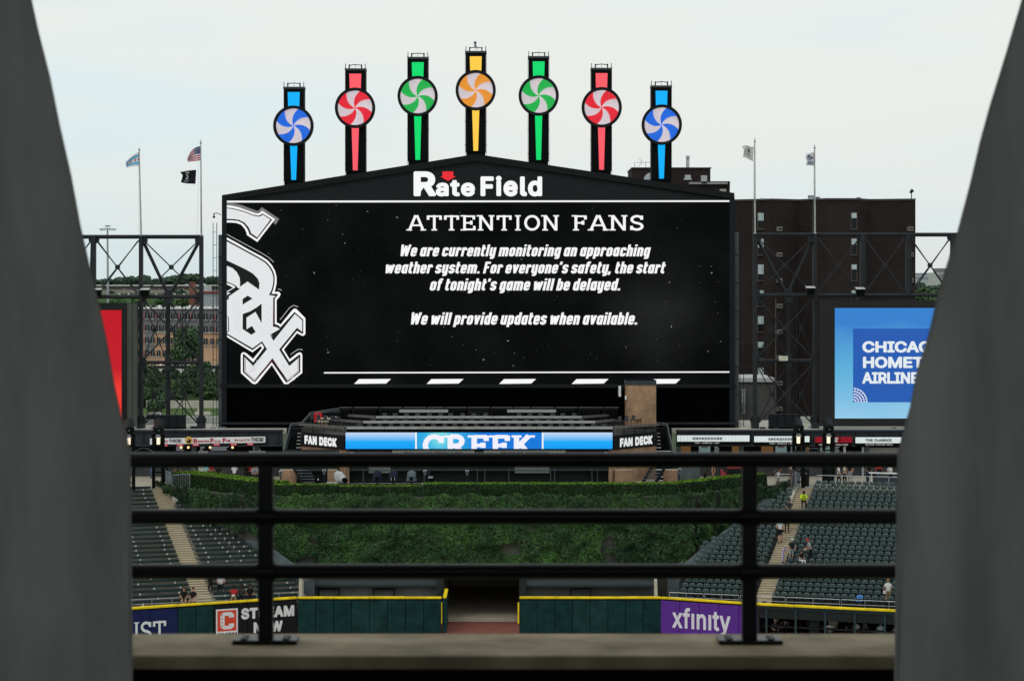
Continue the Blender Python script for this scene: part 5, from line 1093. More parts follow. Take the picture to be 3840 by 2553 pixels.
# stairs either side of the deck
for s, x0, x1, sg_ in (('left', 1056, 1130, -1), ('right', 2463, 2530, 1)):
    t = T('deck_stairs', f'dark stairs with pale nosings climbing to the {s} side of the fan deck', 'stairs', P((x0+x1)/2, 1720, 167))
    n = 14
    for i in range(n):
        Y = 165.2 + i*.3; z = CZ + .1 + (i)*.262; a, c = px2(x0, 165.6), px2(x1, 165.6)
        if i >= 9: a, c = (a + .9, c) if s == 'left' else (a, c - .9)
        MB().box(a, c, Y, Y + .3, z - .25, z).build('stair_tread', black, t); MB().box(a, c, Y - .01, Y + .04, z - .05, z + .012).build('nosing', M('nosing_pale', (.6, .59, .56), .6, .1), t)
    xo = px2(x0 - 2, 165.4) if s == 'left' else px2(x1 + 4, 165.4); a = xo
    rails = [(a + .0*sg_, 165.0, CZ + 1.6), (a - .35*sg_, 167.8, 12.2), (a - 1.5*sg_*.7, 168, 12.25), (a - 2.2*sg_*.8, 168.6, 13.2), (a - 3.4*sg_, 169.4, 13.35)]
    if s == 'right': rails = [(a, 165.0, CZ + 1.6), (a - .5, 167.8, 12.35), (a - 1.3, 168, 12.45), (a - 2.0, 168.5, 13.2), (a - 2.9, 169.4, 13.3)]
    else: rails = [(a, 165.0, CZ + 1.6), (a + .5, 167.8, 12.35), (a + 1.35, 168, 12.45), (a + 2.0, 168.5, 13.2), (a + 4.2, 169.4, 13.5)]
    for i in range(len(rails)-1):
        p, q = Vector(rails[i]), Vector(rails[i+1]); MB().tube(p, q, .04, 6).tube(p - Vector((0,0,.14)), q - Vector((0,0,.14)), .03, 6).build('handrail', M('handrail_grey', (.11, .125, .135), .45, .1, spec=.4), t); mb = MB(); k_ = int((q-p).length/.14)
        for k in range(k_): w = p + (q-p)*(k+.5)/k_; mb.bar(w, w - Vector((0, 0, .95)), .018, .018)
        stuff(mb.build('balusters', girder_m, t))
    MB().box(min(a, a - 2.3*sg_), max(a, a - 2.3*sg_), 169.5, 169.6, CZ, 11.9).build('stair_back', black, t)
# cooler, bins, pier with slabs
t = T('drinks_cooler', 'red soft drink cooler panel with a bottle picture on the fan deck', 'cooler', P(1193, 1582, 169)); rect('cabinet', 1178, 1207, 1546, 1583, 169, .6, M('cooler_red', (.55, .008, .015), .4, .1, emit=(.6, .01, .02), es=.35), t, .02); rect('side', 1175, 1178, 1547, 1583, 169.05, .55, black, t)
MB().prism([P(x, y, 168.98) for x, y in ((1191, 1554), (1194, 1554), (1194, 1563), (1197, 1571), (1196, 1577), (1188, 1577), (1187, 1571), (1191, 1563))], (0, .01, 0)).build('bottle_print', M('bottle_brown', (.5, .12, .08), .5, .3, 8), t); rect('bottle_cap', 1189, 1195, 1554, 1560, 168.96, .01, M('bottle_band', (.6, .4, .35), .5, 0), t); textbox('lettering', 'Coca', 1184, 1200, 1575, 1581, 168.95, white_m, t, bold=.02)
for k, x in enumerate((1222, 1262)):
    p = P(x, 1583, 169.4); t = T('trash_bin', f'black domed trash bin on the fan deck, {("beside the red cooler", "right of the other one")[k]}', 'trash bin', p, 'black domed trash bins'); MB().tube(p, p + Vector((0, 0, .75)), .33, 12, .38).build('bin_body', black, t); MB().ball(p + Vector((0, 0, .78)), .4, 12, 6, .35).build('lid', M('lid', (.02, .02, .022), .5, 0), t)
    textbox('lettering', 'TRASH', x - 7, x + 7, 1561, 1565, 168.98, white_m, t, bold=.03)
p = P(1210, 1610, 168.2); t = T('stone_capped_pier', 'small brick pier with pale stone slabs beside the red cooler', 'pier', p); MB().box(p.x - .35, p.x + .35, 168.2, 168.8, 11.9, zy(1584, 168.2)).build('brickwork', brick_tan, t)
for i in range(2): z = zy(1583 - 9*i, 168.2); MB().box(p.x - .4 + .1*i, p.x + .45 + .25*i, 168.1 + .2*i, 168.9 + .2*i, z, z + .13).build('stone_slab', M('stone_slab', (.5, .43, .33), .8, .15), t)
# speaker boxes hanging under the ribbon
for k, x in enumerate((1318, 2271)):
    t = T('hanging_box', f'small pale box hanging under the {("left","right")[k]} end of the LED ribbon', 'equipment box', P(x, 1690, YF)); rect('box', x - 6, x + 7, 1694, 1708, YF, .2, galv, t); rect('hanger', x - 2, x + 2, 1687, 1693.6, YF + .05, .05, steel_dk, t)
# ---------------------------------------------------------------- steel truss towers and side billboards
YA, YBk = 171.6, 173.6
truss_m = M('truss_paint', (.025, .027, .031), .5, .2, 1.2)
def truss(side, label):
    x0 = px2(640 if side == 'left' else 2945, YA); t = T('steel_truss', label, 'truss', (x0, YA, 11.7)); s = F/YA
    def chord(xa, ya, xb, yb, rpx, Y=YA, nm='chord'): MB().tube(P(xa, ya, Y), P(xb, yb, Y), rpx/s, 10).build(nm, truss_m, t, smooth=False)
    def col(x, y0, y1, w, Y=YA):
        a, c, z0, z1 = R(x-w/2, x+w/2, y0, y1, Y); MB().box(a, c, Y - .22, Y + .22, z0, z1).build('column', truss_m, t)
    def guss(x, y, w, h, Y=YA):
        q = [P(x + dx*w, y + dy*h, Y - .06) for dx, dy in ((-1, -.4), (-.5, -1), (.5, -1), (1, -.4), (1, .4), (.5, 1), (-.5, 1), (-1, .4))]; MB().prism(q, (0, .12, 0)).build('gusset_plate', truss_m, t)
    def X(xa, ya, xb, yb, r=2.3, Y=YA, g=1):
        chord(xa, ya, xb, yb, r, Y, 'cross_brace'); chord(xa, yb, xb, ya, r, Y + .03, 'cross_brace')
        if g: guss((xa+xb)/2, (ya+yb)/2, 9, 9, Y)
    if side == 'left':
        A, B = 529, 755; yt, ym, yl, yb = 887, 1113, 1359, 1600; ext = [352, 180]; e0 = 100; cc = 630
    else:
        A, B = 3056, 2831; yt, ym, yl, yb = 879, 1107, 1352, 1598; ext = [3233, 3404, 3572]; e0 = 3650; cc = 2958
    lo, hi = min(A, B), max(A, B); MBk = YBk
    chord(e0, yt, B, yt, 6.6); chord(e0, ym, B, ym, 7); chord(lo + 9, yl, hi - 9, yl, 7.2)
    for x in (A, B): col(x, yt - 2, yb, 14)
    mid = (lo+hi)/2
    for x, q in ((lo + 9, -12), (hi - 9, -4)): chord(x, yt + 20, mid + (-9 if x < mid else 9) + (-7 if side == 'left' else 8), ym - 18, 6.3, YA + .3, 'main_brace')
    X(lo + 7, yt + 12, hi - 7, ym - 8); guss(cc, ym, 17, 26); guss(lo + 12, yt + 14, 12, 16); guss(hi - 12, yt + 14, 12, 16)
    MB().tube(P(cc, ym, YBk - .6), P(cc, yb, YBk - .6), 8.5/s, 10).build('centre_column', truss_m, t)
    for ya, yb_ in ((ym + 12, yl - 10), (yl + 12, yb - 8)):
        X(lo + 9, ya, hi - 9, yb_, 2.8)
        X(lo + 9, ya + 6, cc - 8, yb_ - 4, 1.9, YA + 1.1); X(cc + 8, ya + 6, hi - 9, yb_ - 4, 1.9, YA + 1.1)
    guss(cc, yl, 12, 28)
    for y in (ym, yl): guss(lo + 12, y, 9, 18); guss(hi - 12, y, 9, 18)
    pr = A
    for e in ext:
        if ext.index(e) < len(ext): col(e, yt, ym, 15); chord(e + (-8 if side == 'left' else 8), yt + 6, e + (-14 if side == 'left' else 13), ym - 4, 4, YBk, 'rear_post')
        a, c = sorted((pr, e)); X(a + 8, yt + 14, c - 8, ym - 10, 2.2); X(a + 14, yt + 16, c - 12, ym - 6, 2.0, YBk, 0); guss(e, yt + 10, 20, 16); pr = e
    chord(e0, yt + 4, B + (-6 if side == 'left' else 6), yt + 4, 5, YBk, 'rear_chord'); chord(e0, ym - 3, B, ym - 3, 5, YBk, 'rear_chord')
    for x in (A, B):
        a, c, z0, z1 = R(x - 13, x + 13, yb - 14, yb + 8, YA); MB().box(a, c, YA - .5, YA + .5, z0, z1).build('base_shoe', truss_m, t); guss(x, yb - 24, 18, 18)
    mb = MB(); lx = 684 if side == 'left' else 2975; a = px2(lx, YBk); c = px2(lx + 12, YBk)
    for x in (a, c): mb.tube((x, YBk, 11.7), (x, YBk, zy(ym, YBk)), .035, 5)
    k = 12.0
    while k < zy(ym, YBk): mb.tube((a, YBk, k), (c, YBk, k), .02, 4); k += .32
    mb.build('caged_ladder', truss_m, t)
    a, c, z0, z1 = R(cc - 2 - 58 + (14 if side == 'left' else -20), cc + 58 + (14 if side == 'left' else -20), 1553 if side == 'left' else 1550, 1598, YA)
    o = T('speaker_cluster', f'wide black loudspeaker cluster at the foot of the {side} steel truss', 'loudspeaker', ((a+c)/2, YA - .6, z0))
    n = 4
    for i in range(n): MB().box(a + (c-a)*i/n + .02, a + (c-a)*(i+1)/n - .02, YA - 1.1, YA - .4, z0, z1).build('speaker_cabinet', M('speaker_black', (.012, .014, .018), .7, .2), o, bev=.02)
    MB().box(a, c, YA - .4, YA - .3, z0 - .3, z0 - .001).build('speaker_frame', steel_dk, o)
    fl = ((546, 1095), (366, 1095)) if side == 'left' else ((3040, 1088), (3226, 1092))
    for i, (x, y) in enumerate(fl):
        w = -1 if i == 0 and side == 'right' else 1; p = P(x, y, YA - .7); o = T('floodlight', f'black shielded floodlight with pale top hanging on the {side} truss, {"inner" if i == 0 else "outer"} one', 'floodlight', p, 'floodlights on the steel trusses')
        MB().hexa([p + Vector(v) for v in ((-.3, -.3, -.35), (.25, -.3, -.35), (.25, .3, -.3), (-.3, .3, -.3), (-.38, -.45, .15), (.33, -.45, .15), (.33, .35, .28), (-.38, .35, .28))]).build('lamp_housing', black, o)
        MB().hexa([p + Vector(v) for v in ((-.4, -.5, .16), (.35, -.5, .16), (.35, .4, .3), (-.4, .4, .3), (-.4, -.5, .19), (.35, -.5, .19), (.35, .4, .33), (-.4, .4, .33))]).build('lamp_visor', M('visor_pale', (.5, .5, .48), .5, 0), o)
        mb = MB(); mb.tube(p + Vector((-.35, .2, .3)), p + Vector((-.35, .2, .65)), .025, 4).tube(p + Vector((.35, .2, .3)), p + Vector((.35, .2, .65)), .025, 4).tube(p + Vector((-.35, .2, .65)), p + Vector((.35, .2, .65)), .025, 4).build('bracket', steel_dk, o)
    return t
truss('left', 'dark steel tube truss tower left of the scoreboard, with flagpoles on top'); truss('right', 'dark steel tube truss tower right of the scoreboard, before the brick block')
p = P(2938, 1346, YA - .4); t = T('equipment_box', 'pale rectangular box fixed to the lower tube of the right truss', 'equipment box', p); rect('box', 2922, 2955, 1335, 1353, YA - .5, .3, M('box_cream', (.55, .54, .45), .5, .05), t, .02)
# billboards
YO = 171.0
t = T('billboard', 'dark framed billboard with red picture behind the left pillar', 'billboard', P(300, 1600, YO))
rect('frame', 120, 512, 1136, 1600, YO, .9, M('frame_dark', (.018, .021, .021), .7, .25, .6), t)
rdm = M('billboard_red', (.02, .002, .002), .5, 0); n = rdm.node_tree.nodes; l = rdm.node_tree.links; bs = n['Principled BSDF']; tx_ = n.new('ShaderNodeTexCoord'); sp = n.new('ShaderNodeSeparateXYZ'); l.new(tx_.outputs['Object'], sp.inputs[0]); mr = n.new('ShaderNodeMapRange'); mr.inputs['From Min'].default_value = zy(1560, YO); mr.inputs['From Max'].default_value = zy(1163, YO); l.new(sp.outputs[2], mr.inputs[0]); rp = n.new('ShaderNodeValToRGB'); l.new(mr.outputs[0], rp.inputs[0]); e = rp.color_ramp.elements
e[0].color = (*lin(250, 52, 46), 1); e[1].color = (*lin(192, 20, 36), 1); q = e.new(.45); q.color = (*lin(196, 26, 40), 1); q = e.new(.25); q.color = (*lin(246, 60, 50), 1); l.new(rp.outputs[0], bs.inputs['Emission Color']); bs.inputs['Emission Strength'].default_value = .95
rect('picture', 165, 455.5, 1163, 1572, YO - .04, .04, rdm, t)
for i in range(3): rect('side_pier', 457 + i*20, 475 + i*20, 1137, 1600, YO - .12, .1, M('pier_streaked', (.075, .08, .072), .8, .4, .5, stretch=(1, 1, .25)), t) if i else None
t = T('billboard', 'blue airline billboard with white capital letters behind the right pillar', 'billboard', P(3440, 1600, YO))
rect('frame', 3072, 3800, 1127, 1598, YO, .9, M('frame_dark2', (.024, .024, .023), .7, .1, .6), t)
bm_ = M('billboard_blue', (.02, .03, .05), .5, 0); n = bm_.node_tree.nodes; l = bm_.node_tree.links; bs = n['Principled BSDF']; tx_ = n.new('ShaderNodeTexCoord'); sp = n.new('ShaderNodeSeparateXYZ'); l.new(tx_.outputs['Object'], sp.inputs[0]); mr = n.new('ShaderNodeMapRange'); mr.inputs['From Min'].default_value = zy(1568, YO); mr.inputs['From Max'].default_value = zy(1155, YO); l.new(sp.outputs[2], mr.inputs[0]); no = n.new('ShaderNodeTexNoise'); no.inputs['Scale'].default_value = .25; l.new(tx_.outputs['Object'], no.inputs['Vector'])
mm = n.new('ShaderNodeMath'); mm.operation = 'MULTIPLY_ADD'; mm.inputs[1].default_value = .25; l.new(no.outputs['Fac'], mm.inputs[0]); l.new(mr.outputs[0], mm.inputs[2]); rp = n.new('ShaderNodeValToRGB'); l.new(mm.outputs[0], rp.inputs[0]); e = rp.color_ramp.elements
e[0].color = (*lin(150, 202, 232), 1); e[0].position = .1; e[1].color = (*lin(48, 126, 204), 1); q = e.new(.55); q.color = (*lin(92, 176, 218), 1); l.new(rp.outputs[0], bs.inputs['Emission Color']); bs.inputs['Emission Strength'].default_value = .97
rect('picture', 3131, 3745, 1155, 1568.5, YO - .04, .04, bm_, t); rect('blue_panel', 3199, 3678, 1232, 1508, YO - .07, .02, E('panel_blue', (34, 90, 176)), t)
wp = E('billboard_white', (226, 234, 238))
textbox('lettering', "CHICAGO'S", 3234, 3600, 1279, 1322, YO - .09, wp, t, bold=.035); textbox('lettering', 'HOMETOWN', 3236, 3618, 1337, 1380, YO - .09, wp, t, bold=.035); textbox('lettering', 'AIRLINE', 3233, 3445, 1395, 1438, YO - .09, wp, t, bold=.035)
mb = MB(); gc = (3199, 1508); Rg = 54
for i in range(5):
    for k in range(7):
        r0, r1 = Rg*(1 - .2*i)*.985, Rg*(1 - .2*i)*.88 if i else Rg*.95
        a0, a1 = 90*k/7, 90*(k+.5)/7
        q = [(gc[0] + r*math.cos(math.radians(a)), gc[1] - r*math.sin(math.radians(a))) for r, a in ((Rg*(1-.19*i), a0), (Rg*(1-.19*i-.11), a0), (Rg*(1-.19*i-.11), a1), (Rg*(1-.19*i), a1))]
        mb.add([P(x, y, YO - .09) for x, y in q], [(0, 1, 2, 3)])
    rr = Rg*(1-.19*i); q = [(gc[0] + rr*math.cos(math.radians(6*j)), gc[1] - rr*math.sin(math.radians(6*j))) for j in range(16)]; q2 = [(gc[0] + (rr-2)*math.cos(math.radians(6*j)), gc[1] - (rr-2)*math.sin(math.radians(6*j))) for j in range(16)]
    mb.add([P(x, y, YO - .095) for x, y in q + q2], [(j, j+1, 17+j, 16+j) for j in range(15)])
stuff(mb.build('globe_emblem', wp, t))
# ---------------------------------------------------------------- flags
pole_m = M('flagpole', (.38, .38, .36), .45, .35, 2, metal=.3)
def flagpole(xb, yb, xt, yt, lab, ball=True, hal=-8):
    t = T('flagpole', lab, 'flagpole', P(xb, yb, YA)); MB().tube(P(xb, yb, YA), P(xt, yt, YA), .075, 8, .045).build('mast', pole_m, t); MB().tube(P(xb, yb, YA), P(xb, yb - 6, YA), .14, 8).build('collar', galv, t)
    p = P(xt, yt, YA); MB().tube(p, p + Vector((0, 0, .07)), .09, 8).build('truck', steel_dk, t); MB().tube(p, p + Vector((0, 0, .3)), .012, 4).build('spindle', steel_dk, t)
    if ball: MB().ball(p + Vector((0, 0, .22)), .06, 8, 5).build('finial', galv, t)
    MB().tube(P(xt + hal*.4, yt + 6, YA), P(xb + hal, yb, YA), .009, 3).build('halyard', galv, t)
flagpole(529, 886, 522, 563, 'weathered flagpole on the left truss carrying the pale blue striped flag', False)
flagpole(755, 886, 753, 538, 'flagpole next to the scoreboard carrying the stars and stripes', True, -16)
flagpole(2831, 878, 2830.5, 532, 'flagpole nearest the scoreboard on the right truss')
flagpole(3056, 878, 3055, 557, 'flagpole on the right truss with the small white numbered flag')
def fm(n, c): return M('flag_' + n, c, .8, .06, 2)
fw, fb, fr, fn, fk = fm('white', (.68, .69, .74)), fm('pale_blue', (.12, .42, .70)), fm('red', (.5, .01, .035)), fm('navy', (.02, .03, .12)), fm('black', (.012, .012, .014))
def interp(pl, u):
    k = u*(len(pl)-1); i = min(int(k), len(pl)-2); f = k-i; return (pl[i][0]*(1-f)+pl[i+1][0]*f, pl[i][1]*(1-f)+pl[i+1][1]*f)
def flag(nm, label, top, bot, design, mats, NU=54, NV=38, left=None, grp='flags flying above the trusses', ph=0):
    vs = []; fs = []; ms = []
    for i in range(NU+1):
        u = i/NU; a = interp(top, u); b = interp(bot, u)
        for j in range(NV+1):
            v = j/NV; x = a[0]+(b[0]-a[0])*v; y = a[1]+(b[1]-a[1])*v
            if left: x += interp(left, v)[0]*u**3
            vs.append(P(x, y, YA + .16*u*math.sin(u*8 + v*2.2 + ph) + .1*u*math.sin(v*5 - u*3)))
    for i in range(NU):
        for j in range(NV): w = NV+1; fs.append((i*w+j, i*w+j+1, (i+1)*w+j+1, (i+1)*w+j)); ms.append(design((i+.5)/NU, (j+.5)/NV))
    me = bpy.data.meshes.new(nm); me.from_pydata(vs, [], fs); [me.materials.append(m) for m in mats]; me.polygons.foreach_set('material_index', ms); me.polygons.foreach_set('use_smooth', [True]*len(fs)); me.update()
    o = bpy.data.objects.new(nm, me); COL.objects.link(o); tag(o, label, 'flag', grp); return o
def star6(u, v, cu, cv, r, asp=1.5, n=6):
    du, dv = (u-cu)*asp, v-cv; d = math.hypot(du, dv)
    if d > r: return False
    a = (math.degrees(math.atan2(du, -dv)) % (360/n)); a = min(a, 360/n - a); return d < r*(1 - .62*a/(180/n))
def chi(u, v):
    if .17 < v < .34 or .66 < v < .83: return 1
    if any(star6(u, v, c, .5, .13) for c in (.06, .3, .62, .88)): return 2
    return 0
flag('flag', 'white flag with two pale blue stripes and red stars', [(522, 570), (510, 576), (497, 584), (484, 595), (470, 607)], [(523, 624), (510, 624), (497, 625), (484, 627), (474, 630)], chi, [fw, fb, fr])
def usa(u, v):
    if u < .42 and v < 7/13:
        r = (v*13/7*9) % 1; c = (u/.42*6 + (.5 if int(v*13/7*9) % 2 else 0)) % 1; return 1 if abs(r-.5) < .22 and abs(c-.5) < .2 else 2
    return 0 if int(v*13) % 2 == 0 else 1
flag('flag', 'red and white striped flag with a blue starred canton', [(753, 549), (744, 550), (734, 553), (722, 561), (712, 574), (705, 588), (701, 598)], [(753, 602), (745, 602.5), (737, 604), (729, 605), (721, 606), (713, 607), (705, 608)], usa, [fr, fw, fn])
o = flag('flag', 'black flag with a grey round emblem below the striped flag', [(736, 637), (720, 638.5), (705, 640), (690, 643), (675, 645)], [(733, 690), (718, 689.5), (704, 689), (690, 687), (678, 684)], lambda u, v: 0, [fk], left=[(0, 0), (9, 0), (5, 0), (0, 0)])
eg = M('flag_emblem', (.35, .36, .38), .8, .1)
MB().prism([P(440 + x/6.55, 520 + y/6.55, YA - .25) for x, y in ((1680, 880), (1710, 870), (1740, 920), (1745, 970), (1715, 1010), (1670, 1005), (1665, 975), (1700, 970), (1710, 930))], (0, .01, 0)).build('emblem', eg, o); MB().prism([P(440 + x/6.55, 520 + y/6.55, YA - .25) for x, y in ((1660, 835), (1690, 820), (1760, 815), (1750, 900), (1740, 850), (1700, 855))], (0, .01, 0)).build('emblem', eg, o)
MB().prism([P(440 + x/6.55, 520 + y/6.55, YA - .25) for x, y in ((1630, 1030), (1690, 1050), (1760, 1010), (1762, 1025), (1692, 1068), (1630, 1045))], (0, .01, 0)).build('emblem', eg, o)
o = flag('flag', 'plain pale flag with a small dark and red crest', [(2826, 551), (2815, 551), (2806, 546), (2794, 545), (2781, 549)], [(2824, 606), (2814, 601), (2804, 596), (2794, 591), (2785, 589)], lambda u, v: 0, [fm('pale', (.56, .58, .56))], left=[(0, 0), (7, 0), (5, 0), (0, 0)], ph=2)
cq = lambda pts, m, nm='crest': MB().prism([P(2740 + x/6.208, 500 + y/6.208, YA - .24) for x, y in pts], (0, .01, 0)).build(nm, m, o)
cq([(405, 365), (430, 370), (440, 430), (430, 460), (410, 450), (410, 400)], fk); cq([(428, 345), (445, 350), (445, 375), (430, 385)], fr); cq([(440, 440), (458, 430), (452, 455), (438, 462)], fr); cq([(385, 470), (440, 470), (435, 540), (400, 545)], M('crest_grey', (.3, .3, .3), .8, .1))
o = flag('flag', 'small white flag with a navy batter figure and number 02', [(3056.5, 571), (3048, 572), (3040, 574), (3032, 576), (3024, 576)], [(3056.5, 624), (3048, 622), (3040, 621), (3031, 621), (3022, 621)], lambda u, v: 0, [fw], left=[(0, 0), (-2, 0), (4, 0), (0, 0)], ph=1)
cq([(1825, 490), (1835, 520), (1885, 550), (1915, 550), (1915, 590), (1830, 605), (1805, 615), (1825, 585), (1895, 572), (1840, 545), (1800, 575), (1785, 540), (1810, 515)], fn, 'figure'); cq([(1928, 560), (1942, 560), (1945, 592), (1928, 592)], fr, 'red_ball')
textbox('numerals', '02', 3031, 3052, 606, 618, YA - .24, fn, o, bold=.03)
# ---------------------------------------------------------------- right: dark brick apartment block
t = T('apartment_block', 'tall dark brown brick apartment block behind the right truss', 'building', P(3100, 1600, 221))
prof = [(2700, 224.5, 748), (2762, 224.2, 749), (2891, 222.2, 747), (2895, 222.0, 747), (2994, 224, 751), (3100, 221, 745), (3217, 221.2, 747), (3262, 223.3, 750), (3433, 222, 748)]
for i in range(len(prof)-1):
    (xa, ya, _), (xb, yb, _) = prof[i], prof[i+1]; A_ = (px2(xa, ya), ya); B_ = (px2(xb, yb), yb); zt = 32.2
    MB().hexa([(A_[0], A_[1], 1), (B_[0], B_[1], 1), (B_[0], B_[1] + 2, 1), (A_[0], A_[1] + 2, 1), (A_[0], A_[1], zt), (B_[0], B_[1], zt), (B_[0], B_[1] + 2, zt), (A_[0], A_[1] + 2, zt)]).build('brick_wall', brick_dark, t)
    MB().hexa([(A_[0], A_[1] - .12, zt), (B_[0], B_[1] - .12, zt), (B_[0], B_[1] + 1, zt), (A_[0], A_[1] + 1, zt), (A_[0], A_[1] - .12, zt + .22), (B_[0], B_[1] - .12, zt + .22), (B_[0], B_[1] + 1, zt + .22), (A_[0], A_[1] + 1, zt + .22)]).build('roof_coping', M('coping_dark', (.05, .045, .045), .6, .1), t)
MB().box(px2(2700, 224), px2(3433, 222), 226, 240, 1, 32).build('rear_body', brick_dark, t)
def onwall(px):
    for i in range(len(prof)-1):
        if prof[i][0] <= px <= prof[i+1][0]: f = (px-prof[i][0])/(prof[i+1][0]-prof[i][0]); return prof[i][1] + (prof[i+1][1]-prof[i][1])*f
    return 222
frame_br = M('window_frame_brown', (.10, .085, .08), .6, .1)
def window(x0, x1, y, h, lights, lab=None, blind=.45):
    Y = onwall((x0+x1)/2) - .06; w_ = rect('window', x0 - 2, x1 + 2, y - 1.5, y + h + 2, Y, .05, frame_br, t); n = lights
    for i in range(n):
        a = x0 + (x1-x0)*i/n + .7; c = x0 + (x1-x0)*(i+1)/n - .7
        rect('blind_pane', a, c, y, y + h*blind, Y - .03, .02, pane_lt, w_); rect('pane', a, c, y + h*blind + 1.5, y + h - 1, Y - .03, .02, glass_dk, w_)
    rect('sill', x0 - 3, x1 + 3, y + h + 1, y + h + 3.5, Y - .1, .14, frame_br, w_)
for k in range(8):
    y = 799 + 96.6*k; window(2842, 2874, y, 59, 2, blind=(.48, .55, .6, .3, .5, .35, .5, .4)[k])
    if k < 4: window(3193, 3213, y, 59, 1, blind=(.32, .35, .3, .2)[k])
    for x in (2910, 3402):
        if x == 3402 and k > 4: continue
        Y = onwall(x + 10) - .35; a = rect('air_conditioner', x, x + 24, 850 + 96.3*k, 867 + 96.3*k, Y, .4, M('ac_case', (.11, .105, .1), .6, .1), t); rect('grille', x + 9, x + 23, 852 + 96.3*k, 865 + 96.3*k, Y - .02, .02, M('ac_trim', (.38, .36, .34), .6, .1), a)
        for q in range(2): rect('vent', x + 10.5 + 6*q, x + 15.5 + 6*q, 854 + 96.3*k, 863 + 96.3*k, Y - .04, .02, black, a)
MB().tube(P(2909, 1120, 221.6), P(2909, 1600, 221.6), .06, 6).build('downpipe', frame_br, t)
Yp = 228.0
rect('penthouse', 2370, 2664, 632, 800, Yp, 8, brick_dark, t); rect('penthouse_coping', 2368, 2668, 628, 632, Yp - .15, 8.3, M('coping_dark', (.05, .045, .045), .6, .1), t)
rect('lower_penthouse', 2480, 2737, 692, 820, Yp - 2, 1.9, brick_dark, t); rect('light_parapet', 2586, 2728, 683, 691, Yp - 2.4, 1.2, M('parapet_light', (.3, .3, .29), .6, .2), t); rect('penthouse_opening', 2699, 2723, 709, 745, Yp - 2.06, .05, M('opening_pale', (.4, .4, .36), .6, .1), t)
rect('tall_parapet', 2664, 2737.5, 680, 700, Yp - .5, .4, brick_dark, t)
o = T('roof_vent', 'tall silver flue on the penthouse roof beside the rightmost pinwheel', 'vent', P(2579, 628, Yp + 1)); MB().tube(P(2579, 628, Yp+1), P(2579, 598, Yp+1), .19, 10).build('pipe', galv, o); MB().tube(P(2579, 593, Yp+1), P(2579, 585, Yp+1), .22, 10).build('cap', galv, o); MB().tube(P(2579, 598, Yp+1), P(2579, 593, Yp+1), .19, 10, .12).build('neck', galv_dull, o)
o = T('roof_fan', 'round pale roof fan on the lower penthouse roof', 'roof fan', P(2579, 675, Yp - 2.2)); MB().tube(P(2579, 675, Yp-2.2), P(2579, 670, Yp-2.2), .43, 14).build('base', M('fan_pale', (.5, .5, .49), .5, .1), o); MB().tube(P(2579, 670, Yp-2.2), P(2579, 657, Yp-2.2), .34, 14).build('drum', galv, o)
o = T('roof_unit', 'square pale rooftop unit on legs right of the round fan', 'roof unit', P(2641, 686, Yp - 2.6)); rect('cabinet', 2630, 2652, 658, 681, Yp - 2.6, .6, M('unit_pale', (.42, .42, .42), .5, .1), o); rect('unit_base', 2631, 2651, 681.5, 687, Yp - 2.5, .4, black, o)
o = T('curved_duct', 'pale quarter-round duct hood just left of the rightmost pinwheel', 'duct', P(2435, 675, Yp - 3)); MB().prism([P(2444 - 28*math.cos(a), 674 - 27*math.sin(a), Yp - 3) for a in [math.pi/2*k/8 for k in range(9)]] + [P(2444, 674, Yp - 3)], (0, 1, 0)).build('hood', M('duct_pale', (.42, .46, .5), .5, .1), o)
o = T('tv_antenna', 'thin black television aerial on the penthouse roof', 'antenna', P(2421, 628, Yp)); mb = MB(); q = lambda a, b: mb.tube(P(*a, Yp - .2), P(*b, Yp - .2), .018, 4)
q((2421, 640), (2421, 606)); q((2385, 610), (2444, 609)); q((2408, 609), (2397, 594)); q((2408, 609), (2396, 624)); mb.build('aerial', steel_dk, o); MB().tube(P(2380, 629, Yp - .2), P(2380, 608, Yp - .2), .02, 4).build('small_mast', steel_dk, o)
for k, (x, y0, y1, r) in enumerate(((3043, 748, 733, .36), (3067, 748, 738, .2), (3220, 749, 740, .24), (2859, 750, 744, .25))):
    o = T('roof_vent', f'low silver roof vent on the brick block, {("widest, by the numbered flag", "small, right of the widest", "above the second window column", "far left")[k]}', 'vent', P(x, y0, 222.6), 'silver roof vents on the brick block'); MB().tube(P(x, y0, 222.6), P(x, y1, 222.6), r, 12).build('drum', galv, o); MB().tube(P(x, y1 + 5, 222.6), P(x, y1 + 3, 222.6), r*1.15, 12).build('rim', galv_dull, o)
o = T('warning_siren', 'dark horn siren on a short mast at the right roof corner', 'siren', P(3418, 748, 222.4)); MB().tube(P(3418, 748, 222.4), P(3418, 724, 222.4), .05, 6).build('mast', steel_dk, o); MB().tube(P(3413, 724, 222.3), P(3423, 713, 222.3), .12, 8, .2).build('horn', steel_dk, o); MB().tube(P(3414, 716, 222.3), P(3423, 712, 222.3), .1, 6).build('motor', galv_dull, o)
t = T('annex_building', 'grey concrete annex with white parapet at the foot of the brick block', 'building', P(2840, 1600, 205)); rect('annex_wall', 2770, 2905, 1433, 1640, 205, 8, M('annex_grey', (.085, .085, .08), .9, .3, .4), t); rect('white_parapet', 2768, 2904, 1417, 1432, 204.8, 8.3, M('parapet_white', (.5, .5, .5), .7, .1), t)
rect('pale_duct', 2783, 2795, 1458, 1512, 204.4, .4, galv, t); rect('pale_duct', 2786, 2793, 1512.5, 1552, 204.5, .3, galv, t)
o = T('low_wall', 'pale parapet wall behind the right truss foot', 'wall', P(3020, 1600, 178)); rect('wall', 2990, 3082, 1562, 1612, 178, .3, white_m, o); rect('wall_return', 3075, 3640, 1598, 1612, 177.6, .3, conc_lt, o)
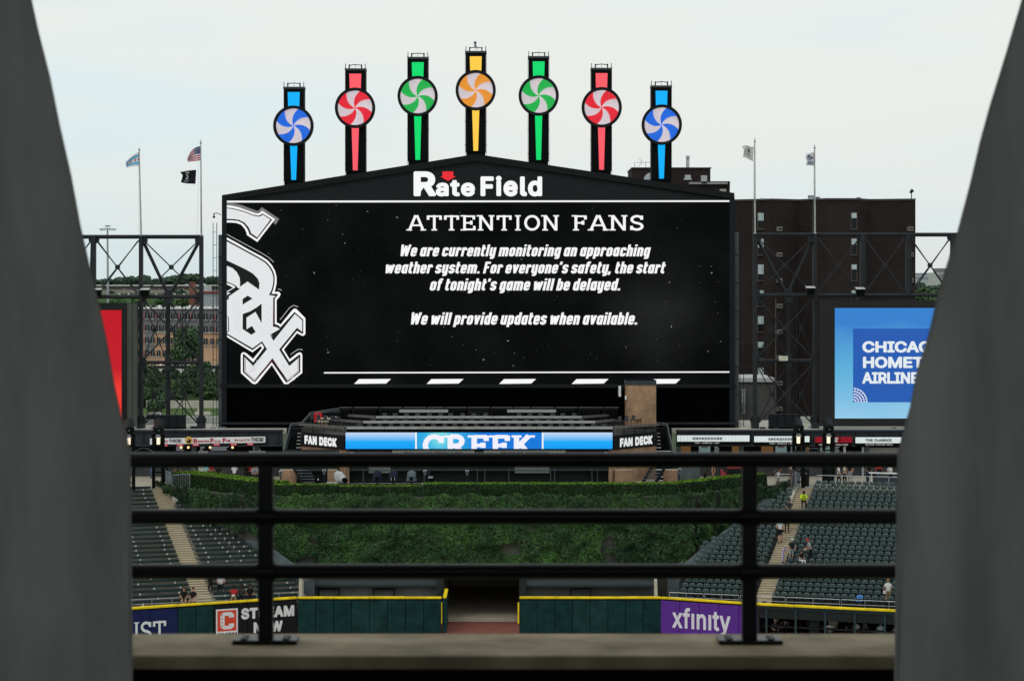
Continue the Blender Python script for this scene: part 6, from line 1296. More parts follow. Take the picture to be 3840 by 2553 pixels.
# ---------------------------------------------------------------- left background
o = T('low_wall', 'long pale parapet wall behind the left truss foot', 'wall', P(640, 1600, 178)); rect('wall', 250, 830, 1565, 1620, 178, .3, white_m, o); rect('coping', 248, 832, 1562, 1565, 177.9, .5, white_m, o)
o = T('parked_car', 'silver car roof and windscreen just showing behind the left parapet', 'car', P(560, 1590, 177))
cw = P(575, 1590, 176.6); MB().prism([cw + Vector((x, 0, z)) for x, z in ((-1.6, -.5), (-1.5, .15), (-.8, .45), (-.5, .85), (.5, .9), (.9, .4), (1.5, .2), (1.6, -.5))], (0, .9, 0)).build('body', M('car_silver', (.5, .5, .48), .3, .05, spec=.5), o, bev=.06); MB().prism([cw + Vector((x, -.01, z)) for x, z in ((-.65, .42), (-.42, .78), (.42, .8), (.72, .42))], (0, .01, 0)).build('windscreen', glass_dk, o)
orange = M('facade_orange', (.62, .385, .25), .85, .08, .3); greyf = M('facade_grey', (.2, .195, .205), .85, .06, .3); pink = M('facade_pink', (.42, .15, .16), .8, .05)
YH = 516.0
b = T('office_building', 'long office block with grey upper storeys and orange lower storeys, far left', 'building', P(660, 1390, YH))
rect('lower_wall', 400, 845, 1244, 1400, YH, 20, orange, b); rect('upper_wall', 400, 845, 1159, 1243, YH - .05, 20, greyf, b); rect('grey_bay', 543, 577, 1243.5, 1318, YH - .3, .3, greyf, b)
rect('roof_edge', 398, 847, 1153.5, 1158.5, YH - .6, 21, white_m, b); rect('string_course', 400, 543, 1242, 1243.5, YH - .4, .3, white_m, b); rect('string_course', 578, 845, 1246, 1248, YH - .4, .3, white_m, b)
wf = M('window_grey', (.03, .033, .037), .3, .3, .4)
xs_ = [519, 544.5, 566, 588, 610, 632, 653, 675, 697, 719, 741, 764.5, 788.5, 811]
for r, y in enumerate((1171, 1218, 1264, 1312)):
    for i, x in enumerate(xs_):
        if r == 3 and i > 8: continue
        yy = y + (x - 545)*.02; w_ = rect('window', x, x + 13.5, yy, yy + 24, YH - .45, .1, wf, b); rect('mullion', x + 6, x + 7.3, yy + 1, yy + 23, YH - .52, .05, M('mullion_pale', (.4, .42, .43), .5, .1), w_); rect('sill', x - .5, x + 14, yy + 24, yy + 25.5, YH - .6, .3, white_m, w_)
        if r < 2 and i % 2 == 1 or r >= 2 and i == 1: rect('pink_panel', x - 6, x - 2, yy, yy + 24, YH - .4, .1, pink, b)
for i in range(26):
    x = 520 + i*12.4 + RG.uniform(-4, 4); h = float(RG.uniform(3, 9)); o = rect('roof_unit', x, x + float(RG.uniform(3, 13)), 1153 - h, 1153.4, YH + 2 + i*.1, 2, (white_m, steel_dk, galv)[i % 3], b)
rect('ground_floor_window', 567, 579, 1374, 1388, YH - .4, .1, wf, b); o = MB().ball((0, 0, 0), .25, 8, 5).build('lamp_bulb', warm); o.location = P(602, 1368, YH - 2); tag(o, 'orange street lamp glowing in front of the far orange building', 'lamp')
# embankment, railway, lawn, retaining wall
def strip(nm, pts, mat): return struct(MB().poly(pts).build(nm, mat))
bank = M('bank_grass', (.03, .055, .018), .95, .35, .12); 
def X3(x, Y, z): return (px2(x, Y), Y, z)
strip('embankment', [X3(200, 371, 3.2), X3(960, 371, 3.2), X3(960, 400, 6.9), X3(200, 400, 6.9)], bank)
strip('railway_bed', [X3(200, 400, 6.9), X3(960, 400, 6.9), X3(960, 440, 7.0), X3(200, 440, 7.0)], M('ballast', (.33, .32, .30), .95, .2, 1))
px_ = RG.uniform(500, 860, 26000); Yg_ = 371 + 29*RG.random(26000)**1.0; hb = vnoise(px_*.06, Yg_*.35, 12, 1.0)
keepb = (hb > .30) & ~((px_ > 690) & (Yg_ < 374) & (hb < .5)); px_, Yg_, hb = px_[keepb], Yg_[keepb], hb[keepb]
zg = 3.2 + (Yg_ - 371)/29*3.7 + hb*1.9*RG.random(len(px_)); nb_ = np.tile([0, -.4, 1.0], (len(px_), 1))
o = stuff(leaf_obj('embankment_scrub', np.stack([(px_-CX)/F*Yg_, Yg_, zg], 1), nb_, .5, [LM('scrub_dark', (.014, .032, .010)), LM('scrub_mid', (.024, .055, .015)), LM('scrub_bright', (.04, .09, .02))], .7, (hb*3.2*RG.random(len(hb))).astype('i4'))); o['label'] = 'tangled green scrub covering the railway embankment'  # leaf greens mixed at random, brighter in the taller clumps
t = T('railway_track', 'dark railway track on pale ballast along the embankment', 'railway track', X3(600, 420, 7.1))
for Y in (418, 419.5, 426, 427.5): MB().box(px2(200, Y), px2(960, Y), Y, Y + .12, 7.05, 7.3).build('rail', steel_dk, t)
t = T('retaining_wall', 'low pale retaining wall between lawn and embankment', 'wall', X3(760, 370, 2)); MB().box(px2(550, 370), px2(960, 370), 369.6, 370.2, 2, 3.35).build('wall', conc_lt, t)
struct(MB().box(px2(200, 369), px2(960, 369), 330, 369.5, 2.0, 2.05).build('lawn', M('lawn', (.06, .10, .028), .95, .2, .3)))
t = T('stone_monument', 'pale upright stone monument on a stepped base on the lawn', 'monument', P(748, 1556, 345)); rect('pillar', 741, 757, 1505, 1546, 345, 1.2, conc_lt, t); rect('stepped_base', 729, 780, 1546.5, 1552, 344.5, 2.4, conc_lt, t); rect('lower_base', 724, 786, 1552.5, 1556, 344.2, 3, conc_lt, t)
t = T('warehouse', 'long low tan industrial building in front of the tree line, far left', 'building', P(560, 1100, 800)); rect('wall', 150, 850, 1087, 1110, 800, 30, M('warehouse_tan', (.32, .29, .25), .9, .15, .02), t); rect('upper_wall', 150, 850, 1073, 1086.5, 801, 28, M('warehouse_band', (.2, .18, .17), .9, .15, .02), t); rect('roof_edge', 150, 850, 1067.5, 1073, 799, 32, M('warehouse_roof', (.5, .51, .5), .7, .1, .05), t)
for x in (466, 503, 598, 688): o = MB().ball((0, 0, 0), .18, 6, 4).build('wall_lamp', white_m, t); o.location = P(x, 1085, 799.2) - WL[t.name]
for k in range(16):
    if k in (5, 6, 11): continue
    rect('freight_wagon', 440 + k*17 - 0, 440 + k*17 + 14, 1099.5, 1104.5, 560, 2.6, (steel_dk, white_m, galv)[(k*7) % 3], t) if False else None
t = T('freight_train', 'thin dark row of flat wagons on the far embankment', 'train', P(560, 1104, 575))
for k in range(15):
    o = rect('wagon', 442 + k*17.3, 456.5 + k*17.3, 1099.5, 1103, 575, 2.6, steel_dk, t); rect('wagon_load', 444 + k*17.3, 451 + k*17.3, 1100.5, 1104.5, 574.5, .3, (white_m, galv_dull)[k % 2], o)
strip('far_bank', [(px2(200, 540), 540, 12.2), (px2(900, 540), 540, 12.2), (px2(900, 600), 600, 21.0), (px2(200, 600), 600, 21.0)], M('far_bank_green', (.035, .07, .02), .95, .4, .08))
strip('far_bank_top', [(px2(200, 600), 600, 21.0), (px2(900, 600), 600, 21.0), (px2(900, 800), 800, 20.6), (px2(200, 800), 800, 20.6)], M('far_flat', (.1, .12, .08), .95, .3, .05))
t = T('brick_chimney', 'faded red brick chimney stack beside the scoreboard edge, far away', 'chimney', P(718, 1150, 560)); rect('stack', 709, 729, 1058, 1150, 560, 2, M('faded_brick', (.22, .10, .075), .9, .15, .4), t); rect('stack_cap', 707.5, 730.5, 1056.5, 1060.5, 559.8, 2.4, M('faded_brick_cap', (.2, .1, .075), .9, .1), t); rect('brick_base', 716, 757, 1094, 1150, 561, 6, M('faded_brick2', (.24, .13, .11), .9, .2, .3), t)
t = T('metal_shed', 'silver corrugated shed with dark red roof edge behind the ladder column', 'building', P(785, 1150, 555))
for k in range(12): rect('siding_panel', 757, 815, 1101 + 4.2*k, 1105 + 4.2*k, 555, 10, M('siding_silver', (.36, .39, .42), .5, .1), t)
rect('roof_band', 755, 818, 1093, 1100.5, 554.6, 11, M('roof_darkred', (.24, .06, .05), .8, .1), t); rect('roof_house', 765, 778, 1071, 1092, 570, 8, M('roof_house', (.5, .52, .52), .7, .1), t)
t = T('stadium_light_mast', 'tall pale floodlight mast far beyond the left truss', 'light mast', P(404, 1135, 400)); MB().tube(P(405, 1135, 400), P(403, 855, 400), .22, 8, .17).build('mast', M('mast_pale', (.36, .38, .4), .5, .1), t); MB().tube(P(373, 858, 400), P(436, 858, 400), .07, 5).build('cross_arm', galv, t); MB().tube(P(394, 850, 400), P(412, 850, 400), .06, 5).build('upper_arm', galv, t)
for k, (x, y) in enumerate(((377, 861), (384, 861), (392, 861), (412, 861), (421, 861), (430, 861), (397, 848), (404, 847), (410, 848))): rect('lamp_head', x - 3, x + 3, y - 3, y + 3.5, 399.6, .3, M('lamp_head_pale', (.5, .52, .54), .5, .1), t)
# ---------------------------------------------------------------- trees
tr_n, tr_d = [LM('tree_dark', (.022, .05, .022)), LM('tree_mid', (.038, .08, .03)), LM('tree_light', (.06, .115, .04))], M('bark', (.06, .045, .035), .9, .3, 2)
far_hazed_n = [LM('far_tree_hazed_dark', (.030, .062, .042)), LM('far_tree_hazed_mid', (.042, .082, .052)), LM('far_tree_hazed_light', (.06, .105, .06))]  # distance haze painted into these leaf colours as a blue-green tint
def crown_pts(cs, dens, shell=.25):
    ps = []; ns_ = []
    for (c, r, rz) in cs:
        n = int(dens*4*math.pi*r*rz); d = RG.normal(0, 1, (n, 3)); d /= np.linalg.norm(d, axis=1)[:, None]; k = (1 - shell*RG.random(n)**1.5)[:, None]
        ps.append(np.array(c) + d*k*np.array([r, r, rz])); ns_.append(d + np.array([0, 0, .4]))
    return np.concatenate(ps), np.concatenate(ns_)
def tree(label, x, ybase, Y, w, ytop, mats=tr_n, leaf=.45, dens=5, grp=None, nm='tree', trunk=True, blobs=9, ybl=None, cat='tree'):
    base = P(x, ybase, Y); s = F/Y; H = (ybase-ytop)/s; Wd = w/s/2; t = T(nm, label, cat, base, grp)
    cs = []; low = .28*H if trunk else .0
    for k in range(blobs):
        a = RG.uniform(0, 6.28); rr = RG.uniform(0, .62)*Wd; f = RG.random(); zz = low + (H-low)*(.25 + .55*f); r = Wd*RG.uniform(.38, .55)*(1 - .25*abs(f-.4)); cs.append(((base.x + rr*math.cos(a), base.y + rr*math.sin(a), base.z + zz), r, min(r*.85, (H-low)*.32)))
    cs.append(((base.x, base.y, base.z + low + (H-low)*.55), Wd*.7, (H-low)*.42))
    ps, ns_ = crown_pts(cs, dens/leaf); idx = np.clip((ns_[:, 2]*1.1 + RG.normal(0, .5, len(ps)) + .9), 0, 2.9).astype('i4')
    stuff(leaf_obj('crown', ps, ns_, leaf, mats, .5, idx, t))
    if trunk:
        mb = MB(); mb.tube(base - Vector((0, 0, 1)), base + Vector((0, 0, H*.5)), .035*H, 7, .015*H)
        for k in range(5): a = k*1.3; mb.tube(base + Vector((0, 0, H*(.25 + .05*k))), base + Vector((Wd*.6*math.cos(a), Wd*.6*math.sin(a), H*(.5 + .06*k))), .013*H, 5, .005*H)
        mb.build('trunk', tr_d, t)
    return t
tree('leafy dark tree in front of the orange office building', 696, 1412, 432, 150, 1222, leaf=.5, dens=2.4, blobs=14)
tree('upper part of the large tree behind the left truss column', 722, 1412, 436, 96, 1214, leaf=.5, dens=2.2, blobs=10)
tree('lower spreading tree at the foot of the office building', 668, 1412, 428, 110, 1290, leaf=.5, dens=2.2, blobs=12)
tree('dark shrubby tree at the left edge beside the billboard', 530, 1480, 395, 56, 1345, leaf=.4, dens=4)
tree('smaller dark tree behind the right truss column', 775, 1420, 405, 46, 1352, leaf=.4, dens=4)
g = 'bushes on the railway embankment'
for k, (x, yb_, Y, w, yt_) in enumerate(((560, 1540, 372, 70, 1440), (612, 1545, 370, 80, 1470), (580, 1560, 360, 90, 1490), (668, 1512, 378, 60, 1430), (800, 1500, 380, 60, 1410), (825, 1480, 385, 50, 1400), (705, 1440, 398, 50, 1385), (770, 1505, 376, 60, 1435), (600, 1470, 390, 60, 1400))):
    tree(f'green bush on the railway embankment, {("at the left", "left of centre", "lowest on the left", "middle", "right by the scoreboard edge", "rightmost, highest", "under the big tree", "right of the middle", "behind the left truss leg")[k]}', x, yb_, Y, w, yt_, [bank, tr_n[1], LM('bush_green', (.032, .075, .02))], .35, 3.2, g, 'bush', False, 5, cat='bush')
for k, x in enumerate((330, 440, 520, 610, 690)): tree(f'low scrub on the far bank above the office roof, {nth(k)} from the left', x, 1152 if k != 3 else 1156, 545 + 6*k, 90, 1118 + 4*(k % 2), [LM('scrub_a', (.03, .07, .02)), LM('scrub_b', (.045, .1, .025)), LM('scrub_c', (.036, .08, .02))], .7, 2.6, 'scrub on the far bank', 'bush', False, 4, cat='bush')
tree('round pale green tree before the tan warehouse', 672, 1108, 640, 52, 1084, far_hazed_n, .6, 3.4)
tree('low tree before the warehouse at the light mast', 418, 1104, 640, 40, 1092, far_hazed_n, .6, 3)
xx = 150; k = 0
hts = [1052, 1050, 1048, 1046, 1041, 1038, 1036, 1050, 1048, 1038, 1034, 1030, 1028, 1034, 1040, 1036, 1032]
far_x = [180, 270, 345, 395, 450, 490, 530, 565, 592, 625, 655, 690, 718, 745, 790, 830, 875]
for k, (x, h) in enumerate(zip(far_x, hts)): tree(f'hazy dark tree on the horizon left of the scoreboard, {nth(k)} from the left', x, 1085, 1100, 78, h, far_hazed_n, 1.5, 3.0, 'trees on the far left horizon', trunk=True, blobs=6)
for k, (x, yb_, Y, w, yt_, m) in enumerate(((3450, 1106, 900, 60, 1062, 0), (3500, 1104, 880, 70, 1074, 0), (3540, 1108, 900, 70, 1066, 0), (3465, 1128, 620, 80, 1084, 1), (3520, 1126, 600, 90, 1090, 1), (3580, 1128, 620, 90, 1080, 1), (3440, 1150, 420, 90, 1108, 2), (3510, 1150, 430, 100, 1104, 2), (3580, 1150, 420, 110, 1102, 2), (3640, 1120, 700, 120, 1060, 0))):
    tree(f'{("hazy distant","mid green","bright green")[m]} tree between brick block and right pillar, {nth(k % 3 if k < 9 else 3)} from the left', x, yb_, Y, w, yt_, (far_hazed_n, tr_n, [LM('bush_green', (.032, .075, .02)), LM('scrub_b', (.07, .15, .035)), LM('scrub_c', (.06, .13, .03))])[m], (1.2, .8, .6)[m], 3, 'trees beyond the right billboard')
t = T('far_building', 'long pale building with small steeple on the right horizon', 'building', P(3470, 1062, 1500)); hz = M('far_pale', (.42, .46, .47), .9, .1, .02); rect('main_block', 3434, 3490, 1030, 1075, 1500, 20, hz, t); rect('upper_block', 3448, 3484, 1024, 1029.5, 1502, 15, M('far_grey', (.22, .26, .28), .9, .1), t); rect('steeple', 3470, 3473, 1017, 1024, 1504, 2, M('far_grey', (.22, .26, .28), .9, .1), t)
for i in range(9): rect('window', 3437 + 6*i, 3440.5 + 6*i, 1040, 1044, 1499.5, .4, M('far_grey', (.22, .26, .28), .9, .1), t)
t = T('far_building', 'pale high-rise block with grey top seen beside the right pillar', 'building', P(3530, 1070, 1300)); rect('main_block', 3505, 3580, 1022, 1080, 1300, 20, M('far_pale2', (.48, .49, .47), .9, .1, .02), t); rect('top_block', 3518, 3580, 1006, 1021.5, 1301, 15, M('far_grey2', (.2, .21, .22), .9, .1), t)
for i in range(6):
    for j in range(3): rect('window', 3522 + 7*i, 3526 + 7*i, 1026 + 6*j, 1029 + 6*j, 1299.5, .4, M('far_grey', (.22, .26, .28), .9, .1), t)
# ---------------------------------------------------------------- standing-room bar under the right terrace
t = T('field_level_bar', 'dark field-level bar room with posts behind the right outfield fence', 'bar room', (16.3, 139, 0))
B0, B1 = Vector((16.22, 139.04, 0)), Vector((29.5, 134.6, 0)); bd = B1-B0; bu = bd.normalized(); bn = Vector((bu.y, -bu.x, 0)); bn = bn if bn.y < 0 else -bn
def bx(nm, a0, a1, z0, z1, n0, n1, mat, par=t, bev=0): return MB().hexa([Vector((q.x, q.y, z)) for z in (z0, z1) for q in (B0 + bu*a0 + bn*n0, B0 + bu*a1 + bn*n0, B0 + bu*a1 + bn*n1, B0 + bu*a0 + bn*n1)]).build(nm, mat, par, bev=bev)
LB = bd.length; fz = M('bar_fascia', (.022, .03, .032), .55, .2)
for i in range(6): bx('yellow_cap', LB*i/6 + .006, LB*(i+1)/6 - .006, HW - .117, HW + .02 + .01*(i % 2), .13, -.24, yellow_m, bev=.03)
bx('header_beam', 0, LB, HW - .34, HW - .12, .08, -.3, fz); bx('header_panel', 0, LB, HW - .92, HW - .345, .02, -.1, M('bar_panel', (.02, .022, .023), .5, .3, .7))
for i in range(10): bx('post', .42 + 1.93*i, .56 + 1.93*i, 0, HW - .345, .1, .02, M('bar_post', (.03, .05, .055), .5, .1))
bx('rear_wall', 0, LB, 0, 2.05, -6, -6.2, M('bar_inside', (.012, .012, .012), .9, .3)); bx('bar_ceiling', 0, LB, 1.98, 2.05, -.1, -6, M('bar_inside', (.012, .012, .012), .9, .3)); bx('bar_floor', -.2, LB, .0, .05, -.1, -6, M('bar_floor', (.06, .055, .05), .9, .2)); bx('inner_column', 3.1, 3.75, .05, 1.97, -1.0, -1.4, M('bar_col', (.05, .055, .058), .8, .2)); bx('bar_counter', 0.2, LB, .9, .98, -.3, -.7, steel_dk)
bx('side_end', -.14, 0, 0, HW - .12, .1, -6, fz)
# ---------------------------------------------------------------- people
skinA, skinB, skinC = M('skin_light', (.42, .22, .15), .6, 0), M('skin_mid', (.22, .11, .07), .6, 0), M('skin_dark', (.07, .035, .022), .6, 0)
def cloth(n, c): return M('cloth_' + n, c, .85, .1, 6)
CL = {'white': cloth('white', (.62, .62, .63)), 'black': cloth('black', (.012, .012, .014)), 'charcoal': cloth('charcoal', (.04, .042, .045)), 'grey': cloth('grey', (.3, .31, .33)), 'red': cloth('red', (.5, .03, .04)), 'pinkred': cloth('pinkred', (.55, .04, .08)), 'navy': cloth('navy', (.02, .03, .07)), 'denim': cloth('denim', (.08, .13, .22)), 'yellow': cloth('gold', (.6, .32, .02)), 'hivis': cloth('hivis', (.62, .85, .02)), 'lilac': cloth('lilac', (.5, .4, .65)), 'aqua': cloth('aqua', (.2, .6, .68)), 'khaki': cloth('khaki', (.25, .18, .1)), 'dkgreen': cloth('dkgreen', (.015, .035, .03)), 'cream': cloth('cream', (.55, .48, .38)), 'skin': skinA, 'brownh': cloth('brown', (.08, .04, .02)), 'paleblue': cloth('paleblue', (.45, .55, .62)), 'mint': cloth('mint', (.45, .55, .5)), 'tan': cloth('tan', (.45, .24, .08))}
def figure(pose, sx=1.0):
    """skeleton: joints, bones, radii, region per joint (0 skin 1 top 2 legs 3 shoes)"""
    J = {'pel': (0, 0, .95, .135, 2), 'wst': (0, 0, 1.1, .125, 1), 'chs': (0, 0, 1.32, .145, 1), 'nkb': (0, .01, 1.46, .075, 1), 'nek': (0, 0, 1.52, .052, 0), 'jaw': (0, -.02, 1.585, .072, 0), 'skl': (0, 0, 1.67, .095, 0), 'top': (0, 0, 1.735, .06, 0)}
    for s, n in ((-1, 'l'), (1, 'r')):
        J.update({'sho'+n: (s*.175, .01, 1.40, .07, 1), 'hip'+n: (s*.09, 0, .90, .10, 2)})
        if pose in ('stand', 'walk', 'lean', 'climb'):
            w = {'stand': .02, 'walk': .2*s, 'lean': .03, 'climb': .12*s}[pose]
            J.update({'kne'+n: (s*.10, -.03 - w*.6, .50, .062, 2), 'ank'+n: (s*.11, w*.7 if pose != 'stand' else .02, .10, .042, 2), 'toe'+n: (s*.12, -.15 + w*.7, .045, .045, 3), 'hel'+n: (s*.11, w*.7 + .02, .055, .042, 3)})
        else:
            J.update({'kne'+n: (s*.13, -.42, .93, .07, 2), 'ank'+n: (s*.13, -.42, .52, .045, 2), 'toe'+n: (s*.14, -.58, .465, .045, 3), 'hel'+n: (s*.13, -.40, .475, .042, 3)})
        arm = {'stand': ((s*.25, .03, 1.16), (s*.24, -.10, .96)), 'walk': ((s*.26, .08*s, 1.15), (s*.25, .12*s - .12, .95)), 'climb': ((s*.27, -.02, 1.14), (s*.18, -.22, 1.10)), 'lean': ((s*.24, -.12, 1.18), (s*.14, -.34, 1.12)), 'sit': ((s*.27, -.06, 1.16), (s*.12, -.30, 1.14)), 'head': ((s*.24, -.22, 1.22), (s*.06, -.20, 1.50))}[pose]
        e, h = arm; J.update({'elb'+n: (*e, .045, 0 if pose != 'stand2' else 1), 'wri'+n: (*h, .032, 0), 'hnd'+n: (h[0]*.96, h[1] - .06, h[2] - .05, .036, 0)})
    B = [('pel','wst'),('wst','chs'),('chs','nkb'),('nkb','nek'),('nek','jaw'),('jaw','skl'),('skl','top')]
    for n in 'lr': B += [('chs','sho'+n),('sho'+n,'elb'+n),('elb'+n,'wri'+n),('wri'+n,'hnd'+n),('pel','hip'+n),('hip'+n,'kne'+n),('kne'+n,'ank'+n),('ank'+n,'hel'+n),('hel'+n,'toe'+n)]
    if pose in ('lean', 'head', 'sit'):
        th = {'lean': .35, 'head': .45, 'sit': .12}[pose]
        for k, v in list(J.items()):
            if v[2] > 1.0 and not k.startswith(('kne', 'ank')):
                y, z = v[1], v[2] - .95; J[k] = (v[0], y*math.cos(th) - z*math.sin(th), .95 + z*math.cos(th) + y*math.sin(th), v[3], v[4])
        if pose == 'head':
            for k in ('jaw', 'skl', 'top'): v = J[k]; J[k] = (v[0], v[1] - .05, v[2] - .03, v[3], v[4])
    return J, B
FC = {}
def fig_mesh(pose):
    if pose in FC: return FC[pose]
    J, B = figure(pose); names = list(J); ix = {n: i for i, n in enumerate(names)}
    me = bpy.data.meshes.new('figure'); me.from_pydata([J[n][:3] for n in names], [(ix[a], ix[b]) for a, b in B], []); o = bpy.data.objects.new('figure', me); COL.objects.link(o)
    sk = o.modifiers.new('skin', 'SKIN'); sk.use_smooth_shade = True
    for n in names: v = me.skin_vertices[0].data[ix[n]]; r = J[n][3]; v.radius = (r*(1.25 if n in ('pel', 'wst', 'chs') else 1), r); v.use_root = n == 'pel'
    ss = o.modifiers.new('sub', 'SUBSURF'); ss.levels = 1; ss.render_levels = 1
    dg = bpy.context.evaluated_depsgraph_get(); dg.update(); m2 = bpy.data.meshes.new_from_object(o.evaluated_get(dg)); bpy.data.objects.remove(o)
    reg = []; bl = [(Vector(J[a][:3]), Vector(J[b][:3]), J[a][4], J[b][4], a, b) for a, b in B]
    for p in m2.polygons:
        c = p.center; best = None
        for a, b, ra, rb, na, nb in bl:
            d = b-a; k = max(0, min(1, (c-a).dot(d)/d.dot(d))); q = (a + d*k - c).length
            if best is None or q < best[0]:
                r = ra if k < .5 else rb
                if na.startswith('elb') : r = 0
                if na.startswith('sho'): r = 1 if k < .62 else 0
                if na == 'pel' and nb == 'wst': r = 2 if k < .35 else 1
                if na.startswith('ank'): r = 3
                if na.startswith('kne') and k > .93: r = 3
                if na.startswith('kne') and k < .93: r = 4
                if na.startswith('hip') and k > .8: r = 4
                if na.startswith('hip') and k < .8: r = 2
                best = (q, r)
        reg.append(best[1])
    m2.polygons.foreach_set('use_smooth', [True]*len(m2.polygons)); FC[pose] = (m2, reg, J); return FC[pose]
def person(pos, label, pose='stand', top='white', legs='black', shorts=False, skin=skinA, rz=0.0, hat=None, hair='brownh', h=1.0, grp=None, seat=False, sleeves=False, bag=None, hold=None):
    m2, reg, J = fig_mesh(pose); me = m2.copy(); me.materials.clear()
    for m in (skin, CL[top], CL[legs], CL['black'], skin if shorts else CL[legs]): me.materials.append(m)
    rg = [1 if (sleeves and r == 0 and abs(m2.polygons[i].center.x) > .1 and m2.polygons[i].center.z < 1.45) else r for i, r in enumerate(reg)]
    me.polygons.foreach_set('material_index', rg); o = bpy.data.objects.new('person', me); COL.objects.link(o)
    tag(o, label, 'person', grp); o.location = Vector(pos) - Vector((0, 0, .87*h if pose in ('sit', 'head') else 0)); o.rotation_euler.z = rz; o.scale = (h, h, h)
    sk = Vector(J['skl'][:3])
    def kid(nm, mb, mat): k = mb.build(nm, mat); k.parent = o; return k
    if hat:
        mb = MB(); mb.ball(sk + Vector((0, .005, .035)), .106, 10, 6, .85)
        mb.hexa([sk + Vector(v) for v in ((-.07, -.19, .02), (.07, -.19, .02), (.09, -.07, .035), (-.09, -.07, .035), (-.07, -.19, .032), (.07, -.19, .032), (.09, -.07, .05), (-.09, -.07, .05))]); kid('cap', mb, CL[hat])
    else: kid('hair', MB().ball(sk + Vector((0, .022, .03)), .104, 10, 6, .95), CL[hair])
    if bag: kid('bag', MB().box(-.16, .16, .14, .26, 1.0, 1.32) if bag[0] == 'back' else MB().box(.14, .3, -.1, .05, .8, .98), CL[bag[1]])
    if hold: hw = Vector(J['hndl'][:3]); kid('held_item', MB().box(-.1, .1, hw.y - .08, hw.y + .04, hw.z, hw.z + .12), CL[hold])
    return o
PI = math.pi
def feet(S, px, py, dz=0): return S.hit(px, py, dz)[2]
# right terrace
person(feet(RS, 2925, 2036), 'woman in white T-shirt and long black shorts walking down the right aisle with phone', 'climb', 'white', 'black', True, bag=('hip', 'brownh'), rz=.1)
person(feet(RS, 2951, 1998), 'person in golden yellow top and black trousers behind the white-shirted woman', 'stand', 'yellow', 'black', bag=('hip', 'white'))
person(feet(RS, 3012, 1880, .45), 'steward in bright yellow-green shirt sitting bent forward at the top of the aisle', 'head', 'hivis', 'black', skin=skinC, hat='black', sleeves=True)
person(feet(RS, 2967, 2110), 'man in dark green jersey and pale mint cap standing between seats by the aisle', 'lean', 'dkgreen', 'grey', True, hat='mint', rz=.2)
person(feet(RS, 2936, 2110), 'small child in lilac outfit and pink cap on the aisle edge', 'lean', 'lilac', 'lilac', hat='cream', h=.72, rz=.9)
person(feet(RS, 3003, 2102, .45), 'child in black top sitting beside the man in the green jersey', 'sit', 'black', 'white', hat='black', h=.85, rz=.5)
person(feet(RS, 3041, 2112), 'man in light grey T-shirt with red and black cap carrying food between seats', 'lean', 'grey', 'black', hat='red', rz=-1.4, hold='cream')
person(feet(RS, 2960, 1915, .4), 'person in dark clothes seated just above the middle rail left of the aisle', 'sit', 'charcoal', 'black', skin=skinA, hat='black')
person(feet(RS, 3330, 2270), 'man in white T-shirt with tan cap and white shoulder bag at the far right rail', 'stand', 'white', 'khaki', True, hat='tan', bag=('hip', 'white'), rz=PI)
# bar room people
def inbar(px, z=.05, n=-1.6):
    r = (px-CX)/F; q = B0 + bn*n; k = (r*q.y - q.x)/(bu.x - r*bu.y); w = q + bu*k; return Vector((w.x, w.y, z))
o = person(inbar(2943) - Vector((0, 0, .25)), 'person seen from behind in black jersey number 7 with white cap in the field-level bar', 'stand', 'black', 'black', hat='white', rz=PI, grp='people in the field-level bar')
g7 = text_geo('7', .04); mb = place2d(MB(), g7, (.06, .195, 1.12), (-.12, 0, 0), (0, 0, .2)); k = mb.build('number', CL['white']); k.parent = o
for px, n, top, sk_, ht, lab, pz, rz in ((2912, -1.3, 'charcoal', skinA, None, 'man in dark grey shirt turned sideways next to the number 7 jersey', 'stand', 1.2), (3111, -1.1, 'white', skinA, 'white', 'man in white checked shirt and white cap nearest the bar opening', 'stand', 0),
        (3128, -2.4, 'cream', skinB, None, 'person in pale patterned top behind the white-capped man', 'stand', PI), (3302, -1.2, 'paleblue', skinA, 'black', 'man in pale blue checked shirt near the right end of the bar', 'stand', PI), (3362, -1.2, 'grey', skinA, None, 'person in light grey top at the far right end of the bar', 'stand', PI),
        (2986, -2.6, 'black', skinB, 'white', 'person in black with white cap behind the second bar post', 'lean', .6), (2905, -.7, 'charcoal', skinA, 'white', 'person bending low with a white cap by the first bar post', 'lean', .2), (3038, -3.2, 'charcoal', skinB, None, 'dim figure in charcoal deep inside the bar', 'stand', 0),
        (3072, -2.8, 'navy', skinA, None, 'dim figure in navy deep in the bar left of the white cap', 'lean', 1), (3182, -2.4, 'black', skinA, 'black', 'person in black cap behind the middle bar post', 'stand', .4), (3215, -2.0, 'white', skinB, 'black', 'person in white and black leaning right of the middle bar post', 'lean', -.8), (3240, -2.6, 'grey', skinA, None, 'dim figure in grey between two bar posts on the right', 'stand', 2)):
    q_ = inbar(px, .05, n); pz = 'sit' if px not in (3128, 3302) else pz; st_ = T('bar_stool', 'dark stool under the ' + ' '.join(lab.split()[:11]), 'stool', q_, 'bar stools in the field-level bar')
    MB().tube(q_ + Vector((0, 0, .4)), q_ + Vector((0, 0, .45)), .18, 10).build('stool_seat', black, st_); MB().tube(q_, q_ + Vector((0, 0, .4)), .04, 6).build('stool_leg', black, st_)
    q_ = q_ + Vector((0, 0, .45 if pz == 'sit' else -.35))
    person(q_ + (Vector((0, 0, .0))), lab, pz, top, 'black', skin=sk_, hat=ht, rz=rz, grp='people in the field-level bar')
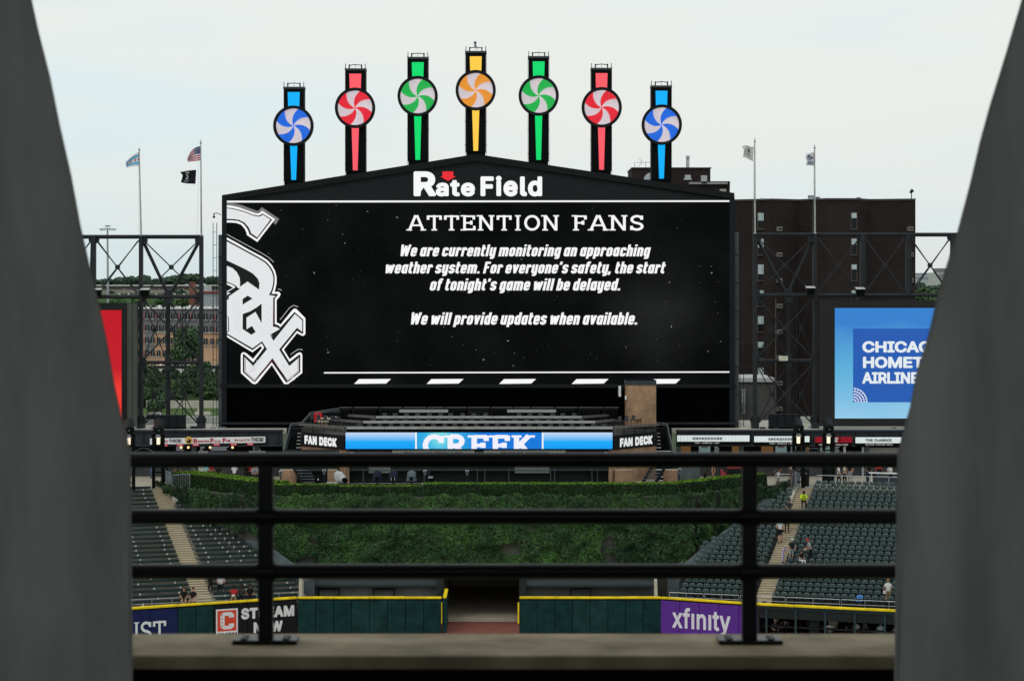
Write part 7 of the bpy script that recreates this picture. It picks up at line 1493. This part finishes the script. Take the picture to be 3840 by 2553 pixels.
# left terrace
for px, py, top, legs, sk_, ht, lab, rz, sh in ((690, 2246, 'black', 'khaki', skinA, None, 'bald man in black T-shirt sitting in the left front row', .1, True), (726, 2247, 'black', 'cream', skinA, None, 'woman in black T-shirt and glasses beside the bald man', -.3, True), (878, 2238, 'red', 'khaki', skinC, 'black', 'large man in red T-shirt eating popcorn in the left front row', .0, False),
        (906, 2236, 'charcoal', 'black', skinC, None, 'woman in dark grey top seated between red shirt and black cap', 0, False), (938, 2234, 'black', 'black', skinB, 'black', 'man in black with black cap at the rail, right of the grey top', .1, False)):
    person(feet(LS, px, py + 4, .45), lab, 'sit', top, legs, sh, skin=sk_, hat=ht, rz=rz, hold='white' if top == 'red' else None, hair='black' if sk_ is not skinA else 'brownh')
person(feet(LS, 788, 2214), 'person in pink-red top and black trousers on the left aisle below the bottom rail', 'lean', 'pinkred', 'black', skin=skinB, rz=.8)
person(feet(LS, 829, 2196, .44), 'person in white and black top seated right of the left aisle', 'sit', 'white', 'black', skin=skinA)
# concourse
def oncon(px, py=None, Y=167, z=CZ): 
    if py is not None: Y = (ZC - z)*F/(py-HY)
    return Vector((px2(px, Y), Y, z))
for px, Y, top, legs, sk_, ht, lab, ps, rz, sh in ((572, 168, 'white', 'denim', skinA, None, 'person in white top and blue jeans under the left lamp post', 'stand', 0, False), (666, 163.6, 'charcoal', 'black', skinB, None, 'person in dark grey jacket behind the left end of the tall hedge', 'stand', .3, False), (774, 166.5, 'aqua', 'black', skinA, None, 'person in aqua shirt behind the tall hedge', 'sit', 2, False),
        (790, 167.2, 'red', 'black', skinA, None, 'person in red next to the aqua shirt behind the tall hedge', 'sit', 1, False), (820, 164.8, 'black', 'black', skinB, None, 'broad person in dark top behind the middle of the tall hedge', 'sit', PI, False), (879, 166, 'white', 'black', skinB, None, 'dark haired woman in white top behind the tall hedge', 'sit', PI, False),
        (922, 166, 'black', 'black', skinC, None, 'person in black vest near the right end of the tall hedge', 'sit', .5, False), (936, 167, 'red', 'black', skinA, 'red', 'person in red cap and top near the end of the tall hedge', 'sit', 0, False), (950, 164.5, 'grey', 'black', skinA, None, 'person in grey camouflage at the end of the tall hedge', 'sit', 1, False),
        (2643, 160.6, 'charcoal', 'black', skinC, None, 'person in dark grey bending behind the hedge left of the red car', 'lean', .9, False), (2674, 168.5, 'black', 'skin', skinA, None, 'bare-legged person walking beside the stall left of the red car', 'walk', 1.4, True), (2920, 162.2, 'charcoal', 'white', skinB, None, 'person in dark top and white shorts at the hedge end', 'walk', -1.2, True),
        (2968, 164.5, 'cream', 'khaki', skinB, None, 'person in tan shorts beside the black bin', 'stand', 0, True), (3145, 160.6, 'white', 'black', skinA, None, 'man in white T-shirt and black trousers striding behind the top rail', 'walk', 1.3, False), (3166, 161.0, 'cream', 'black', skinA, None, 'woman in cream top walking just behind the striding man', 'walk', 1.4, False),
        (3188, 163, 'black', 'grey', skinA, None, 'person in black shirt right of the cream top at the white counter', 'stand', -.6, False), (3252, 161.6, 'black', 'navy', skinB, 'grey', 'person in black holding a purple bag at the white counter', 'lean', .8, False), (3296, 161.6, 'red', 'denim', skinB, None, 'person with red backpack at the white counter', 'stand', PI, False),
        (3342, 161.2, 'white', 'navy', skinA, None, 'man in white shirt leaning far over the white counter', 'lean', -1.0, False), (3366, 162, 'navy', 'black', skinA, None, 'person in navy at the right end of the white counter', 'lean', 1.2, False)):
    person(oncon(px, None, Y) + Vector((0, 0, .47 if ps == 'sit' else 0)), lab, ps, top, legs, sh, skin=sk_, hat=ht, rz=rz, bag=('back', 'black') if 'backpack' in lab else None, grp='people on the upper concourse')
# ---------------------------------------------------------------- lamp posts with lantern and spotlight
lant = M('lantern_glow', (.9, .8, .65), .5, 0, emit=(1.0, .80, .55), es=.85)
def lamp_post(px, ybase, ylant, Y, lab):
    x = px2(px, Y); zb = zy(ybase, Y); zl_ = zy(ylant, Y); t = T('lamp_post', lab, 'lamp post', (x, Y, zb), 'lantern posts at the concourse edge')
    for dx in (-.36, .36): MB().box(x + dx - .11, x + dx + .11, Y - .12, Y + .12, zb, zl_ - .1).build('leg', black, t)
    for k in range(4): z = zb + (zl_ - zb)*(k+.7)/4.4; MB().box(x - .26, x + .26, Y - .06, Y + .06, z, z + .1).build('cross_bar', black, t)
    MB().box(x - .46, x + .46, Y - .2, Y + .2, zl_ - .1, zl_).build('tray', black, t)
    for dx in (-.36, .36): MB().box(x + dx - .1, x + dx + .1, Y - .15, Y + .15, zl_, zl_ + .82).build('lantern_side', black, t)
    g = MB().tube((x, Y, zl_ + .05), (x, Y, zl_ + .55), .13, 10, .14).build('lantern_glass', lant, t)
    MB().box(x - .27, x + .27, Y + .16, Y + .2, zl_, zl_ + .83).build('lantern_back', black, t)
    MB().box(x - .26, x + .26, Y - .14, Y + .14, zl_ + .57, zl_ + .62).box(x - .16, x + .16, Y - .12, Y + .12, zl_ + .66, zl_ + .8).build('lantern_top', galv, t)
    MB().box(x - .5, x + .5, Y - .2, Y + .2, zl_ + .83, zl_ + .88).build('cap', steel_dk, t)
    c = Vector((x, Y, zl_ + 1.35)); q = c + Vector((.12 if px < 1900 else -.03, -.55, -.18)); s = MB().tube(c + Vector((-.05, .5, .3)), q, .38, 14, .36).build('spotlight', M('spot_black', (.01, .01, .011), .5, .1), t)
    MB().tube(q + Vector((0, -.005, 0)), q + Vector((.01, -.05, -.02)), .3, 14, .26).build('spotlight_lens', glass_dk, s); MB().ball(q + Vector((.02, -.05, -.04)), .05, 6, 4).build('lens_glint', galv, s)
    MB().box(x - .4, x - .34, Y - .1, Y + .1, zl_ + .88, zl_ + 1.4).box(x + .34, x + .4, Y - .1, Y + .1, zl_ + .88, zl_ + 1.4).build('yoke', steel_dk, t)
lamp_post(594, 1838, 1668, 159.6, 'black lantern post with spotlight in front of the pizza sign'); lamp_post(483, 1838, 1669, 158.0, 'black lantern post half hidden behind the left pillar')
lamp_post(2994, 1836, 1664, 160.0, 'black lantern post with spotlight over the second smokehouse sign'); lamp_post(3107, 1832, 1664, 161.0, 'black lantern post with spotlight before the red stall sign')
for s, xa, xb, Y in (('left', 497, 580, 159), ('right', 3006, 3095, 160.6)):
    t = T('section_arch', f'thin arched metal gate top between the two {s} lantern posts', 'arch', P((xa+xb)/2, 1700, Y)); n = 10
    for d in (0, 7):
        for k in range(n):
            f0, f1 = k/n, (k+1)/n; MB().tube(P(xa + (xb-xa)*f0, 1704 - d - 17*math.sin(f0*PI), Y), P(xa + (xb-xa)*f1, 1704 - d - 17*math.sin(f1*PI), Y), .03, 5).build('arch_bar', galv_dull if d else black, t)
    MB().box(px2(xa, Y), px2(xb, Y), Y - .05, Y + .05, zy(1676, Y), zy(1673, Y)).build('cross_bar', black, t)
# bins
def bin_(px, ybase, lab, w=.34, hgt=1.25):
    Y = (ZC - CZ)*F/(ybase - HY); p = Vector((px2(px, Y), Y, CZ)); t = T('trash_bin', lab, 'trash bin', p, 'tall black concourse bins'); MB().tube(p + Vector((0, 0, .001)), p + Vector((0, 0, hgt)), w*.9, 14, w).build('bin_body', M('bin_black', (.012, .012, .013), .5, .1), t); MB().tube(p + Vector((0, 0, hgt)), p + Vector((0, 0, hgt + .12)), w*1.12, 14, w*.95).build('lid', M('lid', (.02, .02, .022), .5, 0), t)
    MB().box(p.x - .12, p.x + .12, Y - w - .01, Y - w, CZ + hgt - .3, CZ + hgt - .2).build('label_plate', galv_dull, t)
bin_(3019, 1822, 'tall black bin right of the lantern post at the right stair head'); bin_(3105, 1812, 'black bin behind the top rail under the red stall sign', .4); bin_(3290, 1810, 'black bin in front of the white counter', .36, .8); bin_(617, 1806, 'black bin beside the left lantern post', .3)
t = T('lectern_sign', 'brown slanted sign board on a post at the right end of the hedge', 'sign', oncon(2966, 1836)); p = oncon(2966, 1834); MB().box(p.x - .05, p.x + .05, p.y - .05, p.y + .05, CZ, CZ + 1.2).build('post', frame_br, t); MB().hexa([p + Vector(v) for v in ((-.22, -.1, 1.15), (.22, -.1, 1.15), (.22, .12, 1.45), (-.22, .12, 1.45), (-.22, -.12, 1.2), (.22, -.12, 1.2), (.22, .1, 1.5), (-.22, .1, 1.5))]).build('board', M('board_brown', (.05, .035, .025), .6, .1), t)
# red car behind the hedge
c = oncon(2757, None, 162.3); t = T('parked_car', 'red car with dark rear window parked behind the hedge on the right', 'car', c)
carr = M('car_red', (.5, .015, .03), .25, .03, spec=.5)
def carprism(nm, prof, y0, y1, mat, par, inset=0, bev=.05): return MB().prism([c + Vector((x, y0, z)) for x, z in prof], (0, y1-y0, 0)).build(nm, mat, par, bev=bev)
body = carprism('body', ((-.88, .35), (.88, .35), (.92, .75), (.86, .98), (-.86, .98), (-.92, .75)), -2.1, 2.1, carr, t); carprism('cabin', ((-.86, .985), (.86, .985), (.72, 1.42), (-.72, 1.42)), -1.95, .9, M('cabin_glass', (.02, .02, .025), .1, 0, spec=.6), t); carprism('roof', ((-.74, 1.425), (.74, 1.425), (.66, 1.50), (-.66, 1.50)), -1.9, .8, carr, t)
MB().hexa([c + Vector(v) for v in ((-.76, -1.96, 1.03), (.76, -1.96, 1.03), (.68, -1.96, 1.38), (-.68, -1.96, 1.38), (-.76, -1.99, 1.03), (.76, -1.99, 1.03), (.68, -1.99, 1.38), (-.68, -1.99, 1.38))]).build('rear_window', glass_dk, t)
for sx in (-1, 1):
    MB().box(c.x + sx*.8 - .1, c.x + sx*.8 + .1, c.y - 2.13, c.y - 2.09, CZ + .7, CZ + .94).build('tail_light', M('tail_light', (.5, .02, .02), .3, 0), t)
    for y in (-1.3, 1.3): w = MB().tube(c + Vector((sx*.7, y, .34)), c + Vector((sx*.92, y, .34)), .34, 14).build('wheel', black, t); MB().tube(c + Vector((sx*.925, y, .34)), c + Vector((sx*.93, y, .34)), .2, 10).build('rim', galv, w)
    MB().tube(c + Vector((sx*.6, -1.5, 1.52)), c + Vector((sx*.6, .6, 1.52)), .02, 5).build('roof_rail', black, t)
MB().box(c.x - .85, c.x + .85, c.y - 2.2, c.y - 2.1, CZ + .4, CZ + .6).build('bumper', black, t); MB().box(c.x - .26, c.x + .26, c.y - 2.13, c.y - 2.1, CZ + .68, CZ + .8).build('number_plate', white_m, t)
# ---------------------------------------------------------------- television cameras behind the low hedge
def tvcam(px, Y, lab, mat, kind):
    p = Vector((px2(px, Y), Y, CZ + .05)); t = T('television_camera', lab, 'camera', p)
    for k in range(3): a = k*2.1 + .5; MB().tube(p + Vector((0, 0, .75)), p + Vector((.35*math.cos(a), .35*math.sin(a), 0)), .025, 5).build('tripod_leg', steel_dk, t)
    c = p + Vector((0, 0, 1.1)); dx = .25 if kind == 'w' else 0
    NS = 12; rings = [((-.3, .5, .5), .2, .26), ((-.28, .3, .35), .26, .38), ((-.1, .15, .12), .3, .42), ((.05, .1, -.15), .26, .34), ((.2, .0, -.4), .2, .26), ((.28, -.05, -.55), .2, .24)]
    if kind != 'w': rings = [((0, .2, .25), .12, .12), ((0, .15, .12), .3, .2), ((0, .05, -.12), .34, .36), ((0, 0, -.5), .4, .5)]
    vs = []; fs = []
    for i, ((x, y, z), rx, rz) in enumerate(rings):
        for k in range(NS):
            a = 2*PI*k/NS; w = 1 + .12*math.sin(k*2.3 + i*1.7)
            vs.append(c + (Vector((x + rx*w*math.cos(a), y*0 - i*.12, z*.3 + rz*w*math.sin(a))) if kind == 'w' else Vector((x + rx*w*math.cos(a), y + rx*w*math.sin(a), z + .2))))
    for i in range(len(rings)-1):
        for k in range(NS): fs.append((i*NS+k, i*NS+(k+1) % NS, (i+1)*NS+(k+1) % NS, (i+1)*NS+k))
    fs += [tuple(range(NS))[::-1], tuple(range((len(rings)-1)*NS, len(rings)*NS))]
    b = MB().add(vs, fs).build('rain_cover', mat, t, smooth=False)
    if kind == 'w': MB().tube(c + Vector((.28, -.6, -.16)), c + Vector((.33, -.78, -.18)), .2, 10, .22).build('lens_hood', black, b)
    else: MB().box(c.x - .12, c.x + .12, c.y - .42, c.y - .36, c.z - .25, c.z + .02).build('lens_opening', black, b)
    if kind == 'd2': MB().box(c.x - .13, c.x - .11, c.y - .44, c.y - .42, c.z - .22, c.z + .02).box(c.x + .11, c.x + .13, c.y - .44, c.y - .42, c.z - .22, c.z + .02).build('bright_edge', white_m, b)
tvcam(1280, 156.2, 'television camera under a crumpled white rain cover', M('cover_white', (.48, .5, .5), .6, .15, 4), 'w'); tvcam(1415, 156.4, 'television camera under a dark navy cover, left of the two navy ones', M('cover_navy', (.014, .016, .035), .7, .2, 3), 'd'); tvcam(1475, 156.4, 'television camera under a navy cover with bright lens edges', M('cover_navy', (.014, .016, .035), .7, .2, 3), 'd2'); tvcam(1543, 156.6, 'television camera under a grey-blue cover', M('cover_grey', (.10, .125, .14), .7, .2, 3), 'd')
t = T('covered_case', 'low white covered case beside the white camera', 'case', oncon(1245, None, 156.2)); MB().box(px2(1224, 156), px2(1266, 156), 155.9, 156.4, CZ + .3, CZ + .78).build('case_cover', M('cover_white', (.48, .5, .5), .6, .15, 4), t, bev=.04)
t = T('white_pedestal', 'white urn-shaped pedestal light at the step in the hedge', 'pedestal', oncon(1593, None, 154.8)); p = Vector((px2(1593, 154.8), 154.8, CZ + .35)); MB().tube(p, p + Vector((0, 0, .12)), .1, 10).build('foot', white_m, t); MB().tube(p + Vector((0, 0, .12)), p + Vector((0, 0, .42)), .12, 12, .18).build('bowl', white_m, t); MB().tube(p + Vector((0, 0, .42)), p + Vector((0, 0, .5)), .2, 12).build('rim', white_m, t)
for k, (x, y, lab) in enumerate(((1053, 1772, 'small remote camera on a post at the left end of the platform'), (1216, 1768, 'grey remote camera head on a dark post left of the white camera'), (1594, 1770, 'remote camera on a post above the white pedestal'), (1752, 1770, 'remote camera on a mast right of the pedestal'), (2548, 1764, 'pale camera box on a grey cabinet at the right end of the platform'))):
    Y = 155.5; p = P(x, y, Y); t = T('remote_camera', lab, 'camera', (p.x, Y, CZ + .05)); MB().tube((p.x, Y, CZ + .05), (p.x, Y, p.z), .05, 6).build('post', steel_dk, t); MB().box(p.x - .12, p.x + .12, Y - .25, Y + .2, p.z, p.z + .16).build('camera_body', galv, t, bev=.02); MB().tube((p.x, Y - .25, p.z + .08), (p.x, Y - .34, p.z + .08), .06, 8).build('lens', black, t); MB().box(p.x - .08, p.x + .08, Y - .1, Y + .1, p.z - .2, p.z - .02).build('pan_head', galv_dull, t)
t = T('equipment_backpack', 'black backpack with white tag hanging behind the hedge', 'backpack', P(1188, 1800, 156)); rect('pack', 1180, 1198, 1785, 1812, 156, .25, black, t, .05); rect('tag', 1191, 1195, 1794, 1800, 155.97, .02, white_m, t)
t = T('grey_cabinet', 'tall dark grey cabinet at the right end of the camera platform', 'cabinet', P(2600, 1810, 157)); rect('cabinet_body', 2545, 2625, 1705, 1812, 157, 1.2, M('cabinet_grey', (.07, .085, .09), .6, .3, .8), t); rect('cabinet_door', 2570, 2600, 1770, 1806, 156.95, .04, M('cabinet_door', (.09, .105, .11), .6, .2), t)
t = T('speaker_box', 'small dark speaker with pale top right of the white pedestal', 'loudspeaker', P(1613, 1810, 155)); rect('speaker_body', 1607, 1622, 1793, 1808, 155, .25, black, t); rect('pale_lid', 1606, 1623, 1787, 1792, 154.95, .3, galv, t)
# misc kit on the deck edge behind the girder
rs = random.Random(5)
for k in range(14):
    x = rs.choice((rs.uniform(520, 830), rs.uniform(2840, 3380))); h = rs.uniform(6, 14); w = rs.uniform(10, 30); t = rect('deck_equipment', x, x + w, 1610 - h, 1611, 170.8 + rs.random(), .3, rs.choice((steel_dk, galv_dull, galv, conc_lt)), None, .02); tag(t, f'small {"dark" if "steel" in t.data.materials[0].name else "grey"} equipment box on the deck edge, {nth(k)} of a scattered line', 'equipment box', 'equipment boxes on the deck edge')
